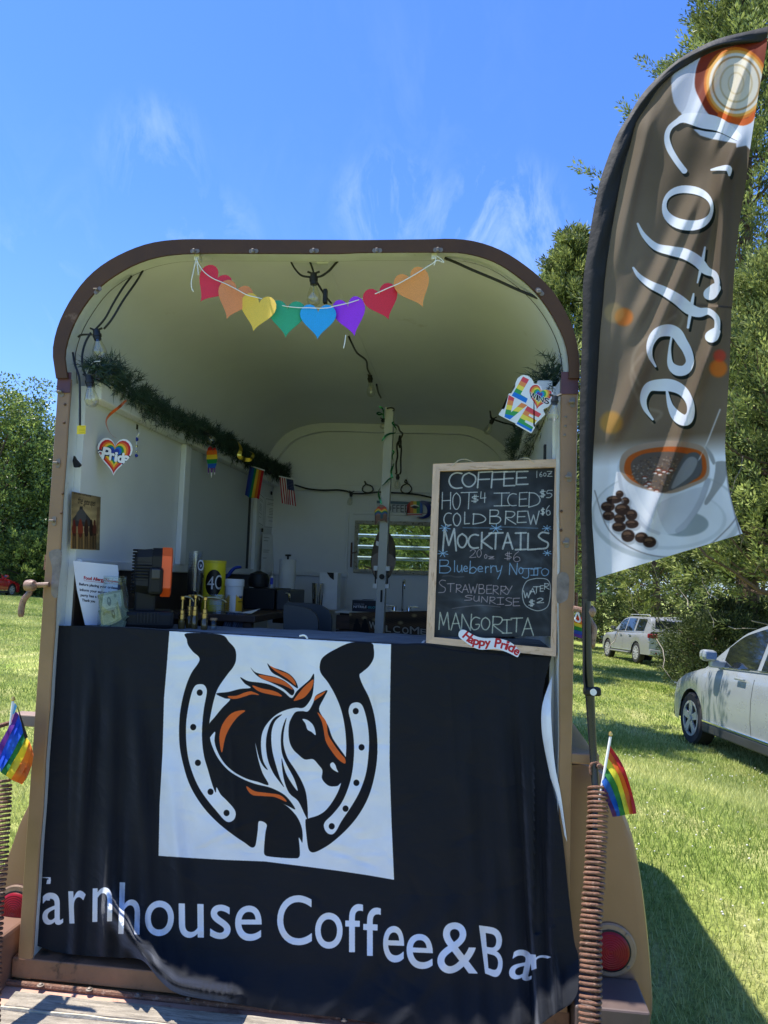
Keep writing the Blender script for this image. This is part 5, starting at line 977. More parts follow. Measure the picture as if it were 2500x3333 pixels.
bulb(1145, 1600, 1645, 2.4, 19, -8); bulb(1606, 1360, 1414, 1.75, 25, -24); bulb(1808, 1288, 1369, -.075, 42, -12); bulb(666, 1402, 1442, .95, 28, 30); bulb(877, 1530, 1572, 2.0, 20, 4)
R1 = (100, 700, 1.659); R2 = (1000, 700, 1.659); cr = .0036
def cab(pts, r=cr, Y=.06, R_=(0, 0, 1)): wire(pts, Y, 'cable', M_blackr, SL, r, *R_)
cab([(1400, 235), (1420, 280), (1460, 325), (1510, 335)], R_=R1); cab([(1500, 235), (1515, 270), (1528, 312)], R_=R1); cab([(1655, 250), (1620, 290), (1580, 325), (1545, 335)], R_=R1)
cab([(75, 330), (120, 300), (160, 255), (190, 240), (300, 235), (370, 233)], R_=R2, Y=.055)
cab([(50, 360), (75, 400), (100, 440, .2), (130, 475, .35)], R_=R2, Y=.1); P = at(1058, 965, Y=.1); MB().box((P[0]-.006, P[1]-.01, P[2]-.025), (P[0]+.008, P[1]+.01, P[2]+.025), .003).build('cable_clip', M_blackr, SL)
cab([(225, 655, .45), (240, 690, .5), (270, 745, .7), (318, 785, .9), (325, 830, 1.15), (340, 862, 1.35)], R_=R2, r=.0042)
cab([(375, 915, 1.4), (385, 960, 1.6), (405, 1000, 1.9), (415, 1040, 2.1), (415, 1075, 2.2)], R_=R2, r=.005)
cab([(430, 1045, 2.1), (460, 1030, 2.1), (488, 1002, 2.1), (560, 1015, 2.1), (680, 1028, 2.1), (850, 1025, 2.05), (968, 1028, 2.0), (985, 1050, 1.9), (992, 1090, 1.75), (1005, 1105, 1.75)], R_=R2, r=.0055, Y=2.1)
cab([(1010, 1105, 1.75), (1060, 1122, 1.7), (1110, 1135, 1.65), (1128, 1170, 1.6), (1138, 1230, 1.5), (1145, 1260, 1.5)], R_=R2, r=.005)
cab([(430, 1045, 1.37), (455, 1040, 1.37), (470, 1050, 1.37), (462, 1058, 1.37)], R_=R2, r=.004)
cab([(460, 1125, 1.6), (490, 1140, 2.0), (500, 1165, 2.2), (515, 1180, 2.3), (508, 1200, 2.3), (500, 1215, 2.3), (485, 1240, 2.3), (488, 1300, 2.3), (480, 1345, 2.3), (483, 1395, 2.3)], R_=R2, r=.0055)
cab([(500, 1215, 2.3), (508, 1260, 2.3), (505, 1320, 2.3), (506, 1380, 2.3), (500, 1400, 2.3)], R_=R2, r=.0055); cab([(500, 1190, 2.3), (494, 1225, 2.3), (500, 1255, 2.3), (507, 1225, 2.3), (500, 1190, 2.3)], R_=R2, r=.0055)
RI = (800, 1400, 2.552)
cab([(405, 455), (440, 465), (520, 488), (640, 500), (760, 497), (840, 508), (880, 525), (960, 528), (1040, 522), (1100, 515), (1250, 522), (1350, 528), (1450, 540), (1560, 565)], R_=RI, Y=2.44, r=.006)
cab([(985, 425), (995, 450), (975, 470), (970, 500), (1000, 520), (1040, 515), (1058, 495), (1045, 465), (1005, 450), (990, 425)], R_=RI, Y=2.45, r=.0045); cab([(1330, 410), (1340, 440), (1300, 465), (1290, 500), (1315, 522), (1355, 520), (1378, 490), (1360, 455), (1335, 440), (1320, 430), (1330, 410)], R_=RI, Y=2.45, r=.0045)
cab([(610, 292), (570, 360, .04), (500, 460, .02), (440, 560, .0), (395, 615, -.003)], R_=R1, Y=.05); cab([(545, 330, .04), (500, 390, .02), (450, 470, .01), (400, 560, .0), (345, 622, -.003)], R_=R1)
cab([(255, 660, -.012), (275, 647, -.01), (330, 645, -.005)], R_=R1); cab([(325, 635, -.005), (295, 690, -.01), (278, 760, -.02), (283, 830, -.025), (300, 870, -.025)], R_=R1); cab([(228, 742, -.02), (240, 810, -.03), (262, 880, -.04), (266, 1000, -.04), (266, 1140, -.04)], R_=R1)
cab([(330, 880, -.02), (380, 900, .05), (430, 935, .12)], R_=R1); cab([(742, 232, .02), (800, 255, .02), (900, 300, .02), (1020, 350, .02), (1130, 400, .02), (1245, 448, .0)], R_=R2, r=.0045)
cab([(1385, 690, .06), (1390, 740, .06), (1388, 790, .08)], R_=R2); wire([(300, 860), (320, 815), (345, 792), (375, 790)], -.02, 'tie', M_string, SL, .0016, *R1)
tg = Cv.quad((251, 1386), (280, 1385), (250, 1414), -.041, 60, 60, (235, 205, 40)); tg.z(0, 1250, 2.95)
for yy_ in (412, 437, 450, 470): tg.stroke([(765, yy_), (815, yy_-2)], (150, 120, 20), w=3, a=.7)
s_ = sheet(tg, 'warning_tag', tg.material('yellow_tag', rough=.5), None, (4, 4), lambda u, v: .004*math.sin(u*3)); s_.parent = SL; s_.matrix_parent_inverse = Matrix.Translation(-Vector(ORG[SL.name]))

# ================================================================== pine garlands
def garland(path, name, label, rad, n_, seed, r0=.055):
    rg = np.random.default_rng(seed); P = resample(crom(path, 8), n_); T = np.gradient(P, axis=0); T /= np.linalg.norm(T, axis=1)[:, None]; g = thing(name, label, 'garland', P[0])
    MB().tube(P[::6], .006, 6).build('wire_core', M_needle, g)
    V, F = [], []; k = 0
    for i in range(n_):
        for _ in range(3):                                   # twigs
            d = rg.normal(0, 1, 3); d -= T[i]*(d@T[i])*.6; d /= np.linalg.norm(d); tl = rad*rg.uniform(.5, 1.25); tip = P[i]+d*tl+T[i]*rg.normal(0, .02)
            for q in range(22):
                c_ = P[i]+(tip-P[i])*rg.uniform(.2, 1.0); nd = d*.7+rg.normal(0, .75, 3); nd /= np.linalg.norm(nd); l = rg.uniform(.022, .042); s = np.cross(nd, rg.normal(0, 1, 3)); s *= .0014/np.linalg.norm(s)
                V += [c_-s, c_+s, c_+nd*l]; F.append((k, k+1, k+2)); k += 3
    o = fast_mesh('needles', np.array(V), np.array(F), M_needle, g); o['kind'] = 'stuff'; return g
def fast_mesh(name, V, F4, m, parent=None, tint=None):
    """V (n,3), faces as an (k,3|4) array, tint per vertex."""
    o0 = np.array(ORG.get(parent.name, (0, 0, 0)) if parent else (0, 0, 0))
    me = bpy.data.meshes.new(name); nf, k_ = F4.shape
    me.vertices.add(len(V)); me.vertices.foreach_set('co', (V-o0).astype(np.float32).ravel())
    me.loops.add(nf*k_); me.loops.foreach_set('vertex_index', F4.astype(np.int32).ravel()); me.polygons.add(nf)
    me.polygons.foreach_set('loop_start', np.arange(0, nf*k_, k_, dtype=np.int32))
    me.update(calc_edges=True)
    if tint is not None: me.attributes.new('tint', 'FLOAT', 'POINT').data.foreach_set('value', np.asarray(tint, np.float32))
    me.materials.append(m); o = bpy.data.objects.new(name, me); COL.objects.link(o)
    if parent: o.parent = parent; ORG[o.name] = tuple(o0)
    return o
def onx(px, py, X): return at(px, py, X=X)
garland([onx(x, y, .14) for x, y in [(305, 1192), (350, 1205), (400, 1240), (440, 1285), (500, 1325), (560, 1360), (620, 1390), (670, 1412), (720, 1435), (770, 1470), (830, 1498), (880, 1525), (945, 1545)]], 'pine_garland', 'dark green artificial pine garland along the left wall rail', .060, 420, 5)
garland([at(1822, 1185, Y=.06), at(1805, 1225, Y=.09), at(1785, 1270, Y=.2), at(1765, 1330, Y=.45), at(1750, 1380, Y=.7), at(1725, 1420, Y=1.0), at(1705, 1480, Y=1.4), at(1700, 1500, Y=1.6)], 'pine_garland', 'dark green artificial pine garland bunched in the upper right corner behind the LOVE sign', .085, 260, 6)
# ribbons caught in the garland
def ribbon(pts, Y, w, name, label, m, cat='ribbon', n=5, tw=0.0, parent=None):
    P = crom([at(p[0], p[1], Y=(p[2] if len(p) > 2 else Y)) for p in pts], n); T = np.gradient(P, axis=0); R_ = []
    for i, p in enumerate(P):
        a = tw*i/len(P); s = np.cross(T[i], (0, -1, 0)); s /= np.linalg.norm(s)+1e-9; s = s*math.cos(a)+np.array([0, 1, 0])*math.sin(a); ww = w*(.35+.65*math.sin(PI*min(1, (i+1)/len(P)*1.0)))
        R_.append([p-s*ww/2, p+s*ww/2])
    o = MB().grid(R_).build(name, m, parent, smooth='all'); return tag(o, label, cat) if label else o
M_gold = mat('gold_foil', (.75, .55, .08), .18, metal=1.0); M_orf = mat('orange_foil', (.85, .16, .03), .2, metal=.8); M_grf = mat('green_foil', (.02, .20, .07), .22, metal=.7)
ribbon([(1015, 1200), (1060, 1225), (1110, 1215), (1130, 1250), (1125, 1300), (1180, 1325), (1200, 1290), (1165, 1275)][:] and [(100+x/1.659, 700+y/1.659) for x, y in [(1010, 1195), (1060, 1215), (1110, 1215), (1135, 1260), (1128, 1305), (1180, 1322), (1202, 1290), (1170, 1270)]], 1.3, .022, 'foil_ribbon', 'gold foil ribbon curled in the left pine garland', M_gold, tw=5)
ribbon([(100+x/1.659, 700+y/1.659) for x, y in [(515, 1000), (480, 1035), (430, 1075), (408, 1110), (415, 1150), (440, 1190), (470, 1207)]], .09, .017, 'foil_ribbon', 'orange foil curl hanging above the Pride heart', M_orf, tw=1.6)
RP5 = (1200, 1250, 5.528)
for lab, pts in (('green foil curl drooping from the top of the stall post', [(190, 400), (215, 420), (250, 440), (270, 500), (265, 560), (240, 530), (190, 510), (150, 530), (190, 550), (240, 540), (268, 560), (268, 620)]), ('green foil streamer crossing the stall post below its top', [(455, 680), (425, 700), (470, 760), (500, 820), (470, 880), (380, 895), (310, 930), (270, 980), (235, 1030)]),
                 ('green foil streamer hanging right of the stall post', [(425, 1190), (455, 1225), (425, 1290), (440, 1370), (455, 1430), (430, 1500), (405, 1570), (415, 1640), (430, 1680)]), ('dark green streamer tying the tags to the stall post', [(440, 1678), (380, 1700), (290, 1790), (215, 1860), (180, 1940), (185, 2020), (210, 2090), (230, 2160)])):
    ribbon([(RP5[0]+x/RP5[2], RP5[1]+y/RP5[2]) for x, y in pts], 1.36, .014, 'foil_ribbon', lab, M_grf, tw=3.5)

# ================================================================== cut-out signs
def bands_heart(cv_, cx, cy, w, h, rot=0, cols=RAINBOW, step=.14, white=True):
    if white: cv_.poly(heart(cx, cy, w*1.12, h*1.12, rot), (240, 240, 245))
    for i, c_ in enumerate(cols): k_ = 1-step*i; cv_.poly(heart(cx, cy-h*.02*i, w*k_, h*k_, rot), c_)
RH = (150, 1400, 2.074)
def rh(x, y): return (RH[0]+x/RH[2], RH[1]+y/RH[2])
pc = Cv.quad(rh(320, 50), rh(600, 50), rh(320, 320), .13, 420, 405, (240, 240, 245)); pc.z(*RH)
bands_heart(pc, 462, 182, 228, 232, .06, [(200, 30, 40), (235, 110, 30), (245, 200, 50), (30, 140, 70), (20, 100, 205), (40, 60, 160)])
def script(cv_, ltrs, col, fat):
    for ch, x0, y0, x1, y1, sk in ltrs: cv_.text(ch, [(x0+sk, y0), (x1+sk, y0+(x1-x0)*.22), (x1, y1+(x1-x0)*.22), (x0, y1)], col, fat=fat)
PL_ = [('P', 375, 115, 425, 190, 16), ('r', 428, 155, 455, 200, 6), ('i', 462, 150, 475, 208, 8), ('d', 480, 150, 515, 212, 12), ('e', 512, 168, 562, 226, 4)]
pc.stroke([(345, 160), (350, 185), (375, 180), (385, 150), (362, 140), (350, 155)], (30, 35, 60), w=20); script(pc, PL_, (30, 35, 60), 12)
pc.stroke([(347, 158), (352, 180), (372, 175), (380, 150), (362, 143), (352, 152)], (245, 245, 250), w=8); script(pc, PL_, (245, 245, 250), 4)
s_ = cutout(pc, heart(462, 182, 252, 256, .06), 'pride_sign', pc.material('pride_heart_print', rough=.4), None, .003); tag(s_, 'rainbow heart cut-out sign reading Pride on the left wall', 'sign')
RL = (1550, 1150, 4.74)
def rl(x, y): return (RL[0]+x/RL[2], RL[1]+y/RL[2])
lc = Cv.quad(rl(330, 320), rl(1220, 320), rl(330, 1250), -.045, 560, 585, (238, 240, 248)); lc.z(*RL)
STR = [(225, 75, 85), (240, 145, 80), (245, 225, 85), (60, 160, 85), (20, 120, 220)]
def striped(polys, ang, y0, y1, box):
    """letter polygons filled with five slanted stripes."""
    ca, sa = math.cos(ang), math.sin(ang)
    m_ = Cv(lc.O, lc.U, lc.V, lc.w, lc.h, (0, 0, 0)); m_.T = lc.T
    for p_ in polys: m_.poly(p_, (255, 255, 255))
    q = lc.m([(0, 0), (1000, 0)]); k_ = (q[1]-q[0])[0]/1000; gy_, gx_ = np.mgrid[0:lc.h, 0:lc.w]; X_ = (gx_-q[0][0])/k_; Y_ = (gy_-q[0][1])/k_; d = -X_*sa+Y_*ca
    idx = np.clip(((d-y0)/(y1-y0)*5), 0, 4.999).astype(int); colr = np.array(STR)[idx]/255.0; a = m_.A[..., :1]; lc.A = lc.A*(1-a)+colr*a
th = math.radians(26)
def yy_of(p): return -p[0]*math.sin(th)+p[1]*math.cos(th)
Lp = [(722, 357), (817, 405), (685, 632), (797, 700), (767, 766), (548, 652)]
striped([Lp], th, yy_of((722, 357))+10, yy_of((600, 740))-60, (0, 0, 0, 0))
th = math.radians(20)
Vp = [(503, 643), (590, 690), (535, 912), (700, 762), (790, 800), (520, 1022), (436, 982)]
striped([Vp], math.radians(12), -503*math.sin(math.radians(12))+643*math.cos(math.radians(12))+0, -480*math.sin(math.radians(12))+1015*math.cos(math.radians(12)), None)
Ep = [(790, 812), (1005, 935), (962, 990), (820, 932), (808, 962), (935, 1035), (898, 1088), (765, 1030), (748, 1060), (880, 1140), (850, 1212), (622, 1085)]
striped([Ep], math.radians(27), -790*math.sin(math.radians(27))+812*math.cos(math.radians(27)), -700*math.sin(math.radians(27))+1160*math.cos(math.radians(27)), None)
bands_heart(lc, 975, 685, 370, 375, .22, [(215, 70, 75), (240, 150, 60), (245, 225, 80), (60, 170, 90), (30, 140, 220), (110, 60, 150)], .15, False)
for of, c_, ft_ in ((0, (240, 240, 245), 9), (0, (18, 20, 28), 2)):
    for ch, x0, y0, x1, y1 in [('W', 820, 600, 920, 705), ('I', 925, 640, 950, 725), ('N', 960, 655, 1035, 750), ('S', 1045, 680, 1120, 780)]: lc.text(ch, [(x0+12, y0), (x1+12, y0+.3*(x1-x0)), (x1, y1+.1*(x1-x0)), (x0, y1-12)], c_, fat=ft_)
lc.grain(.02)
LO = [(735, 333), (800, 348), (850, 385), (880, 430), (890, 465), (940, 472), (1000, 510), (1025, 575), (1060, 560), (1130, 570), (1185, 605), (1170, 660), (1180, 740), (1120, 820), (1040, 860), (1040, 890), (1068, 940), (1000, 1010), (940, 1060), (905, 1110), (880, 1110), (908, 1145), (860, 1222), (840, 1230), (610, 1100), (605, 1078), (520, 1040), (350, 950), (350, 930), (400, 858), (432, 862), (450, 820), (470, 740), (490, 640), (505, 618), (540, 620), (600, 520), (605, 460), (640, 385), (690, 345)]
s_ = cutout(lc, LO, 'love_wins_sign', lc.material('love_wins_print', rough=.4), None, .003); tag(s_, 'white cut-out sign reading LOVE WINS in rainbow letters near the right jamb', 'sign')
# small dripping heart further in
dc = Cv.quad(rh(1075, 105), rh(1165, 105), rh(1075, 325), 1.1, 110, 268, (235, 235, 240)); dc.z(*RH)
for i, c_ in enumerate([(200, 30, 40), (235, 110, 30), (245, 200, 50), (30, 140, 70), (20, 90, 200), (110, 40, 140)]): dc.poly([(1080, 108+i*30), (1160, 104+i*30), (1160, 134+i*30), (1080, 138+i*30)], c_)
DO = [(1112, 108), (1122, 125), (1140, 118), (1152, 140), (1156, 180), (1150, 230), (1142, 250), (1140, 300), (1135, 300), (1134, 255), (1124, 262), (1118, 320), (1113, 320), (1112, 262), (1100, 250), (1098, 292), (1093, 292), (1092, 240), (1084, 200), (1084, 150), (1095, 118)]
s_ = cutout(dc, DO, 'dripping_heart_sign', dc.material('dripping_heart_print', rough=.4), None, .003); tag(s_, 'small rainbow dripping heart hung beside the wall post', 'sign')
# evil-eye key chain
kc = thing('key_chain', 'beaded blue eye charm hanging on the left wall right of the Pride heart', 'charm', at(445, 1395, Y=.45))
P = at(445, 1392, Y=.45); MB().box((P[0]-.006, .44, P[2]-.008), (P[0]+.006, .452, P[2]+.012), .002).build('hook', M_black, kc)
for y0, r in ((1410, .0085),): P = at(446, y0, Y=.45); MB().tube([P+np.array([math.cos(a)*r, 0, math.sin(a)*r*1.3]) for a in np.linspace(0, 2*PI, 16)], .0012, 6).build('split_ring', M_chrome, kc)
for y0, r, m_ in ((1430, .0085, 'b'), (1452, .006, 'c'), (1470, .005, 'c'), (1483, .007, 'b')):
    P = at(444, y0, Y=.45); MB().lathe([(r*.2, -r), (r*.8, -r*.6), (r, 0), (r*.8, r*.6), (r*.2, r)], P, 12).build('bead', mat('blue_bead', (.01, .03, .35), .15) if m_ == 'b' else M_chrome, kc, smooth=True)
wire([(445, 1395), (446, 1430), (443, 1460), (444, 1485)], .451, 'link_chain', M_chrome, kc, .0012)
tag(cutout(Cv.quad((215, 1480), (240, 1480), (215, 1525), .0, 20, 20, (20, 20, 22)), [(240, 1483), (247, 1495), (262, 1512), (255, 1520), (240, 1521), (236, 1500)], 'cap_peak', M_black, None, .01, raw=True), 'edge of a black cap hanging behind the left jamb', 'cap')
# tin sign with barn and horses, screwed to the left wall
mc = Cv.quad((236, 1600), (328, 1618), (232, 1786), (.0765, .0765, .0765), 300, 420, (205, 175, 125), ax='X')
s0_ = at(228, 1596, X=.0765)
mc.z(150, 1400, 2.074); gy, gx = np.mgrid[0:mc.h, 0:mc.w].astype(np.float32)/np.array([1]); mc.A *= (1-.25*(((gx/mc.w-.5)*2)**2+((gy/mc.h-.5)*2)**2))[..., None]; mc.A *= (1+.06*np.sin(gy/9.0+np.sin(gx/40)))[..., None]
for s, x0, y0, x1, y1 in (('LIVE LIKE SOMEONE', 188, 420, 305, 452),): mc.text(s, [(x0, y0-8), (x1, y0+16), (x1, y1), (x0, y1-24)], (70, 50, 35), fat=.6)
for ch, x0, x1, y0, y1 in [('the', 212, 245, 448, 500), ('gate', 252, 290, 470, 520), ('open', 295, 328, 480, 528)]: mc.text(ch, [(x0+6, y0), (x1+6, y0+6), (x1, y1), (x0, y1-6)], (40, 28, 22), fat=.4)
mc.poly([(180, 620), (180, 600), (210, 560), (238, 520), (262, 555), (300, 600), (300, 650), (180, 650)], (70, 66, 66)); mc.poly([(205, 560), (238, 518), (268, 560), (272, 622), (205, 610)], (96, 92, 92)); mc.poly([(225, 535), (248, 535), (248, 515), (228, 515)], (60, 56, 56))
mc.poly([(170, 690), (345, 700), (335, 825), (170, 822)], (172, 132, 82))
for x, s, c_ in ((190, 1, (120, 45, 30)), (232, 1.2, (150, 60, 38)), (272, 1.05, (70, 38, 30)), (305, 1.0, (48, 28, 24)), (328, .9, (95, 45, 32))):
    mc.ell(x, 672, 15*s, 45*s, c_); mc.ell(x, 625, 8*s, 22*s, c_)
    for dx in (-9, -3, 4, 10): mc.stroke([(x+dx*s, 700), (x+dx*s*1.1, 800)], (40, 25, 20), w=5)
mc.poly([(345, 520), (362, 520), (350, 700), (335, 700)], (110, 80, 55), .6); mc.grain(.08)
s_ = sheet(mc, 'tin_sign', mc.material('tin_sign_print', rough=.45), None, (2, 2), thick=.003); tag(s_, 'rusty tin picture of horses before a barn on the left wall', 'picture')
# ================================================================== flags inside
def cloth_flag(cv_, name, label, nx=10, ny=16, amp=.01, fr=9, ph=0):
    o = sheet(cv_, name, cv_.material(name+'_print', rough=.7, transl=.25), None, (nx, ny), lambda u, v: amp*math.sin(u*fr+v*2+ph)*(.3+v)); return tag(o, label, 'flag')
def rf(x, y): return rh(x, y)
rc = Cv.quad(rf(1375, 245), rf(1470, 275), rf(1340, 440), (1.75, 1.78, 1.72), 150, 300, (30, 80, 190))
for i, c_ in enumerate([(45, 60, 150), (20, 80, 170), (30, 130, 80), (240, 200, 60), (235, 120, 40), (200, 35, 45)]): x0 = i/6*rc.w; rc.fill(np.array([(x0, 0), (x0+rc.w/6+1, 0), (x0+rc.w/6+1, rc.h), (x0, rc.h)], float), c_)
cloth_flag(rc, 'rainbow_flag', 'small rainbow flag hanging from the far end of the pine garland', amp=.012, fr=7)
ru = Cv.quad((911, 1553), (955, 1562), (918, 1638), (2.05, 2.05, 2.05), 160, 280, (190, 30, 45)); ru2 = ru
for i in range(13): 
    if i % 2: x0 = i/13*ru.w; ru.fill(np.array([(x0, 0), (x0+ru.w/13, 0), (x0+ru.w/13, ru.h), (x0, ru.h)], float), (235, 235, 235))
ru.fill(np.array([(ru.w*.46, 0), (ru.w, 0), (ru.w, ru.h*.42), (ru.w*.46, ru.h*.42)], float), (35, 45, 95))
for a_ in range(6):
    for b_ in range(7): ru.A[int(8+b_*16):int(11+b_*16), int(ru.w*.49+a_*14):int(ru.w*.49+a_*14+4)] = .9
cloth_flag(ru, 'american_flag', 'small stars and stripes flag below the far end of the garland', amp=.010, fr=8, ph=1)
for nm, p0, p1, Yf in (('stick', rf(1370, 238), rf(1475, 272), 1.76), ('stick', (908, 1550), (958, 1561), 2.05)):
    o = MB().tube([at(*p0, Y=Yf), at(*p1, Y=Yf)], .004, 6).build('flag_stick', M_string, bpy.data.objects['rainbow_flag' if Yf < 2 else 'american_flag']);

# ================================================================== papers pinned at the back of the left wall
def paper(name, label, corners, X, cont, w=180, h=240, cat='paper', thick=.001, disp=None, **kw):
    c_ = Cv.quad(*corners, (X, X, X), w, h, (255, 255, 255), ax='X'); cont(c_); o = sheet(c_, name, c_.material(name+'_'+str(abs(hash(label)) % 99)+'_print', rough=.6), None, (4, 8), disp, thick=0); return tag(o, label, cat)
def cert(c_):
    for q in (8, 12): 
        for a, b_ in (((q, q), (c_.w-q, q)), ((c_.w-q, q), (c_.w-q, c_.h-q)), ((c_.w-q, c_.h-q), (q, c_.h-q)), ((q, c_.h-q), (q, q))):
            n_ = 30
            for k_ in range(n_): x = a[0]+(b_[0]-a[0])*k_/n_; y = a[1]+(b_[1]-a[1])*k_/n_; c_.fill(np.array([(x, y), (x+4, y+1), (x+3, y+5)]), (90, 95, 90))
    for i, (y, w_) in enumerate([(40, 90), (52, 120), (80, 50), (92, 60), (104, 60), (116, 50), (128, 60), (150, 90), (180, 60)]): c_.fill(np.array([(90-w_/2, y), (90+w_/2, y), (90+w_/2, y+3), (90-w_/2, y+3)], float), (140, 142, 140))
def letterp(c_):
    c_.fill(np.array([(120, 30), (148, 30), (148, 55), (120, 55)], float), (60, 62, 66))
    for y, w_ in [(20, 60), (40, 50), (100, 70), (112, 60), (150, 40)]: c_.fill(np.array([(15, y), (15+w_, y), (15+w_, y+3), (15, y+3)], float), (150, 152, 152))
paper('certificate', 'framed-border certificate pinned high on the far left wall', (rh(1478, 450), rh(1568, 470), rh(1468, 660)), .080, cert)
paper('certificate', 'larger certificate partly behind, left of the bordered one', (rh(1430, 410), rh(1476, 450), rh(1418, 620)), .078, cert)
paper('letter', 'long white letter in a plastic sleeve hung below the certificates', (rh(1462, 700), rh(1568, 712), rh(1428, 960)), .085, letterp, disp=lambda u, v: .02*v)
for x, y in ((1520, 425), (1458, 675)): P = at(*rh(x, y), X=.084); tag(MB().box((P[0]-.002, P[1]-.012, P[2]-.012), (P[0]+.006, P[1]+.012, P[2]+.012), .003).build('bulldog_clip', M_black), 'black bulldog clip above the '+('certificates' if y < 500 else 'white letter')+' on the far left wall', 'clip')
# ================================================================== on the serving counter
nc = Cv.quad((238, 1825), (368, 1842), (240, 2040), (.01, .12, .01), 520, 860, (232, 234, 246)); nc.z(150, 1400, 2.074)
def ntx(s, x0, y0, x1, y1, col, fat=.6): nc.text(s, [(x0, y0), (x1, y0+(x1-x0)*.11), (x1, y1+(x1-x0)*.11), (x0, y1)], col, fat=fat)
ntx('Food Allergy Notice', 256, 986, 476, 1014, (175, 30, 40), 1.4); nc.stroke([(256, 1016), (475, 1040)], (175, 30, 40), w=2.2)
for s, x0, y, x1 in (('Before placing your order', 224, 1030, 470), ('inform your server if', 228, 1068, 430), ('party has a food allergy', 234, 1104, 466), ('Thank you', 243, 1138, 330)): ntx(s, x0, y, x1, y+22, (45, 45, 60), 1.0)
NO = [(183, 882), (484, 912), (490, 965), (470, 1250), (350, 1318), (264, 1316), (235, 1190), (210, 1080), (195, 980)]
o = cutout(nc, NO, 'allergy_notice', nc.material('allergy_notice_print', rough=.5), None, .0015); tag(o, 'curled white Food Allergy notice standing at the left end of the counter', 'notice')
jr = thing('tip_jar', 'glass jar stuffed with dollar bills on the counter', 'jar', at(365, 2042, Y=.05))
P = at(365, 2040, Y=.05); r0 = abs(at(410, 1990, Y=.05)[0]-at(365, 1990, Y=.05)[0]); hj = at(365, 1868, Y=.05)[2]-P[2]; zb_ = 1.436
MB().lathe([(r0*.2, .0), (r0*.85, .0), (r0*.98, hj*.05), (r0, hj*.2), (r0*.98, hj*.62), (r0*.86, hj*.76), (r0*.74, hj*.84), (r0*.74, hj*.97), (r0*.79, hj*.98), (r0*.76, hj)], (P[0], .05, zb_), 28).build('jar_glass', M_glass, jr, smooth=True)
for k_ in (.86, .91, .95): MB().tube([(P[0]+math.cos(a)*r0*.77, .05+math.sin(a)*r0*.77, zb_+hj*k_) for a in np.linspace(0, 2*PI, 24)], .0016, 5).build('thread', M_glass, jr)
bc = Cv((0, 0, 0), (1, 0, 0), (0, 0, -1), 200, 90, (150, 158, 132)); bc.T = (0, 0, 1)
gy, gx = np.mgrid[0:90, 0:200]; bc.A *= (.88+.12*np.sin(gx*.9)*np.sin(gy*.8))[..., None]
def rect(c_, x0, y0, x1, y1, col, a=1): c_.fill(np.array([(x0, y0), (x1, y0), (x1, y1), (x0, y1)], float), col, a)
rect(bc, 6, 6, 194, 84, (120, 132, 105), .6); rect(bc, 12, 12, 188, 78, (158, 166, 140), .9); tt_ = np.linspace(0, 2*PI, 30); bc.fill(np.stack([100+17*np.cos(tt_), 45+22*np.sin(tt_)], 1), (84, 94, 74)); bc.fill(np.stack([100+7*np.cos(tt_), 40+9*np.sin(tt_)], 1), (140, 148, 124))
for x in range(20, 180, 5): bc.fill(np.array([(x, 20+8*math.sin(x*.7)), (x+3, 22), (x+2, 70+6*math.cos(x*.9)), (x, 68)], float), (98, 108, 86), .35)
for x in (30, 150): bc.fill(np.stack([x+9*np.cos(tt_), 24+9*np.sin(tt_)], 1), (100, 112, 86), .8)
bc.grain(.16)
M_bill = bc.material('banknote_print', rough=.7)
def bill(c3, a, b_, tilt, curl, k_=1.0):
    R_ = []; uvs = []
    for v in np.linspace(0, 1, 5):
        row = []
        for u in np.linspace(0, 1, 9): x, z = (u-.5)*.11*k_, (v-.5)*.062; y = curl*((u-.5)**2)*.5; ca, sa = math.cos(a), math.sin(a); X_, Z_ = x*ca-z*sa, x*sa+z*ca; row.append(np.array(c3)+np.array([X_*math.cos(b_), y+X_*math.sin(b_)*.6+tilt*Z_, Z_])); uvs.append((u, v))
        R_.append(row)
    MB().grid(R_).build('banknote', M_bill, jr, smooth='all', uv=uvs, fixn=False)
bill((P[0]-.004, 0.025, zb_+hj*.52), .25, .2, .1, .12, .75); bill((P[0]+.012, 0.030, zb_+hj*.28), .45, -.3, .2, -.2, .72); bill((P[0]-.006, 0.040, zb_+hj*.16), -.1, .3, .6, .25, .7); bill((P[0]+.004, 0.060, zb_+hj*.22), .9, .2, -.2, .2, .7); bill((P[0], 0.035, zb_+hj*.10), .1, -.1, .9, .3, .7)
# fan with an orange ring
fn = thing('fan', 'black portable fan with an orange rim turned sideways on the counter', 'fan', (at(495, 2040, Y=.2)[0], .2, zb_))
RF = RH
def rfp(x, y, Y=.2): return at(*rh(x, y), Y=Y)
c0_ = rfp(700, 955); hd = abs(rfp(700, 800)[2]-rfp(700, 1135)[2])/2; ww = abs(rfp(830, 955)[0]-rfp(600, 955)[0])
xa = rfp(590, 955)[0]; xb = rfp(775, 955)[0]; xc = rfp(832, 955)[0]
def octo(x, r, cut=.36, cy=.2): return [(x, cy+a*r, c0_[2]+b_*r) for a, b_ in ((-1, -1+cut), (-1, 1-cut), (-1+cut, 1), (1-cut, 1), (1, 1-cut), (1, -1+cut), (1-cut, -1), (-1+cut, -1))]
R_ = hd*.98
MB().grid([octo(xb, R_*.80), octo(xb, R_), octo(xc, R_), octo(xc+.004, R_*.9), octo(xc, R_*.8), octo(xb, R_*.80)], wrap=True).build('orange_rim', mat('orange_plastic', (.90, .115, .02), .4, var=.05), fn)
MB().grid([octo(xb-.032, R_*.80), octo(xb-.032, R_*.96), octo(xb-.0005, R_*.97), octo(xb-.0005, R_*.8)], wrap=True).build('housing', M_black, fn)
b = MB()
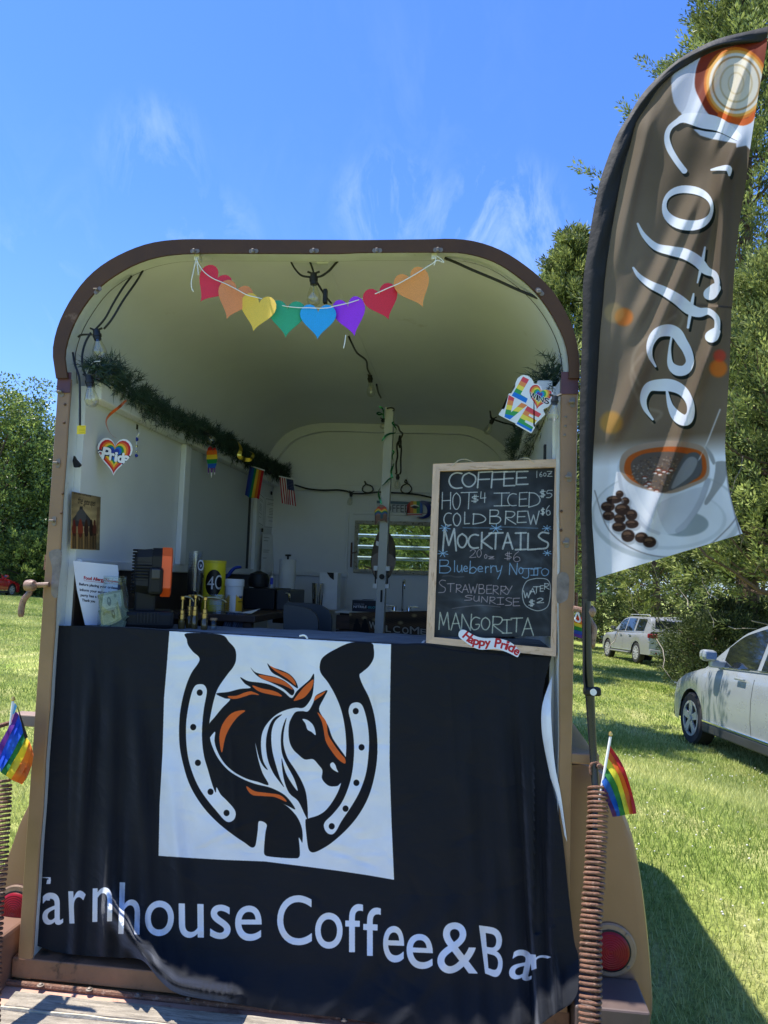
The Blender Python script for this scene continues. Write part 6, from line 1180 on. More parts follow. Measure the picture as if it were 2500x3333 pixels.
for k_ in range(15):
    z_ = c0_[2]-R_*.86+R_*1.72*k_/14; hw_ = math.sqrt(max(.02, 1-((z_-c0_[2])/(R_*1.02))**2)); xe = xa+(1-hw_)*.02
    b.tube([(xb-.03, .2-R_*.97*hw_, z_), (xa+.018, .2-R_*.90*hw_, z_), (xa+.006, .2-R_*.66*hw_, z_), (xa+.003, .2+R_*.0*hw_, z_), (xa+.006, .2+R_*.7*hw_, z_), (xb-.03, .2+R_*.95*hw_, z_)], .0028, 4)
gr = b.build('grille', M_black, fn); gr['kind'] = 'stuff'
MB().grid([octo(xa+.012, R_*.05), octo(xa+.010, R_*.66), octo(xa+.020, R_*.86), octo(xb-.033, R_*.93), octo(xb-.033, R_*.05)], wrap=True).build('inner_shell', mat('matt_black', (.007, .007, .008), .7), fn)
MB().lathe([(.004, 0), (R_*.30, .004), (R_*.32, .035), (R_*.2, .05)], (xa+.012, .2, c0_[2]), 18, 'X').build('motor', M_black, fn)
MB().lathe([(R_*.8, .0), (R_*.82, .01), (R_*.82, .06), (R_*.8, .065)], (xa+.035, .2, c0_[2]), 24, 'X').build('shroud', M_black, fn)
for k_ in range(5):
    a = 2*PI*k_/5; MB().grid([[(xa+.05+.01*math.cos(t_), .2+math.cos(a+t_*.5)*r_, c0_[2]+math.sin(a+t_*.5)*r_) for t_ in (-.5, 0, .5)] for r_ in (R_*.2, R_*.5, R_*.74)]).build('blade', M_black, fn)
P1, P2 = rfp(700, 925), rfp(785, 1110); MB().box((P1[0], .10, P2[2]), (P2[0]-.004, .128, P1[2]), .012).build('battery_arm', M_black, fn); P1, P2 = rfp(715, 935), rfp(772, 1005); MB().box((P1[0], .095, P2[2]), (P2[0]-.004, .101, P1[2]), .004).build('button_panel', mat('soft_black', (.03, .03, .032), .35), fn)
P1, P2 = rfp(620, 1100), rfp(680, 1215); MB().box((P1[0]-.005, .15, zb_+.04), (P2[0]+.03, .24, P1[2]+.05), .008).build('yoke', M_black, fn)
P1, P2 = rfp(545, 1205), rfp(845, 1345); MB().box((P1[0], .10, zb_), (P2[0], .29, P1[2]), .014).build('base', M_black, fn)
for k_ in range(7): x_ = P1[0]+.045+k_*.011; MB().box((x_, .097, zb_+.02), (x_+.006, .101, zb_+.055), .001).build('base_slot', mat('base_slot_black', (.006, .006, .007), .6), fn)
fn.rotation_euler = (0, 0, math.radians(24))
# brass pumps
def pump(x, ytop, ybase, nx, label, Y=.2, first=True):
    A_ = rfp(x, ytop, Y); B_ = rfp(x, ybase, Y); o = thing('syrup_pump', label, 'pump', (A_[0], Y, zb_), 'brass syrup pumps on the counter'); L_ = A_[2]-B_[2]
    zz = zb_+.0; hb = max(.03, B_[2]-zb_)
    MB().lathe([(.011, 0), (.012, .004), (.012, hb*.75), (.0095, hb*.85), (.0095, hb)], (A_[0], Y, zz), 16).build('bottle', mat('brown_bottle_glass', (.10, .065, .02), .15, coat=.5), o, smooth=True)
    MB().lathe([(.0115, 0), (.0115, .016), (.009, .018), (.009, .030), (.004, .033)], (A_[0], Y, zz+hb), 16).build('collar', M_brass, o, smooth=True)
    MB().tube([(A_[0], Y, zz+hb+.03), (A_[0], Y, A_[2]-.006)], .0042, 10).build('stem', M_brass, o, smooth=True)
    MB().lathe([(.004, -.012), (.009, -.010), (.0095, 0), (.005, .003)], (A_[0], Y, A_[2]-.002), 14).build('head', M_brass, o, smooth=True)
    MB().tube(crom([(A_[0], Y, A_[2]-.004), (A_[0]+nx*.02, Y, A_[2]-.003), (A_[0]+nx*.038, Y, A_[2]-.010), (A_[0]+nx*.044, Y, A_[2]-.018)], 4), [.0045]*5+[.004]*4+[.003]*4, 8).build('spout', M_brass, o, smooth=True)
pump(925, 1120, 1275, .9, 'leftmost brass syrup pump with spout to the right', .18); pump(975, 1112, 1250, .8, 'second brass syrup pump from the fan', .23); pump(1012, 1112, 1250, .7, 'third brass syrup pump from the fan', .20); pump(1078, 1125, 1270, 1.7, 'rightmost brass syrup pump with a long spout', .18)
A_ = rfp(1132, 1268, .2); bt = thing('corked_bottle', 'little glass bottle with a cork beside the brass pumps', 'bottle', (A_[0], .2, zb_)); hb = A_[2]-zb_
MB().lathe([(.010, 0), (.0115, .003), (.0115, hb*.62), (.009, hb*.72), (.009, hb*.8)], (A_[0], .2, zb_), 16).build('glass', M_glass, bt, smooth=True); MB().lathe([(.009, hb*.8), (.0125, hb*.81), (.0125, hb)], (A_[0], .2, zb_), 14).build('cork', mat('cork', (.36, .22, .11), .9, var=.25, scale=60), bt)
# ================================================================== on the side counter
def rz3(x, y, Y): return at(*rh(x, y), Y=Y)
A_, B_ = rz3(1010, 810, .82), rz3(1010, 1190, .82); rcup = abs(rz3(1055, 900, .82)[0]-rz3(965, 900, .82)[0])/2
cs = thing('cup_stack', 'tall stack of clear plastic cups on the side shelf', 'cups', (A_[0], .82, ZS)); n_ = 26; H__ = A_[2]-ZS; M_pla = mat_glass('clear_plastic', (.93, .95, .97), .86, .15)
for k_ in range(n_):
    z_ = ZS+.001+(H__-.1)*k_/(n_-1); r = rcup; MB().lathe([(r*.64, 0), (r*.66, .001), (r*.95, .088), (r*1.03, .090), (r*1.03, .094), (r*.96, .094)], (A_[0], .82, z_), 20).build('cup', M_pla, cs, smooth=True)
lcv = Cv.quad(rh(1020, 875), rh(1065, 875), rh(1020, 950), .82-rcup-.004, 90, 140, (235, 235, 238)); lcv.z(*RH); lcv.ell(1044, 912, 15, 26, (40, 45, 60)); lcv.ell(1044, 912, 8, 14, (225, 228, 235)); lcv.stroke([(1036, 925), (1044, 900), (1052, 908)], (30, 30, 40), w=5)
cutout(lcv, [(1044+21*math.cos(a), 912+37*math.sin(a)) for a in np.linspace(0, 2*PI, 24, endpoint=False)], 'round_label', lcv.material('round_label_print', rough=.4), cs, .001)
A_, B_ = rz3(1140, 880, .98), rz3(1140, 1115, .98); rc_ = abs(rz3(1215, 900, .98)[0]-rz3(1068, 900, .98)[0])/2; hcan = A_[2]-ZS
can = thing('drink_mix_tub', 'yellow drink mix tub with a black oval on the side shelf', 'tub', (A_[0], .98, ZS))
tcv = Cv((0, 0, 0), (1, 0, 0), (0, 0, -1), 420, 300, (255, 236, 50)); t2 = np.linspace(0, 2*PI, 40)
tcv.fill(np.stack([232+52*np.cos(t2), 125+82*np.sin(t2)], 1), (20, 20, 22)); tcv.T = (0, 0, 1)
def ctext(c_, s, x0, y0, x1, y1, col, fat=0):
    V, T = glyphs(s); Q = np.stack([x0+(x1-x0)*V[:, 0], y1-(y1-y0)*V[:, 1]], 1)
    for t_3 in T: c_.fill(Q[t_3], col, 1.0, 2)
ctext(tcv, '4', 192, 85, 235, 165, (240, 240, 240)); ctext(tcv, 'C', 240, 75, 280, 165, (240, 240, 240)); rect(tcv, 112, 40, 160, 250, (240, 232, 150)); rect(tcv, 112, 78, 160, 96, (60, 60, 60), .8)
for y_ in range(104, 240, 10): rect(tcv, 116, y_, 152, y_+3, (120, 110, 60), .8)
tcv.fill(np.array([(215, 230), (250, 200), (290, 235), (300, 262), (215, 262)], float), (245, 240, 170)); tcv.fill(np.array([(225, 235), (245, 215), (270, 240)], float), (245, 170, 40))
def wrapped(name, m, parent, cx, cy, z0, r, h, n=32, u0=0.0):
    R_, uvs = [], []
    for v in (0, 1):
        row = []
        for k_ in range(n+1): a = 2*PI*k_/n+PI/2; row.append((cx+r*math.cos(a), cy+r*math.sin(a), z0+h*v)); uvs.append((k_/n, v))
        R_.append(row)
    return MB().grid(R_).build(name, m, parent, smooth='all', uv=uvs, fixn=False)
wrapped('label_wrap', tcv.material('drink_tub_print', rough=.35), can, A_[0], .98, ZS, rc_, hcan*.95); MB().lathe([(rc_*.2, 0), (rc_*1.02, 0), (rc_*1.04, .004), (rc_*1.03, hcan*.05), (rc_*.9, hcan*.055)], (A_[0], .98, ZS+hcan*.945), 32).build('lid', mat('yellow_lid', (.80, .66, .05), .4), can, smooth=True)
A_ = rz3(1275, 1005, .90); rb_ = abs(rz3(1337, 1030, .9)[0]-rz3(1212, 1030, .9)[0])/2; hb = A_[2]-ZS
bk = thing('syrup_bucket', 'white plastic bucket with yellow and white label on the side shelf', 'bucket', (A_[0], .9, ZS)); MB().lathe([(rb_*.82, 0), (rb_*.85, .002), (rb_*.93, hb*.78), (rb_*1.0, hb*.79), (rb_*1.0, hb*.97), (rb_*.93, hb), (rb_*.1, hb)], (A_[0], .9, ZS), 28).build('tub', M_wall, bk, smooth=True)
kcv = Cv((0, 0, 0), (1, 0, 0), (0, 0, -1), 300, 120, (238, 238, 235)); kcv.fill(np.array([(175, 20), (205, 50), (240, 20), (240, 120), (175, 120)], float), (235, 180, 40)); kcv.fill(np.array([(90, 20), (110, 50), (140, 20), (140, 120), (90, 120)], float), (235, 180, 40)); rect(kcv, 195, 30, 225, 44, (40, 50, 110)); rect(kcv, 190, 62, 230, 68, (120, 90, 30))
wrapped('bucket_label', kcv.material('bucket_label_print', rough=.4), bk, A_[0], .9, ZS+.006, rb_*.90, hb*.62)
A_ = rz3(1165, 1105, .78); rl_ = abs(rz3(1240, 1150, .78)[0]-rz3(1090, 1150, .78)[0])/2; hl = A_[2]-ZS; ls = thing('lid_stack', 'stack of clear plastic cup lids in front of the yellow tub', 'lids', (A_[0], .78, ZS))
for k_ in range(11): z_ = ZS+hl*k_/11; MB().lathe([(rl_*.80, hl/16), (rl_*1.0, hl/18), (rl_*1.02, 0), (rl_*.98, 0)], (A_[0], .78, z_), 24).build('lid', M_pla, ls, smooth=True)
P1, P2 = rz3(1205, 920, 1.12), rz3(1315, 1000, 1.12)
bb = MB().tube(crom([(P1[0], 1.12, P2[2]-.01), (P1[0]+.02, 1.12, P2[2]+.012), (P2[0]-.035, 1.12, P1[2]-.008), (P2[0], 1.12, P1[2])], 5), [.012]*5+[.016]*5+[.014]*5+[.006], 8, flat=.5); tag(bb.build('blue_cloth', mat('blue_cloth', (.02, .06, .40), .7)), 'folded blue cloth poking up behind the yellow tub', 'cloth')
# black till / machine
P1, P2 = rz3(1335, 1065, 1.25), rz3(1635, 1190, 1.25)
bx_ = thing('card_machine_box', 'flat black machine on the far end of the side shelf', 'machine', ((P1[0]+P2[0])/2, 1.3, ZS)); xm = rz3(1545, 1100, 1.25)[0]
MB().box((P1[0], 1.25, ZS), (xm-.002, 1.6, P1[2]), .006).build('body', M_black, bx_); MB().box((xm+.002, 1.27, ZS), (P2[0], 1.6, P1[2]-.004), .006).build('side_unit', mat('charcoal_plastic', (.03, .032, .035), .4), bx_)
MB().tube(crom([(P2[0]-.01, 1.24, P1[2]-.02), (P2[0]+.01, 1.22, P1[2]-.025), (P2[0]+.012, 1.22, P1[2]-.05)], 4), .006, 8).build('chrome_tap', M_chrome, bx_)
P = rz3(1435, 1040, 1.35); tag(MB().lathe([(.02, -.05), (.05, -.045), (.055, -.01), (.045, .02), (.01, .035)], (P[0], 1.35, P1[2]+.051), 12).build('black_bag', M_black, smooth=True), 'crumpled black bag on top of the black machine', 'bag')
P = rz3(1525, 1010, 1.4); sb = thing('spray_bottle', 'clear squeeze bottle with blue label behind the black machine', 'bottle', (P[0], 1.4, P1[2])); MB().lathe([(.018, 0), (.02, .01), (.02, .06), (.008, .075), (.008, .09)], (P[0], 1.4, P1[2]+.001), 14).build('bottle', M_pla, sb, smooth=True); MB().box((P[0]-.002, 1.375, P1[2]+.02), (P[0]+.012, 1.379, P1[2]+.055)).build('label', mat('blue_label', (.03, .05, .4), .4), sb)
P1, P2 = rz3(1320, 1145, .86), rz3(1430, 1190, .86); tag(MB().add([(P1[0], .84, ZS+.002), (P2[0]-.01, .80, ZS+.002), (P2[0], .90, ZS+.02), (P1[0]+.04, .93, ZS+.012)], [(0, 1, 2, 3)]).build('napkin', M_paper), 'white folded paper at the edge of the side shelf', 'paper')
P = rz3(1600, 1040, 1.3)
# blue striped cloth and curved black backs under the shelf
sc_ = Cv.quad((735, 1992), (800, 1996), (718, 2075), (.72, .72, .72), 120, 140, (58, 66, 82))
for k_ in range(12): sc_.fill(np.array([(10*k_+20, 0), (10*k_+24, 0), (10*k_-8, 140), (10*k_-12, 140)], float), (110, 122, 145), .7)
tag(sheet(sc_, 'striped_cloth', sc_.material('striped_cloth_print'), None, (8, 6), lambda u, v: .01*math.sin(u*14)), 'blue striped cloth hanging below the edge of the side shelf', 'cloth')
M_chb = mat('charcoal_bin', (.028, .034, .040), .5, var=.1)
for lab, x0, x1, y0, Yb in (('nearer rounded charcoal chair back behind the counter', 315, 600, 1455, .62), ('farther rounded charcoal chair back beside the first', 340, 712, 1432, .85)):
    ch = thing('folding_chair', lab, 'chair', (at(*(RI[0]+(x0+x1)/2/RI[2], 2000), Y=Yb)[0], Yb, 1.0)); q = crom([(x0, 1720), (x0, y0+10), (x0+40, y0), (x1-150, y0+10), (x1-60, y0+40), (x1-12, y0+90), (x1, y0+150), (x1-5, 1720)], 4)
    MB().prism([at(RI[0]+x/RI[2], RI[1]+y/RI[2], Y=Yb) for x, y in q], (0, .02, 0)).build('backrest', M_chb, ch)
    xm_ = at(RI[0]+(x0+x1)/2/RI[2], 2000, Y=Yb)[0]; MB().box((xm_-.12, Yb+.022, .90), (xm_+.12, Yb+.28, .93), .01).build('seat', M_chb, ch)
    for dx in (-.11, .11): MB().tube([(xm_+dx, Yb+.03, 1.3), (xm_+dx, Yb+.03, .9), (xm_+dx*1.2, Yb+.03, .35)], .01, 8).build('leg', M_black, ch); MB().tube([(xm_+dx, Yb+.27, .9), (xm_+dx*1.2, Yb+.27, .35)], .01, 8).build('leg', M_black, ch)
# ================================================================== at the far end
def ri(x, y): return (RI[0]+x/RI[2], RI[1]+y/RI[2])
P1, P2 = at(*ri(350, 1075), Y=1.9), at(*ri(350, 1420), Y=1.9); r_ = abs(at(*ri(420, 1200), Y=1.9)[0]-at(*ri(285, 1200), Y=1.9)[0])/2
pt = thing('paper_towel', 'white paper towel roll on an upright holder in the far left corner', 'paper towel', (P1[0], 1.9, P2[2])); MB().lathe([(r_*.25, 0), (r_, .0), (r_, P1[2]-P2[2]), (r_*.25, P1[2]-P2[2])], (P1[0], 1.9, P2[2]), 28).build('roll', mat('towel_paper', (.74, .74, .70), .9, bump=.3, bscale=150), pt, smooth=True)
MB().lathe([(.006, 0), (.006, .018), (.018, .020), (.018, .028), (.010, .030)], (P1[0], 1.9, P1[2]), 12).build('holder_knob', M_black, pt); MB().lathe([(.03, -.012), (.075, -.01), (.075, -.001), (.01, 0)], (P1[0], 1.9, P2[2]), 20).build('holder_base', M_black, pt)
MB().box((P1[0]-.06, 1.84, ZS-.1), (P1[0]+.08, 1.98, P2[2]-.013), .004).build('shelf_stand', M_darkwood, pt)
for i, (x, yt_, lab) in enumerate([(578, 1270, 'taller steel cocktail shaker cup left of the white box'), (606, 1272, 'steel shaker cup nearest the white box')]):
    P1, P2 = at(*ri(x, yt_), Y=2.0), at(*ri(x, 1450), Y=2.0); r_ = .026; tag(MB().lathe([(r_*.62, 0), (r_*.68, .002), (r_*.95, P1[2]-zs), (r_, P1[2]-zs), (r_*.9, P1[2]-zs-.003), (r_*.6, .006)], (P1[0], 2.02+.03*i, zs), 22).build('cocktail_shaker', M_chrome, smooth=True), lab, 'shaker')
P1, P2 = at(*ri(615, 1180), Y=2.08), at(*ri(755, 1465), Y=2.08); wbx = thing('white_carton', 'tall white carton with a black opening beside the shakers', 'box', (P1[0], 2.08, zs)); xm = at(*ri(668, 1300), Y=2.08)[0]
MB().box((P1[0], 2.08, zs), (P2[0], 2.2, P1[2]), .002).build('carton', M_paper, wbx); q = at(*ri(700, 1180), Y=2.078); q2 = at(*ri(735, 1245), Y=2.078); MB().prism([(q[0]-.02, 2.079, q[2]-.002), (q2[0]-.004, 2.079, q[2]-.003), (q2[0]-.002, 2.079, q2[2]), (q[0]+.004, 2.079, q2[2]+.012)], (0, -.003, 0)).build('black_flap', M_black, wbx)
# box of gloves
gc_ = Cv.quad(ri(885, 1410), ri(1110, 1418), ri(882, 1480), (1.99, 1.99, 1.99), 420, 130, (22, 24, 46)); gc_.z(*RI)
gc_.text('POWDER FREE', [(898, 1440), (985, 1442), (985, 1452), (898, 1450)], (200, 205, 225)); gc_.text('NITRILE', [(896, 1457), (1005, 1460), (1002, 1478), (894, 1476)], (235, 238, 245), fat=.8); gc_.text('GLOVES', [(1016, 1462), (1125, 1466), (1122, 1482), (1013, 1480)], (60, 190, 200), fat=.8)
P1, P2 = at(*ri(885, 1410), Y=1.99), at(*ri(1120, 1480), Y=1.99); gb = thing('glove_box', 'dark blue box of nitrile gloves on the far counter', 'box', (P1[0], 2.0, zs)); MB().box((P1[0], 1.992, zs+.001), (P2[0], 2.11, P1[2]), .001).build('carton', mat('navy_card', (.012, .014, .04), .5), gb); sheet(gc_, 'front_print', gc_.material('glove_box_print', rough=.4), gb)
MB().box((P1[0]+.004, 1.997, P1[2]), (P2[0]-.004, 2.10, P1[2]+.0015)).build('top_print', mat('pale_card_top', (.5, .52, .56), .5, var=.4, scale=60), gb); MB().lathe([(.01, 0), (.034, 0), (.034, .002), (.01, .002)], ((P1[0]+P2[0])/2, 2.05, P1[2]+.0018), 20).build('opening', M_black, gb)
# tap
tp_ = thing('faucet', 'chrome gooseneck faucet with two lever handles at the far sink', 'faucet', at(*ri(1300, 1490), Y=2.1)); Pb_ = at(*ri(1300, 1490), Y=2.1); Pt_ = at(*ri(1310, 1245), Y=2.1); zz = zs
MB().box((at(*ri(1200, 1490), Y=2.1)[0], 2.08, zz), (at(*ri(1400, 1490), Y=2.1)[0], 2.14, zz+.008), .003).build('deck_plate', M_chrome, tp_)
H2 = Pt_[2]-zz; MB().tube(crom([(Pb_[0], 2.11, zz), (Pb_[0], 2.11, zz+H2*.7), (Pb_[0]+.002, 2.10, zz+H2*.95), (Pb_[0]+.01, 2.07, zz+H2*1.0), (Pb_[0]+.014, 2.04, zz+H2*.9), (Pb_[0]+.014, 2.035, zz+H2*.72)], 6), .0065, 10).build('spout', M_chrome, tp_, smooth=True)
for s, x in ((-1, 1235), (1, 1355)): P = at(*ri(x, 1460), Y=2.1); MB().lathe([(.015, 0), (.014, .02), (.011, .028)], (P[0], 2.11, zz+.008), 14).build('valve', M_chrome, tp_, smooth=True); MB().box((P[0], 2.105, zz+.03), (P[0]+s*.055, 2.118, zz+.040), .003).build('lever', M_chrome, tp_)
bs = MB().box((at(*ri(1180, 1500), Y=2.0)[0], 1.99, zs+.0005), (at(*ri(1430, 1500), Y=2.0)[0], 2.06, zs+.006), .002); tag(bs.build('blue_sink_mat', mat('blue_mat', (.01, .03, .32), .5)), 'blue mat edge along the front of the far sink', 'mat')
# welcome banner
wc = Cv.quad(ri(860, 1515), ri(1600, 1500), ri(860, 1800), (1.93, 1.93, 1.93), 760, 300, (112, 86, 60)); wc.z(*RI); gy, gx = np.mgrid[0:wc.h, 0:wc.w]; wc.A *= (.8+.3*np.sin(gy/16.0+.2*np.sin(gx/50))*(.5)+.12*np.sin(gx/7.0+gy*.02)*np.cos(gy/3.0))[..., None]
for x, y in ((850, 1500), (985, 1560), (1070, 1575), (1285, 1600), (1445, 1720), (860, 1530), (1400, 1540)):
    for k_ in range(5): wc.ell(x, y, 26-5*k_, 18-3.5*k_, (235, 215, 150), .22)
for xx_, hh in ((925, 1.0), (990, .9)): wc.poly([(xx_-35, 1660), (xx_-25, 1610), (xx_-12, 1600), (xx_-28, 1590), (xx_+28, 1590), (xx_+12, 1600), (xx_+28, 1615), (xx_+36, 1680), (xx_+20, 1700), (xx_+16, 1740), (xx_-18, 1740), (xx_-22, 1700)], (14, 12, 12)); wc.ell(xx_, 1583, 12, 18, (14, 12, 12))
def wt(s, x0, y0, x1, y1):
    wc.text(s, [(x0, y0), (x1, y0+6), (x1, y1+6), (x0, y1)], (20, 16, 14), fat=6); wc.text(s, [(x0, y0), (x1, y0+6), (x1, y1+6), (x0, y1)], (196, 190, 178), fat=2)
for ch, x0, y0, x1, y1 in (('W', 1025, 1590, 1085, 1645), ('E', 1110, 1620, 1150, 1670), ('L', 1165, 1622, 1205, 1672), ('C', 1225, 1625, 1280, 1680), ('O', 1300, 1635, 1352, 1688), ('M', 1365, 1630, 1440, 1690), ('E', 1452, 1650, 1495, 1695), ('O', 1090, 1715, 1145, 1775), ('U', 1165, 1718, 1215, 1778), ('R', 1235, 1722, 1290, 1780)): wt(ch, x0, y0, x1, y1)
tag(sheet(wc, 'welcome_banner', wc.material('welcome_print', rough=.6), None, (12, 4), lambda u, v: .004*math.sin(u*20)), 'wood-look western WELCOME banner hung below the far sink', 'banner')
# number plates and things above the window
for i, (x0, x1, lab, txt) in enumerate(((1088, 1380, 'number plate reading COFFEE above the louvre window', 'COFFEE'), (1385, 1600, 'second number plate right of the COFFEE plate', ''))):
    c_ = Cv.quad(ri(x0, 585), ri(x1, 597), ri(x0, 697), (2.488, 2.488, 2.488), 300, 110, (196, 200, 205)); rect(c_, 0, 0, 300, 22, (30, 70, 90), .8); rect(c_, 0, 96, 300, 110, (120, 60, 40), .6)
    if txt: ctext(c_, txt, 18, 26, 270, 88, (28, 32, 50))
    tag(sheet(c_, 'number_plate', c_.material('plate_print_%d' % i, rough=.35), None, thick=.002), lab, 'plate')
lpc = Cv.quad(ri(1325, 580), ri(1480, 580), ri(1325, 735), (2.47, 2.47, 2.47), 160, 160, (235, 235, 238)); lpc.z(*RI)
for i, c_ in enumerate([(200, 50, 40), (235, 130, 40), (240, 210, 60), (60, 150, 80), (40, 100, 190)]):
    lpc.poly([(1338+i*27, 590), (1368+i*27, 590), (1368+i*27, 700), (1338+i*27, 700)], c_)
lpc.poly([(1368, 640), (1400, 625), (1440, 640), (1410, 655)], (20, 14, 16)); lpc.stroke([(1372, 630), (1405, 622), (1436, 632)], (240, 240, 240), w=8); lpc.poly([(1325, 690), (1475, 692), (1470, 712), (1330, 710)], (230, 225, 225)); lpc.poly([(1335, 694), (1465, 696), (1462, 708), (1338, 706)], (170, 60, 60), .8)
tag(cutout(lpc, [(1340, 620), (1370, 590), (1400, 582), (1440, 588), (1468, 615), (1470, 660), (1460, 690), (1478, 700), (1468, 712), (1440, 712), (1436, 728), (1430, 712), (1415, 735), (1408, 712), (1380, 712), (1374, 726), (1368, 710), (1325, 705), (1325, 690), (1345, 690), (1334, 655)], 'lips_sign', lpc.material('lips_print', rough=.4), None, .002), 'rainbow lips cut-out in front of the number plates', 'sign')
ribbon([ri(1455, 595), ri(1500, 610), ri(1525, 650), ri(1518, 700), ri(1480, 725), ri(1435, 730)], 2.46, .035, 'blue_ribbon', 'curled blue ribbon beside the rainbow lips cut-out', mat('blue_ribbon_cloth', (.01, .025, .22), .4), tw=1.0)
# caps and tags on the post
cp = thing('cap', 'tan baseball cap hooked on the stall post above the latch', 'cap', at(*ri(1145, 1020), Y=1.46))
oc_ = [(1130, 830), (1170, 835), (1205, 870), (1235, 930), (1245, 1000), (1245, 1080), (1225, 1160), (1190, 1225), (1140, 1245), (1085, 1235), (1050, 1180), (1040, 1100), (1045, 1030), (1062, 950), (1085, 880), (1105, 845)]
q = crom(oc_, 3, True); cx_, cy_ = np.mean(q, 0); rows = []
for k_, dy in ((1.0, .0), (.97, -.018), (.85, -.034), (.6, -.045), (.25, -.05), (.02, -.052)): rows.append([at(*ri(cx_+(x-cx_)*k_, cy_+(y-cy_)*k_), Y=1.462+dy+.012) for x, y in q])
MB().grid(rows, wrap=True).build('crown', mat('brown_felt', (.11, .085, .065), .8, var=.25, scale=20), cp, smooth='all')
q = crom([(1045, 1090), (1060, 1040), (1110, 1015), (1180, 1020), (1225, 1050), (1245, 1100), (1225, 1165), (1180, 1225), (1130, 1240), (1080, 1220), (1050, 1160)], 3, True); cx_, cy_ = np.mean(q, 0)
MB().grid([[at(*ri(cx_+(x-cx_)*k_, cy_+(y-cy_)*k_), Y=1.455-.04-.012*(1-k_)) for x, y in q] for k_ in (1.0, .6, .02)], wrap=True).build('peak', mat('tan_canvas', (.20, .16, .13), .8), cp, smooth='all')
MB().prism([at(*ri(x, y), Y=1.425) for x, y in ((1085, 920), (1107, 928), (1102, 965), (1080, 955))], (0, .001, 0)).build('care_label', M_paper, cp)
tcv2 = Cv.quad(ri(1065, 610), ri(1185, 610), ri(1065, 800), (1.355, 1.355, 1.355), 120, 190, (150, 110, 90)); tcv2.z(*RI)
for i, c_ in enumerate([(190, 50, 40), (225, 120, 50), (235, 200, 70), (60, 130, 80), (60, 90, 150)]): tcv2.stroke([(1068, 665+i*11), (1100, 640+i*11), (1128, 655+i*11), (1155, 640+i*11), (1185, 660+i*11)], c_, w=12)
tcv2.poly([(1075, 710), (1180, 700), (1180, 780), (1075, 790)], (120, 85, 70), .8); tcv2.ell(1110, 765, 14, 14, (190, 150, 140)); tcv2.poly([(1118, 700), (1140, 700), (1138, 735), (1118, 735)], (50, 90, 95))
tag(cutout(tcv2, [(1120, 622), (1138, 620), (1165, 640), (1178, 680), (1170, 730), (1176, 775), (1150, 750), (1128, 755), (1100, 752), (1075, 795), (1080, 730), (1070, 670), (1095, 640)], 'tag_bundle', tcv2.material('tag_print', rough=.5), None, .002), 'rainbow handkerchief charm tied to the stall post', 'charm')
P = at(1715, 1478, Y=1.45); tag(MB().lathe([(.02, -.06), (.055, -.05), (.07, -.01), (.05, .03), (.015, .045)], (P[0], 1.45, P[2]), 16).build('blue_bag', mat('navy_cloth', (.006, .012, .09), .6), smooth=True), 'navy blue pouch hanging below the right pine garland', 'pouch')
P = at(1782, 1478, X=1.64); tag(MB().box((1.628, P[1]-.01, P[2]-.03), (1.636, P[1]+.012, P[2]+.03), .002).build('wall_latch', M_black), 'small black latch on the right wall post', 'latch')
tag(MB().box(at(*rb(65, 1840), Y=.03)-np.array([0, 0, .02]), at(*rb(110, 1880), Y=.12)+np.array([0, .0, .004]), .002).build('napkins', M_paper), 'stack of white napkins just left of the menu board', 'napkins')
# ================================================================== small pride flags outside
def pride_outside(name, label, stick, region, bands, col_, Y, tip=True):
    F_ = thing(name, label, 'flag', at(*stick[0], Y=Y)); MB().tube([at(*stick[0], Y=Y), at(*stick[1], Y=Y)], .0038, 8).build('stick', M_string, F_, smooth=True)
    if tip: P = at(*stick[1], Y=Y); MB().lathe([(.002, 0), (.006, .004), (.0055, .009), (.002, .014)], P, 10).build('finial', mat('gold_tip', (.7, .45, .12), .3, metal=.8), F_, smooth=True)
    for i, (a_, c_) in enumerate(zip(bands, col_)):
        G = [[at(*p, Y=Y+.010*math.sin(k_*.9+j*1.2+i*.5)-.004) for k_, p in enumerate(resample(crom(e, 4), 12))] for j, e in enumerate(a_)]
        MB().grid(G).build('stripe', bpy.data.materials.get('flag_stripe_%d' % (c_[0]*7+c_[2])) or flagmat('flag_stripe_%d' % (c_[0]*7+c_[2]), lin(c_)), F_, smooth='all')
    return F_
def flagmat(name, c):
    m = mat(name, c, .65, var=.04); t = m.node_tree; tr = N(t, 'ShaderNodeBsdfTranslucent'); tr.inputs[0].default_value = (*c, 1); ms = N(t, 'ShaderNodeMixShader'); ms.inputs[0].default_value = .45
    t.links.new(t.nodes['Principled BSDF'].outputs[0], ms.inputs[1]); t.links.new(tr.outputs[0], ms.inputs[2]); t.links.new(ms.outputs[0], t.nodes['Material Output'].inputs[0]); return m
RR = (1750, 1900, 2.212); z_ = lambda R_, pts: [(R_[0]+x/R_[2], R_[1]+y/R_[2]) for x, y in pts]
edges = [[(522, 1168), (575, 1240), (625, 1330), (665, 1450), (700, 1580), (712, 1655)], [(512, 1200), (560, 1270), (610, 1370), (650, 1480), (680, 1600), (686, 1658)], [(500, 1245), (545, 1310), (590, 1400), (628, 1520), (655, 1620), (662, 1660)], [(488, 1310), (530, 1370), (575, 1460), (605, 1560), (625, 1640), (632, 1664)],
         [(475, 1365), (515, 1430), (550, 1510), (580, 1600), (595, 1672)], [(462, 1430), (500, 1500), (535, 1580), (560, 1640), (570, 1675)], [(470, 1530), (495, 1570), (520, 1620), (540, 1678)]]
cols = [(195, 35, 40), (225, 110, 35), (235, 225, 60), (45, 130, 60), (25, 95, 185), (100, 55, 110)]
edges = [z_(RR, e) for e in edges]
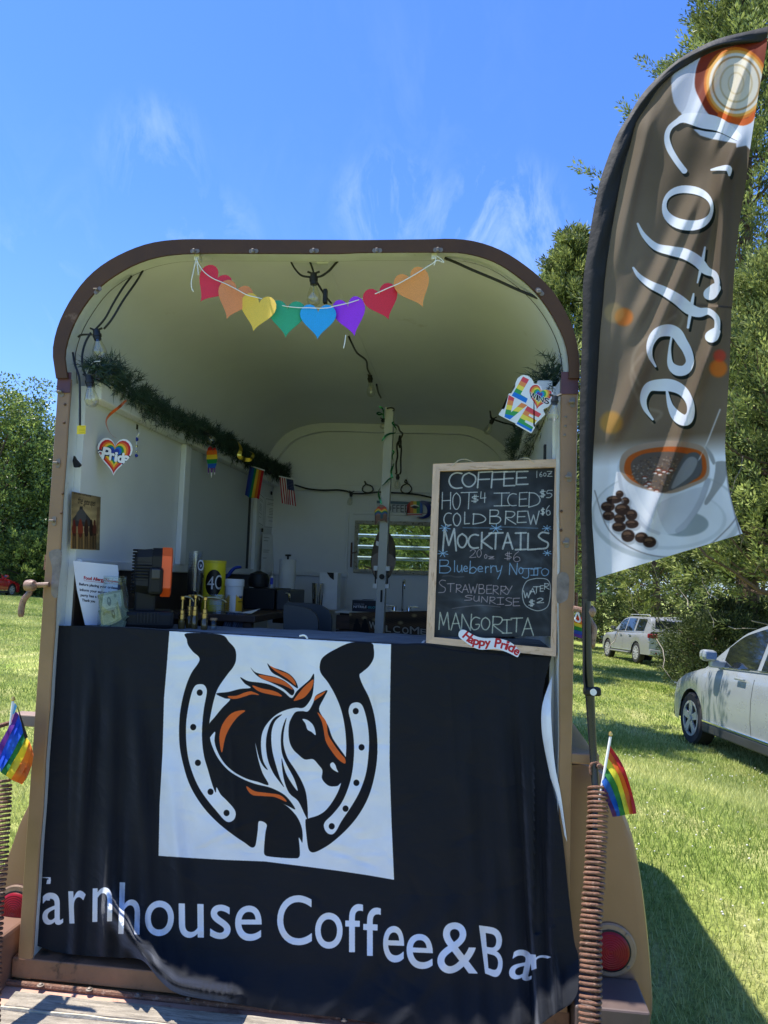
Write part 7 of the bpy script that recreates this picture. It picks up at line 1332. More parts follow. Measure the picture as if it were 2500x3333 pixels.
pride_outside('pride_flag', 'little rainbow flag stuck in the right ramp spring', z_(RR, [(445, 1560), (525, 1100)]), RR, [(edges[i], edges[i+1]) for i in range(6)], cols, -.115)
RF2 = (0, 1900, 2.37)
e2 = [[(120, 985), (60, 1120), (10, 1210), (-40, 1300)], [(145, 1010), (110, 1100), (60, 1200), (-30, 1400)], [(158, 1060), (120, 1150), (60, 1280), (0, 1420)], [(190, 1130), (150, 1200), (100, 1300), (5, 1455)], [(200, 1185), (150, 1290), (90, 1390), (45, 1480)], [(225, 1210), (200, 1300), (150, 1400), (85, 1510)], [(245, 1260), (225, 1350), (180, 1450), (130, 1530)], [(260, 1320), (245, 1400), (210, 1490), (170, 1548)]]
c2 = [(105, 45, 150), (30, 80, 215), (25, 90, 215), (30, 120, 60), (245, 215, 50), (240, 125, 40), (225, 75, 35)]
e2 = [z_(RF2, e) for e in e2]
pf = pride_outside('pride_flag', 'little rainbow flag stuck in the left ramp spring', z_(RF2, [(70, 1180), (100, 905)]), RF2, [(e2[i], e2[i+1]) for i in range(7)], c2, -.115)
for nm, pts, c_ in (('white_chevron', [(100, 925), (118, 920), (95, 1010), (75, 1090)], (215, 225, 240)), ('blue_chevron', [(116, 922), (130, 945), (112, 1000), (95, 1010)], (110, 185, 225)), ('pink_chevron', [(95, 1010), (112, 1000), (100, 1040), (80, 1085)], (235, 180, 205)), ('black_chevron', [(130, 940), (150, 985), (215, 1185), (190, 1200), (160, 1060)], (25, 20, 30))):
    MB().prism([at(*p, Y=-.128) for p in z_(RF2, pts)], (0, .0006, 0)).build(nm, flagmat(nm+'_cloth', lin(c_)), pf)
# rainbow pennant hanging from the right lever pin
RQ = (1850, 1900, 4.74); q0 = [((140, 500), (245, 520)), ((55, 560), (245, 600)), ((75, 590), (245, 640)), ((100, 650), (245, 690)), ((60, 700), (240, 745)), ((60, 760), (235, 800)), ((60, 800), (230, 850))]
pn = thing('rainbow_pennant', 'rainbow chevron flag tied below the right lever pin', 'flag', at(*z_(RQ, [(150, 560)])[0], Y=.02))
for i, c_ in enumerate([(225, 60, 45), (240, 125, 40), (240, 215, 60), (40, 140, 65), (35, 80, 190), (95, 50, 160)]):
    a_, b_ = z_(RQ, q0[i]), z_(RQ, q0[i+1]); MB().grid([[at(*p, Y=.01+.004*k_) for k_, p in enumerate(resample(a_, 6))], [at(*p, Y=.014+.004*k_) for k_, p in enumerate(resample(b_, 6))]]).build('stripe', flagmat('pennant_%d' % i, lin(c_)), pn)
MB().tube(crom([at(*p, Y=.0) for p in z_(RQ, [(150, 430), (110, 500), (105, 545), (150, 590), (185, 570), (170, 500), (148, 430)])], 4), .0028, 6).build('tie_cord', M_string, pn)
# ================================================================== lawn
xs = np.concatenate([-np.geomspace(14, 400, 26)[::-1], np.linspace(-13.5, 15.5, 90), np.geomspace(16, 400, 26)]); ys = np.concatenate([-np.geomspace(4.5, 60, 8)[::-1], np.linspace(-4, 18, 70), np.geomspace(19, 400, 34)])
def lawn_z(x, y):
    far = np.hypot(x, y); return np.where(far < 70, gz(x, y), gz(x/np.maximum(far, 1)*70, y/np.maximum(far, 1)*70))+.012*np.sin(x*1.3+y*.7)+.01*np.sin(x*.5-y*1.1)
b = MB().grid([[(x, y, float(lawn_z(x, y))) for x in xs] for y in ys])
M_lawn = bpy.data.materials.new('mown_lawn'); M_lawn.use_nodes = True; t = M_lawn.node_tree; p = t.nodes['Principled BSDF']; p.inputs['Roughness'].default_value = .9; p.inputs['Specular IOR Level'].default_value = .1
co = N(t, 'ShaderNodeTexCoord'); n1 = N(t, 'ShaderNodeTexNoise', Scale=.35, Detail=4.0); n2 = N(t, 'ShaderNodeTexNoise', Scale=26.0, Detail=8.0, Roughness=.75); n3 = N(t, 'ShaderNodeTexNoise', Scale=2.2, Detail=5.0)
mpp = N(t, 'ShaderNodeMapping'); mpp.inputs['Rotation'].default_value = (0, 0, .5); mpp.inputs['Scale'].default_value = (1, .35, 1)
t.links.new(co.outputs['Object'], mpp.inputs[0])
for n_ in (n1, n3): t.links.new(mpp.outputs[0], n_.inputs['Vector'])
t.links.new(co.outputs['Object'], n2.inputs['Vector'])
r1_ = ramp(t, n3.outputs['Fac'], [(.3, (.20, .28, .05)), (.52, (.34, .39, .10)), (.68, (.52, .50, .21))]); r2_ = ramp(t, n2.outputs['Fac'], [(.3, .35), (.62, 1.15)])
mm = N(t, 'ShaderNodeMixRGB', blend_type='MULTIPLY'); mm.inputs['Fac'].default_value = 1; t.links.new(r1_.outputs[0], mm.inputs['Color1']); t.links.new(r2_.outputs[0], mm.inputs['Color2'])
r3_ = ramp(t, n1.outputs['Fac'], [(.32, .62), (.66, 1.3)]); m3_ = N(t, 'ShaderNodeMixRGB', blend_type='MULTIPLY'); m3_.inputs['Fac'].default_value = 1; t.links.new(mm.outputs[0], m3_.inputs['Color1']); t.links.new(r3_.outputs[0], m3_.inputs['Color2'])
t.links.new(m3_.outputs[0], p.inputs['Base Color']); bp = N(t, 'ShaderNodeBump', Strength=.8, Distance=.03); t.links.new(n2.outputs['Fac'], bp.inputs['Height']); t.links.new(bp.outputs[0], p.inputs['Normal'])
tag(b.build('lawn', M_lawn, None, smooth='all'), kind='structure')
def project(P):
    d = P-CAMC; w = d@CF; return PCX+FPX*(d@CR)/w, PCY-FPX*(d@CU)/w, w
def fast_mesh(name, V, F4, m, parent=None, tint=None, tri=False):
    """V (n,3), faces as an (k,3|4) array, tint per vertex."""
    o0 = np.array(ORG.get(parent.name, (0, 0, 0)) if parent else (0, 0, 0))
    me = bpy.data.meshes.new(name); nf, k_ = F4.shape
    me.vertices.add(len(V)); me.vertices.foreach_set('co', (V-o0).astype(np.float32).ravel())
    me.loops.add(nf*k_); me.loops.foreach_set('vertex_index', F4.astype(np.int32).ravel()); me.polygons.add(nf)
    me.polygons.foreach_set('loop_start', np.arange(0, nf*k_, k_, dtype=np.int32))
    try: me.polygons.foreach_set('loop_total', np.full(nf, k_, np.int32))
    except Exception: pass
    me.update(calc_edges=True)
    if tint is not None:
        a = me.attributes.new('tint', 'FLOAT', 'POINT'); a.data.foreach_set('value', np.asarray(tint, np.float32))
    me.materials.append(m); o = bpy.data.objects.new(name, me); COL.objects.link(o)
    if parent: o.parent = parent; ORG[o.name] = tuple(o0)
    return o
# grass blades near the stand
M_blade = mat_leaf('grass_blade', (.15, .24, .035), (.70, .69, .27), .3, rough=.5)
def blades(n, x0, x1, y0, y1, h, w, keep):
    x, y = RNG.uniform(x0, x1, n), RNG.uniform(y0, y1, n); ok = keep(x, y); x, y = x[ok], y[ok]
    z = lawn_z(x, y); px, py, dd = project(np.stack([x, y, z], 1)); ok = (px > -550) & (px < 3000) & (py < 3900) & (dd > 0); x, y, z, dd = x[ok], y[ok], z[ok], dd[ok]
    n = len(x); a = RNG.uniform(0, 2*PI, n); hh = h*RNG.uniform(.5, 1.35, n); lean = RNG.uniform(.1, .8, n)*hh; b_ = RNG.uniform(0, 2*PI, n); ww = w*RNG.uniform(.6, 1.4, n)*(1+np.maximum(0, dd-4)*.12)
    P0 = np.stack([x, y, z-.005], 1); side = np.stack([np.cos(a), np.sin(a), 0*a], 1)*ww[:, None]/2; ld = np.stack([np.cos(b_)*lean, np.sin(b_)*lean, hh], 1)
    V = np.stack([P0-side, P0+side, P0+ld], 1).reshape(-1, 3); F = np.arange(3*n).reshape(-1, 3)
    patch = .5+.25*np.sin(x*1.9+np.sin(y*1.3)*2)+.25*np.sin(y*1.1+x*.6); tint = np.clip(patch*.60+RNG.random(n)*.62-.20, 0, 1)
    return V, F, np.repeat(tint, 3)
under = lambda x, y: ~((x > -.05) & (x < 1.8) & (y > -1.5) & (y < 2.7))
parts = [blades(440000, -3.2, 9.5, -.6, 9, .050, .0055, lambda x, y: under(x, y) & (RNG.random(len(x)) < np.clip(1.5-np.hypot(x-1.4, y+2.4)*.09, .35, 1))), blades(220000, -12, 14, 8, 24, .055, .009, lambda x, y: RNG.random(len(x)) < .9)]
parts += [blades(90000, -12, -3.2, 1, 8.5, .050, .006, lambda x, y: RNG.random(len(x)) < .9), blades(110000, -26, -12, 8, 23, .055, .009, lambda x, y: RNG.random(len(x)) < .9), blades(150000, -30, -3, 22, 44, .07, .012, lambda x, y: RNG.random(len(x)) < .9), blades(90000, 3, 16, 24, 44, .07, .012, lambda x, y: RNG.random(len(x)) < .9)]
V = np.concatenate([q[0] for q in parts]); k_ = np.cumsum([0]+[len(q[0]) for q in parts]); F = np.concatenate([q[1]+k0 for q, k0 in zip(parts, k_)]); tt = np.concatenate([q[2] for q in parts])
tag(fast_mesh('grass', V, F, M_blade, None, tt), 'short mown lawn grass around the trailer', 'grass', kind='stuff')
# clover heads
n = 900; x, y = RNG.uniform(1.9, 8.5, n), RNG.uniform(-.4, 7.5, n); ok = under(x, y) & (np.sin(x*1.7+y)+RNG.random(n) > .3); x, y = x[ok], y[ok]; z = lawn_z(x, y)+.045; n = len(x)
Vs, Fs = [], []
oc = np.array([(1, 0, 0), (0, 1, 0), (-1, 0, 0), (0, -1, 0), (0, 0, 1), (0, 0, -1)], float); of = np.array([(0, 1, 4), (1, 2, 4), (2, 3, 4), (3, 0, 4), (1, 0, 5), (2, 1, 5), (3, 2, 5), (0, 3, 5)])
for i in range(n): Vs.append(oc*RNG.uniform(.005, .009)*[1, 1, .9]+[x[i], y[i], z[i]]); Fs.append(of+6*i)
tag(fast_mesh('clover_flowers', np.concatenate(Vs), np.concatenate(Fs), mat('clover_white', (.62, .60, .52), .8)), 'white clover heads scattered through the lawn', 'clover', kind='stuff')

# ================================================================== trees
M_bark = mat('cedar_bark', (.13, .085, .06), .9, var=.35, scale=10, bump=.8, stretch=(6, 6, 1)); M_twig = mat('dead_twigs', (.24, .21, .17), .9, var=.3, scale=8)
M_cedar = mat_leaf('cedar_spray', (.035, .060, .016), (.54, .60, .19), .28, rough=.6); M_maple = mat_leaf('maple_leaf', (.03, .065, .018), (.44, .56, .14), .38, rough=.42)
M_shade = mat_leaf('shaded_spray', (.018, .034, .011), (.17, .21, .065), .25, rough=.6)  # darker copy of the cedar spray, with shade put into the leaf colour
def leaf_cloud(C, Dir, n_per, rad, L_, w_, broad=False):
    """C clump centres, Dir growth directions; n_per leaflets each."""
    m = len(C); C = np.repeat(C, n_per, 0); D_ = np.repeat(Dir, n_per, 0); n = len(C); R_ = np.repeat(rad, n_per) if not np.isscalar(rad) else rad
    g = RNG.normal(0, 1, (n, 3)); g /= np.linalg.norm(g, axis=1)[:, None]; off = g*(RNG.random(n)**.45)[:, None]*(R_[:, None] if not np.isscalar(R_) else R_)
    if not broad: off = off*.45+D_*(RNG.random(n)*1.5)[:, None]*(R_[:, None] if not np.isscalar(R_) else R_)
    P = C+off; d = D_*(.9 if not broad else .3)+g*.75; d /= np.linalg.norm(d, axis=1)[:, None]
    s = np.cross(d, RNG.normal(0, 1, (n, 3))); s /= np.linalg.norm(s, axis=1)[:, None]+1e-9
    l = (L_*RNG.uniform(.5, 1.4, n))[:, None]; w = (w_*RNG.uniform(.6, 1.3, n))[:, None]
    if broad: V = np.stack([P, P+d*l*.5+s*w, P+d*l, P+d*l*.5-s*w], 1)
    else: V = np.stack([P-s*w*.4, P+d*l*.55+s*w*.7, P+d*l, P+d*l*.45-s*w*.7], 1)
    ct = np.repeat(RNG.random(m), n_per); tint = np.clip(ct*.55+RNG.random(n)*.5, 0, 1)**1.8
    return V.reshape(-1, 3), np.arange(4*n).reshape(-1, 4), np.repeat(tint, 4)
def cedar(name, base, H, R0, label, group=None, nl=150, per=46, seed=1, zmin=.06, leaf=.11, lean=(0, 0), power=.8, mat_=None, cl=11):
    global RNG; RNG = np.random.default_rng(seed); base = np.array(base, float); o = thing(name, label, 'tree', base, group)
    top = base+np.array([lean[0], lean[1], H]); tr = MB(); tp = [base+(top-base)*t+np.array([math.sin(t*7+seed)*.12, math.cos(t*5+seed)*.1, 0]) for t in np.linspace(0, 1, 12)]
    tp[0][2] -= .1; tr.tube(tp, np.linspace(.021*H**.9, .02, 12), 9); tr.build('trunk', M_bark, o, smooth=True)
    lb = MB(); C, D_ = [], []
    for i in range(nl):
        h = zmin+(1-zmin)*((i+RNG.random())/nl)**1.05; a = i*2.4+RNG.normal(0, .4); prof = (math.sin(PI*min(1, (h*.86+.16)))**.75)*(1.0-.35*h)
        L_ = R0*prof*RNG.uniform(.6, 1.18)+.25; s0 = base+(top-base)*h; rise = RNG.uniform(.05, .75)*(.6+h*1.1)
        d = np.array([math.cos(a), math.sin(a), rise]); d /= np.linalg.norm(d); P = []
        for t in np.linspace(0, 1, 6): P.append(s0+d*L_*t+np.array([0, 0, -.10*L_*math.sin(PI*t)+.12*L_*t*t])+RNG.normal(0, .03*L_, 3)*t)
        if i % 2 == 0: lb.tube(P, np.linspace(.012*L_+.012, .006, 6), 5, caps=False)
        P = np.array(P)
        for q in range(cl):
            t = .22+.80*((q+RNG.random())/cl)**.8; k0 = min(4, int(t*5)); fr = t*5-k0; c_ = P[k0]*(1-fr)+P[k0+1]*fr
            jit = RNG.normal(0, .13*L_*(1.1-t*.6)+.05, 3); jit[2] *= .7; C.append(c_+jit); dd = d*.8+jit*.8+np.array([0, 0, .35]); D_.append(dd/np.linalg.norm(dd))
    C.append(top); D_.append(np.array([0, 0, 1.0])); C, D_ = np.array(C), np.array(D_)
    lb.build('limbs', M_bark, o); V, F, tt = leaf_cloud(C, D_, per, .20+.02*R0, leaf, leaf*.24)
    tag(fast_mesh('crown', V, F, mat_ or M_cedar, o, tt), kind='stuff'); return o, C
def gpt(px, py_h, D):                                       # spot on the lawn under picture column px at distance D
    p = at(px, py_h, D=D); return (p[0], p[1], float(lawn_z(p[0], p[1])))
CEDARS = 'cedars along the right side of the lawn'
cedar('cedar_tree', gpt(2440, 2000, 21), 22, 5.2, 'tallest cedar rising behind the feather flag at the right', CEDARS, nl=270, per=52, seed=3, leaf=.14, zmin=.17, cl=13)
cedar('cedar_tree', gpt(1850, 2000, 24.5), 14.3, 3.1, 'shorter pointed cedar between trailer roof and feather flag', CEDARS, nl=190, per=40, seed=5, leaf=.16, zmin=.26, cl=12)
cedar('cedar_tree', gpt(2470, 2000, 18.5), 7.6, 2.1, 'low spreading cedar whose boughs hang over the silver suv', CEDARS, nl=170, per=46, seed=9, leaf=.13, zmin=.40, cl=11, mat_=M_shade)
cedar('cedar_tree', gpt(2560, 2000, 15.5), 9.5, 3.2, 'nearest cedar with low boughs above the silver car', CEDARS, nl=190, per=44, seed=12, leaf=.12, zmin=.24, cl=11)
cedar('cedar_tree', gpt(1600, 2000, 38), 11, 3.8, 'cedar far behind the trailer seen through the louvre window', CEDARS, nl=100, per=34, seed=15, leaf=.2)
cedar('cedar_tree', gpt(2140, 2000, 40), 15, 4.4, 'deep shaded cedar standing behind the silver suv', CEDARS, nl=130, per=28, seed=21, leaf=.22, zmin=.03)
cedar('cedar_tree', gpt(2700, 2000, 26), 19, 4.6, 'cedar at the right edge behind the others', CEDARS, nl=150, per=32, seed=23, leaf=.18, zmin=.05)
cedar('cedar_tree', gpt(1830, 2000, 44), 12, 4.0, 'far cedar just right of the trailer', CEDARS, nl=100, per=28, seed=27, leaf=.22, zmin=.03)
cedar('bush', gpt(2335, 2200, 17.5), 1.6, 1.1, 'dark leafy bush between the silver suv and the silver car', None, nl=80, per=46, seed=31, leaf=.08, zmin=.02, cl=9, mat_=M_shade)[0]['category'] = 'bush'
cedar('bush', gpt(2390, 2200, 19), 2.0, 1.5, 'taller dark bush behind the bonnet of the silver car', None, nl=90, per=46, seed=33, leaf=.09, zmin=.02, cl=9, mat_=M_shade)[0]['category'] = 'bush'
cedar('cedar_tree', gpt(1500, 2000, 21), 8.8, 2.6, 'cedar hidden behind the trailer that shades the lawn', CEDARS, nl=110, per=34, seed=81, leaf=.15, zmin=.2)
cedar('small_tree', gpt(1610, 2000, 11.5), 6.0, 1.9, 'small tree behind the trailer seen through the louvre window', None, nl=100, per=40, seed=83, leaf=.10, zmin=.3)
cedar('cedar_tree', gpt(1240, 2000, 26), 8.0, 3.4, 'broad cedar behind the far wall of the trailer', CEDARS, nl=90, per=34, seed=85, leaf=.18, zmin=.03)
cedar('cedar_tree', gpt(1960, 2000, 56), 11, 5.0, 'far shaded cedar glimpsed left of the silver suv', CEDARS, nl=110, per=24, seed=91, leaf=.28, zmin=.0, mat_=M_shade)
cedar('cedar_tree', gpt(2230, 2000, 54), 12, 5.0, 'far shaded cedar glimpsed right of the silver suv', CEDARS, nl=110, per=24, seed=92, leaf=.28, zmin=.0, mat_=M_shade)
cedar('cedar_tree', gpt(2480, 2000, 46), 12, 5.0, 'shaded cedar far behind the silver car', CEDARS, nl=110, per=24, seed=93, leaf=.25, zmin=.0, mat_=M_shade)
# dead twigs poking out of the low boughs
RNG = np.random.default_rng(41); tw = MB()
for _ in range(26):
    px, py = RNG.uniform(1960, 2480), RNG.uniform(1150, 2080); s0 = at(px, py, D=RNG.uniform(14.8, 16.5)); d = RNG.normal(0, 1, 3); d[2] -= .3; d /= np.linalg.norm(d); P = [s0+d*q+RNG.normal(0, .05, 3)*(q > 0) for q in np.linspace(0, RNG.uniform(.5, 1.3), 5)]
    tw.tube(P, np.linspace(.012, .004, 5), 4, caps=False)
tag(tw.build('dead_twigs', M_twig), 'bare pale dead twigs among the cedar boughs', 'twigs', kind='stuff')
def broadleaf(name, base, H, R0, label, group, seed, nb=26, leaf=.17):
    global RNG; RNG = np.random.default_rng(seed); base = np.array(base, float); o = thing(name, label, 'tree', base, group)
    tr = MB(); tr.tube([base+(0, 0, -.1), base+(0, .05, H*.3), base+(.2, .1, H*.6), base+(.1, 0, H*.85)], [.26, .2, .12, .03], 9); tr.build('trunk', M_bark, o, smooth=True)
    C, D_ = [], []; lb = MB()
    for i in range(nb):
        h = .10+.84*((i+.5)/nb); a = i*2.4+RNG.random(); r = R0*math.sin(PI*min(.97, h*.80+.16))**.7*RNG.uniform(.35, .95); c_ = base+np.array([math.cos(a)*r, math.sin(a)*r, h*H]); lb.tube([base+(0, 0, h*H*.6), (base+(0, 0, h*H*.75)+c_)/2, c_], [.07, .045, .02], 5, caps=False)
        rr = R0*RNG.uniform(.3, .48)
        for _ in range(46):
            g = RNG.normal(0, 1, 3); g /= np.linalg.norm(g); g[2] = g[2]*.8; C.append(c_+g*rr*RNG.random()**.28); D_.append(g+np.array([0, 0, .1]))
    lb.build('limbs', M_bark, o); V, F, tt = leaf_cloud(np.array(C), np.array(D_), 22, .34, leaf, leaf*.36, True); tag(fast_mesh('crown', V, F, M_maple, o, tt), kind='stuff'); return o
LT = 'broadleaf trees beyond the left side of the lawn'
for i, (px, D, H, R0, lab) in enumerate([(40, 47, 12.2, 3.6, 'broadleaf tree with pointed top left of the trailer'), (-60, 44, 13.2, 4.0, 'tallest leafy tree cut by the left edge'), (150, 49, 10.8, 3.6, 'rounded leafy tree just behind the left jamb'), (260, 50, 10, 4.0, 'leafy tree hidden mostly by the trailer'), (60, 56, 10, 5.0, 'dark tree filling the gap at the back left')]):
    broadleaf('broadleaf_tree', gpt(px, 1900, D), H, R0, lab, LT, 50+i)
for i, (px, D, H) in enumerate([(100, 43.5, 3.0), (170, 44, 3.2), (20, 46, 3.0)]): cedar('hedge_bush', gpt(px, 1900, D), H, 2.6, ['dark bush at the foot of the left trees beside the red car', 'dark bush at the foot of the left trees by the jamb', 'dark bush behind the red car'][i], None, nl=70, per=36, seed=70+i, leaf=.2, zmin=.01, cl=8, mat_=M_maple)[0]['category'] = 'bush'

# wood edge that closes the field behind the trailer
RNG = np.random.default_rng(99); C, D_ = [], []
for i in range(1500):
    px, D = RNG.uniform(-1500, 1900), RNG.uniform(58, 68); g = gpt(px, 1900, D); h = RNG.random()**.7*(6.5+2.5*math.sin(px*.008)+1.2*math.sin(px*.031)); C.append((g[0], g[1], g[2]+h)); v = RNG.normal(0, 1, 3); v[2] = abs(v[2]); D_.append(v/np.linalg.norm(v))
V, F, tt = leaf_cloud(np.array(C), np.array(D_), 30, 1.3, .58, .22, True)
tag(fast_mesh('far_treeline', V, F, M_maple, None, tt), 'far wood edge closing the field behind the trailer', 'trees', kind='stuff')
# ================================================================== cars
M_silver = mat('silver_green_paint', (.34, .37, .38), .30, metal=.4, var=.03, coat=.25); M_champ = mat('champagne_paint', (.32, .33, .325), .34, metal=.45, var=.03, coat=.25); M_redp = mat('red_car_paint', (.36, .012, .02), .25, var=.05, coat=.8)
M_cglass = mat('dark_car_glass', (.006, .008, .010), .05, var=.1, spec=.7, coat=.4); M_tyre = mat('tyre_rubber', (.014, .014, .015), .8, bump=.2); M_alloy = mat('alloy_rim', (.45, .46, .47), .3, metal=.35, var=.05); M_trim = mat('dark_lower_trim', (.03, .032, .032), .5)
def car(name, label, paint, spec, pos, heading, lower=M_trim):
    """spec lists (x, z_hood_or_roof, z_belt, half width) stations from the front (x=0) to the tail; y is the car's left."""
    root = thing(name, label, 'car', (0, 0, 0), None); Lg, wb0, wb1, wr, gc = spec['len'], spec['wf'], spec['wr'], spec['r'], spec['gc']
    S_ = np.array(spec['st']); xs = np.unique(np.concatenate([np.linspace(0, Lg, 70), np.linspace(wb0-wr*1.25, wb0+wr*1.25, 22), np.linspace(wb1-wr*1.25, wb1+wr*1.25, 22)]))
    zb = np.interp(xs, S_[:, 0], S_[:, 1]); hw = np.interp(xs, S_[:, 0], S_[:, 2]); k = np.array([.04, .12, .6, .12, .04]); 
    zb, hw = [np.convolve(np.pad(a, 2, mode='edge'), [.1, .2, .4, .2, .1], 'valid') for a in (zb, hw)]
    def zlow(x):
        z = gc
        for w in (wb0, wb1):
            q = abs(x-w)/(wr*1.14)
            if q < 1: z = max(z, wr+wr*1.14*math.sqrt(1-q*q))
        return z
    body = MB(); rows = []
    prof = [(0, 1.0), (.12, 1.0), (.35, 1.015), (.6, 1.01), (.8, .985), (.93, .955), (1.0, .90)]
    for x, z1, w in zip(xs, zb, hw):
        z0 = zlow(x); z0 = min(z0, z1-.02); side = [(w*f, z0+(z1-z0)*u) for u, f in prof]+[(w*.78, z1+.012), (w*.4, z1+.022), (0, z1+.026)]
        rows.append([(x, y, z) for y, z in side]+[(x, -y, z) for y, z in side[::-1][1:]])
    body.grid(rows); body.add(rows[0], [tuple(range(len(rows[0])))]); body.add(rows[-1], [tuple(range(len(rows[-1])))[::-1]])
    body.build('body', paint, root, smooth=True)
    MB().box((.15, -hw.max()*.90, gc+.02), (Lg-.15, hw.max()*.90, gc+.25)).build('underbody', M_trim, root)
    for s in (1, -1):
        b = MB(); b.box((wb0+wr*1.2, s*hw.max()*.94, gc-.05), (wb1-wr*1.2, s*hw.max()*1.012, gc+.08), .02); b.build('side_skirt', lower, root)
        b = MB(); b.box((wb0+wr*1.2, s*hw.max()*1.0, gc+.085), (wb1-wr*1.2, s*hw.max()*1.02, gc+.115), .006); b.build('chrome_strip', M_chrome, root)
    G_ = np.array(spec['gh']); gx_ = np.unique(np.concatenate([np.linspace(G_[0, 0], G_[-1, 0], 40)])); gt = np.interp(gx_, G_[:, 0], G_[:, 1]); gt = np.convolve(np.pad(gt, 1, mode='edge'), [.25, .5, .25], 'valid')
    belt = np.interp(gx_, xs, zb)-.02; gw = np.interp(gx_, xs, hw)*.92; tum = spec['tum']; rows = []
    def gpos(i, u):                                           # point of the greenhouse side, u 0 belt .. 1 roof edge
        zt_ = max(gt[i]-.05, belt[i]+.001); return (gx_[i], (gw[i]-(zt_-belt[i])*tum*u), belt[i]+(zt_-belt[i])*u)
    for i in range(len(gx_)):
        s = [gpos(i, u) for u in (0, .3, .6, .9, 1)]; w1 = s[-1][1]; z1 = s[-1][2]; s += [(gx_[i], w1*.9, z1+(gt[i]-z1)*.7), (gx_[i], w1*.5, gt[i]), (gx_[i], 0, gt[i]+.01)]
        rows.append(s+[(a, -b_, c_) for a, b_, c_ in s[::-1][1:]])
    MB().grid(rows).build('roof', paint, root, smooth=True)
    if spec.get('rails'):
        for s in (1, -1): MB().tube([(spec['rails'][0], s*gw.max()*.74, gt.max()+.0), (spec['rails'][0]+.1, s*gw.max()*.74, gt.max()+.06), (spec['rails'][1]-.1, s*gw.max()*.74, gt.max()+.06), (spec['rails'][1], s*gw.max()*.74, gt.max()+.0)], .018, 6).build('roof_rail', M_alloy, root)
    for (x0, x1, u0, u1, cut) in spec['win']:
        for s in (1, -1):
            R_ = []
            for x in np.linspace(x0, x1, 14):
                i = int(np.argmin(abs(gx_-x))); xx = x; a = gpos(i, u0); 
                zt_ = np.interp(x, gx_, gt)-.05; bl = np.interp(x, gx_, belt); zt_ = max(zt_, bl+.02); w0 = np.interp(x, gx_, gw)
                R_.append([(x, s*(w0-(zt_-bl)*tum*u+.006), bl+(zt_-bl)*u) for u in (u0, (u0+u1)/2, u1)])
            MB().grid(R_).build('window', M_cglass, root, smooth='all')
    def end_glass(x0, x1, wk, nm, up=.012):                   # windscreen / rear window over the sloping roof ends
        R_ = []
        for x in np.linspace(x0, x1, 8):
            z = np.interp(x, gx_, gt)+up; bl = np.interp(x, gx_, belt); w = (np.interp(x, gx_, gw)-(z-bl)*tum)*wk; R_.append([(x, y, z+(.004 if y == 0 else 0)) for y in np.linspace(-w, w, 7)])
        MB().grid(R_).build(nm, M_cglass, root, smooth='all')
    for s in (1, -1):                                         # bright strip under the side windows
        MB().tube([(x, s*(np.interp(x, gx_, gw)+.012), np.interp(x, gx_, belt)+.022) for x in np.linspace(spec['win'][0][0]-.1, spec['win'][-1][1]+.05, 20)], .010, 6).build('belt_strip', M_chrome, root)
    end_glass(*spec['ws'], .86, 'windscreen'); end_glass(*spec['rw'], .80, 'rear_window')
    for x in (wb0, wb1):
        for s in (1, -1):
            yo = hw.max()*.985*s; yi = yo-.24*s; w = MB(); n = 36
            w.lathe([(wr*.60, 0), (wr*.92, .0), (wr, .03), (wr, .20), (wr*.92, .235), (wr*.55, .235)], (x, min(yo, yi), wr), n, 'Y', False); wh = w.build('wheel', M_tyre, root, smooth=True)
            f_ = yo+.004*s; r = wr*.66; rim = MB(); rim.lathe([(r*1.02, 0), (r*1.02, .03), (r*.90, .03), (r*.90, 0), (r*1.02, 0)], (x, f_-(.03 if s > 0 else 0), wr), n, 'Y', False)
            nsp = spec.get('spokes', 5)
            for k_ in range(nsp):
                a = 2*PI*k_/nsp+.3; c_, s_ = math.cos(a), math.sin(a); w1, w2 = r*.15, r*.24
                if nsp > 6: w1, w2 = r*.08, r*.12
                q = [(x+c_*r*.1-s_*w1, f_, wr+s_*r*.1+c_*w1), (x+c_*r*.1+s_*w1, f_, wr+s_*r*.1-c_*w1), (x+c_*r*.95+s_*w2, f_, wr+s_*r*.95-c_*w2), (x+c_*r*.95-s_*w2, f_, wr+s_*r*.95+c_*w2)]
                rim.prism(q, (0, -.02*s, 0))
            rim.lathe([(r*.18, .0), (r*.16, .012)], (x, f_+(0 if s > 0 else -.012), wr), 12, 'Y'); rim.build('rim', M_alloy, wh)
            MB().lathe([(r*.9, 0), (r*.9, .02)], (x, f_-.06*s, wr), 20, 'Y').build('brake_shadow_disc', M_trim, wh)
    for s in (1, -1):
        for x in spec['handles']: 
            z = np.interp(x, xs, zb)*.90; MB().box((x-.11, s*(hw.max()*.99), z-.015), (x+.11, s*(hw.max()*1.035), z+.015), .01).build('handle', M_chrome if spec.get('chromeh') else paint, root)
        for x in spec['seams']:
            z1 = np.interp(x, xs, zb); w = np.interp(x, xs, hw); z0 = gc; MB().grid([[(x+dx+.05*max(0, .3-u), s*(w*np.interp(u, [q[0] for q in prof], [q[1] for q in prof])+.0025), z0+(z1-z0)*u) for u in np.linspace(.12, .97, 10)] for dx in (-.0045, .0045)]).build('door_seam', M_trim, root)
        x = spec['mirror']; z = np.interp(x, xs, zb)+.07; y = s*(hw.max()*1.0)
        mr = MB().box((x-.09, y+s*.02, z), (x+.10, y+s*.22, z+.15), .055).build('mirror', M_trim if spec.get('blackm') else paint, root); MB().box((x-.04, s*hw.max()*.86, z-.08), (x+.05, y+s*.1, z+.02), .02).build('mirror_stalk', paint, mr)
        MB().box((x+.095, y+s*.05, z+.03), (x+.103, y+s*.19, z+.12)).build('mirror_glass', M_chrome, mr)
    z = spec['tail']
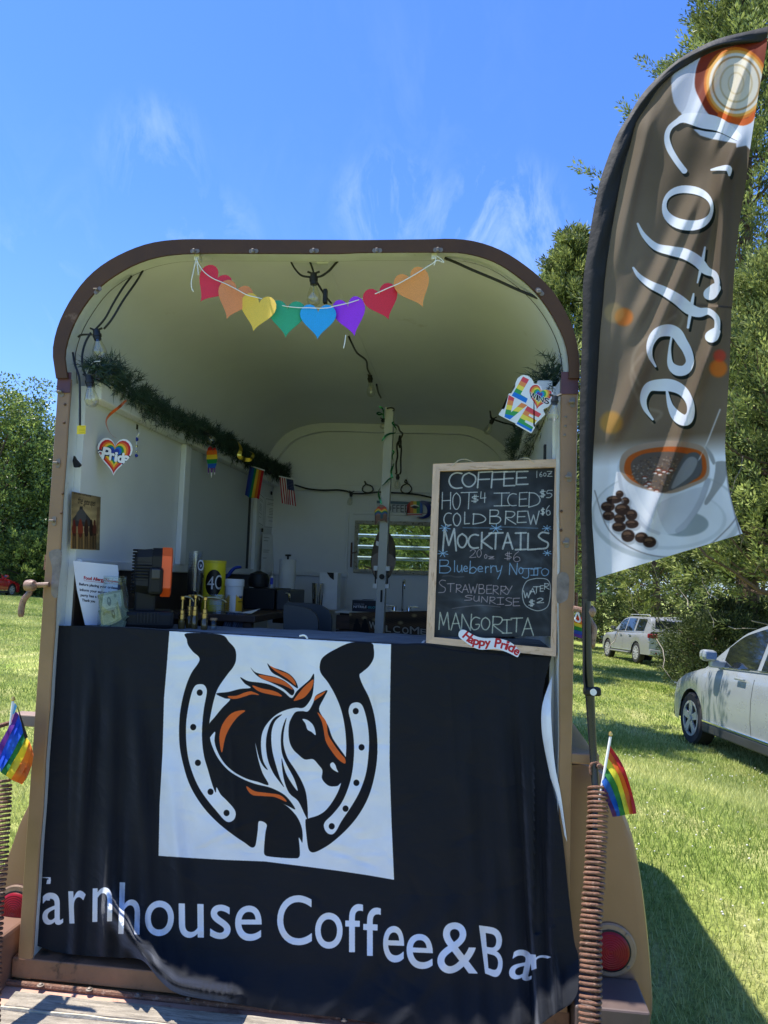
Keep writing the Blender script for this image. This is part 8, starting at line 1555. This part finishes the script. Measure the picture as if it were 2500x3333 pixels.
    for s in (1, -1): MB().box((Lg-.10, s*hw[-3]*.62, z-.085), (Lg+.015, s*hw[-3]*1.04, z+.085), .03).build('tail_light', M_lens, root)
    for s in (1, -1): MB().box((-.01, s*hw[2]*.55, spec['head']-.07), (.22, s*hw[2]*1.06, spec['head']+.07), .03).build('headlight', M_glass, root)
    MB().box((Lg-.02, -.26, z-.02), (Lg+.03, .26, z+.03), .01).build('chrome_handle', M_chrome, root)
    MB().box((Lg-.01, -.16, z-.22), (Lg+.02, .16, z-.08)).build('number_plate', M_wall, root)
    MB().box((Lg-.16, -hw[-3]*.97, gc-.02), (Lg+.07, hw[-3]*.97, gc+.24), .05).build('rear_bumper', paint, root)
    for s in (1, -1): MB().box((Lg+.06, s*hw[-3]*.66, gc+.07), (Lg+.075, s*hw[-3]*.76, gc+.12), .01).build('reflector', M_lens, root)
    if spec.get('board'):
        for s in (1, -1): MB().box((wb0+wr*1.25, s*hw.max()*.96, gc-.02), (wb1-wr*1.2, s*hw.max()*1.12, gc+.03), .01).build('running_board', paint, root)
    # set the car on the lawn, nose along heading
    hd = np.array([math.cos(heading), math.sin(heading)]); x0, y0 = pos; e = .5
    n_ = Vector((-(lawn_z(x0+e, y0)-lawn_z(x0-e, y0))/(2*e), -(lawn_z(x0, y0+e)-lawn_z(x0, y0-e))/(2*e), 1)).normalized()
    X_ = -Vector((hd[0], hd[1], 0)); X_ = (X_-n_*X_.dot(n_)).normalized(); Y_ = n_.cross(X_)
    Mx = Matrix((X_, Y_, n_)).transposed().to_4x4(); ref = Vector((spec['wf'], 0, 0)); Mx.translation = Vector((x0, y0, float(lawn_z(x0, y0))+.0))-(Mx.to_3x3()@ref); root.matrix_world = Mx
    return root
suv = dict(len=5.2, wf=.95, wr=4.05, r=.41, gc=.38, st=[(0, .82, .80), (.12, .98, .92), (.5, 1.10, .98), (1.3, 1.16, 1.0), (1.7, 1.20, 1.0), (4.6, 1.24, 1.0), (5.1, 1.22, .96), (5.2, 1.15, .92)],
           gh=[(1.35, 1.20), (2.15, 1.82), (2.6, 1.90), (4.4, 1.90), (4.85, 1.84), (5.08, 1.25)], tum=.30, win=[(1.95, 2.62, .10, .92, 0), (2.72, 3.55, .10, .92, 0), (3.72, 4.55, .12, .90, 0)], ws=(1.48, 2.1), rw=(4.84, 5.02), rails=(2.6, 4.6), spokes=10, handles=(2.45, 3.4), seams=(1.75, 2.68, 3.62), mirror=1.85, tail=1.12, head=.85, board=True, chromeh=True, blackm=True)
rx = dict(len=4.75, wf=.92, wr=3.66, r=.365, gc=.30, st=[(0, .70, .70), (.10, .84, .84), (.45, .95, .91), (1.1, 1.09, .93), (1.5, 1.15, .94), (4.2, 1.24, .94), (4.6, 1.20, .9), (4.75, 1.0, .85)],
          gh=[(1.15, 1.12), (2.0, 1.68), (2.5, 1.81), (3.6, 1.80), (4.3, 1.62), (4.62, 1.20)], tum=.36, win=[(1.72, 2.62, .06, .93, 0), (2.72, 3.55, .06, .93, 0), (3.62, 4.2, .08, .9, 0)], ws=(1.3, 2.1), rw=(4.1, 4.5), spokes=5, handles=(2.38, 3.3), seams=(1.32, 2.66, 3.56), mirror=1.72, tail=.98, head=.75)
sed = dict(len=4.7, wf=.9, wr=3.65, r=.33, gc=.22, st=[(0, .62, .72), (.15, .72, .84), (1.2, .9, .9), (3.8, 1.0, .9), (4.6, 1.02, .88), (4.7, .9, .84)],
           gh=[(1.2, .9), (2.0, 1.36), (2.7, 1.44), (3.3, 1.38), (4.15, 1.02)], tum=.4, win=[(1.8, 2.6, .1, .9, 0), (2.7, 3.5, .1, .9, 0)], ws=(1.3, 2.0), rw=(3.4, 4.0), spokes=6, handles=(2.4, 3.3), seams=(1.5, 2.65), mirror=1.7, tail=.86, head=.62)
vd = math.atan2(CF[1], CF[0])                               # the way the lens looks
P = gpt(1985+60, 2143, 33.6); car('parked_suv', 'silver suv parked under the cedar boughs, seen from behind', M_champ, suv, (P[0], P[1]), vd+math.radians(4))
P = gpt(2262+190, 2400, 10.8); car('parked_car', 'silver crossover car parked on the grass at the right edge', M_silver, rx, (P[0], P[1]), vd+math.radians(1))
P = gpt(-12, 1940, 41); RC = car('parked_car', 'red car whose tail shows at the left edge by the trees', M_redp, sed, (P[0], P[1]), vd+math.radians(-8))
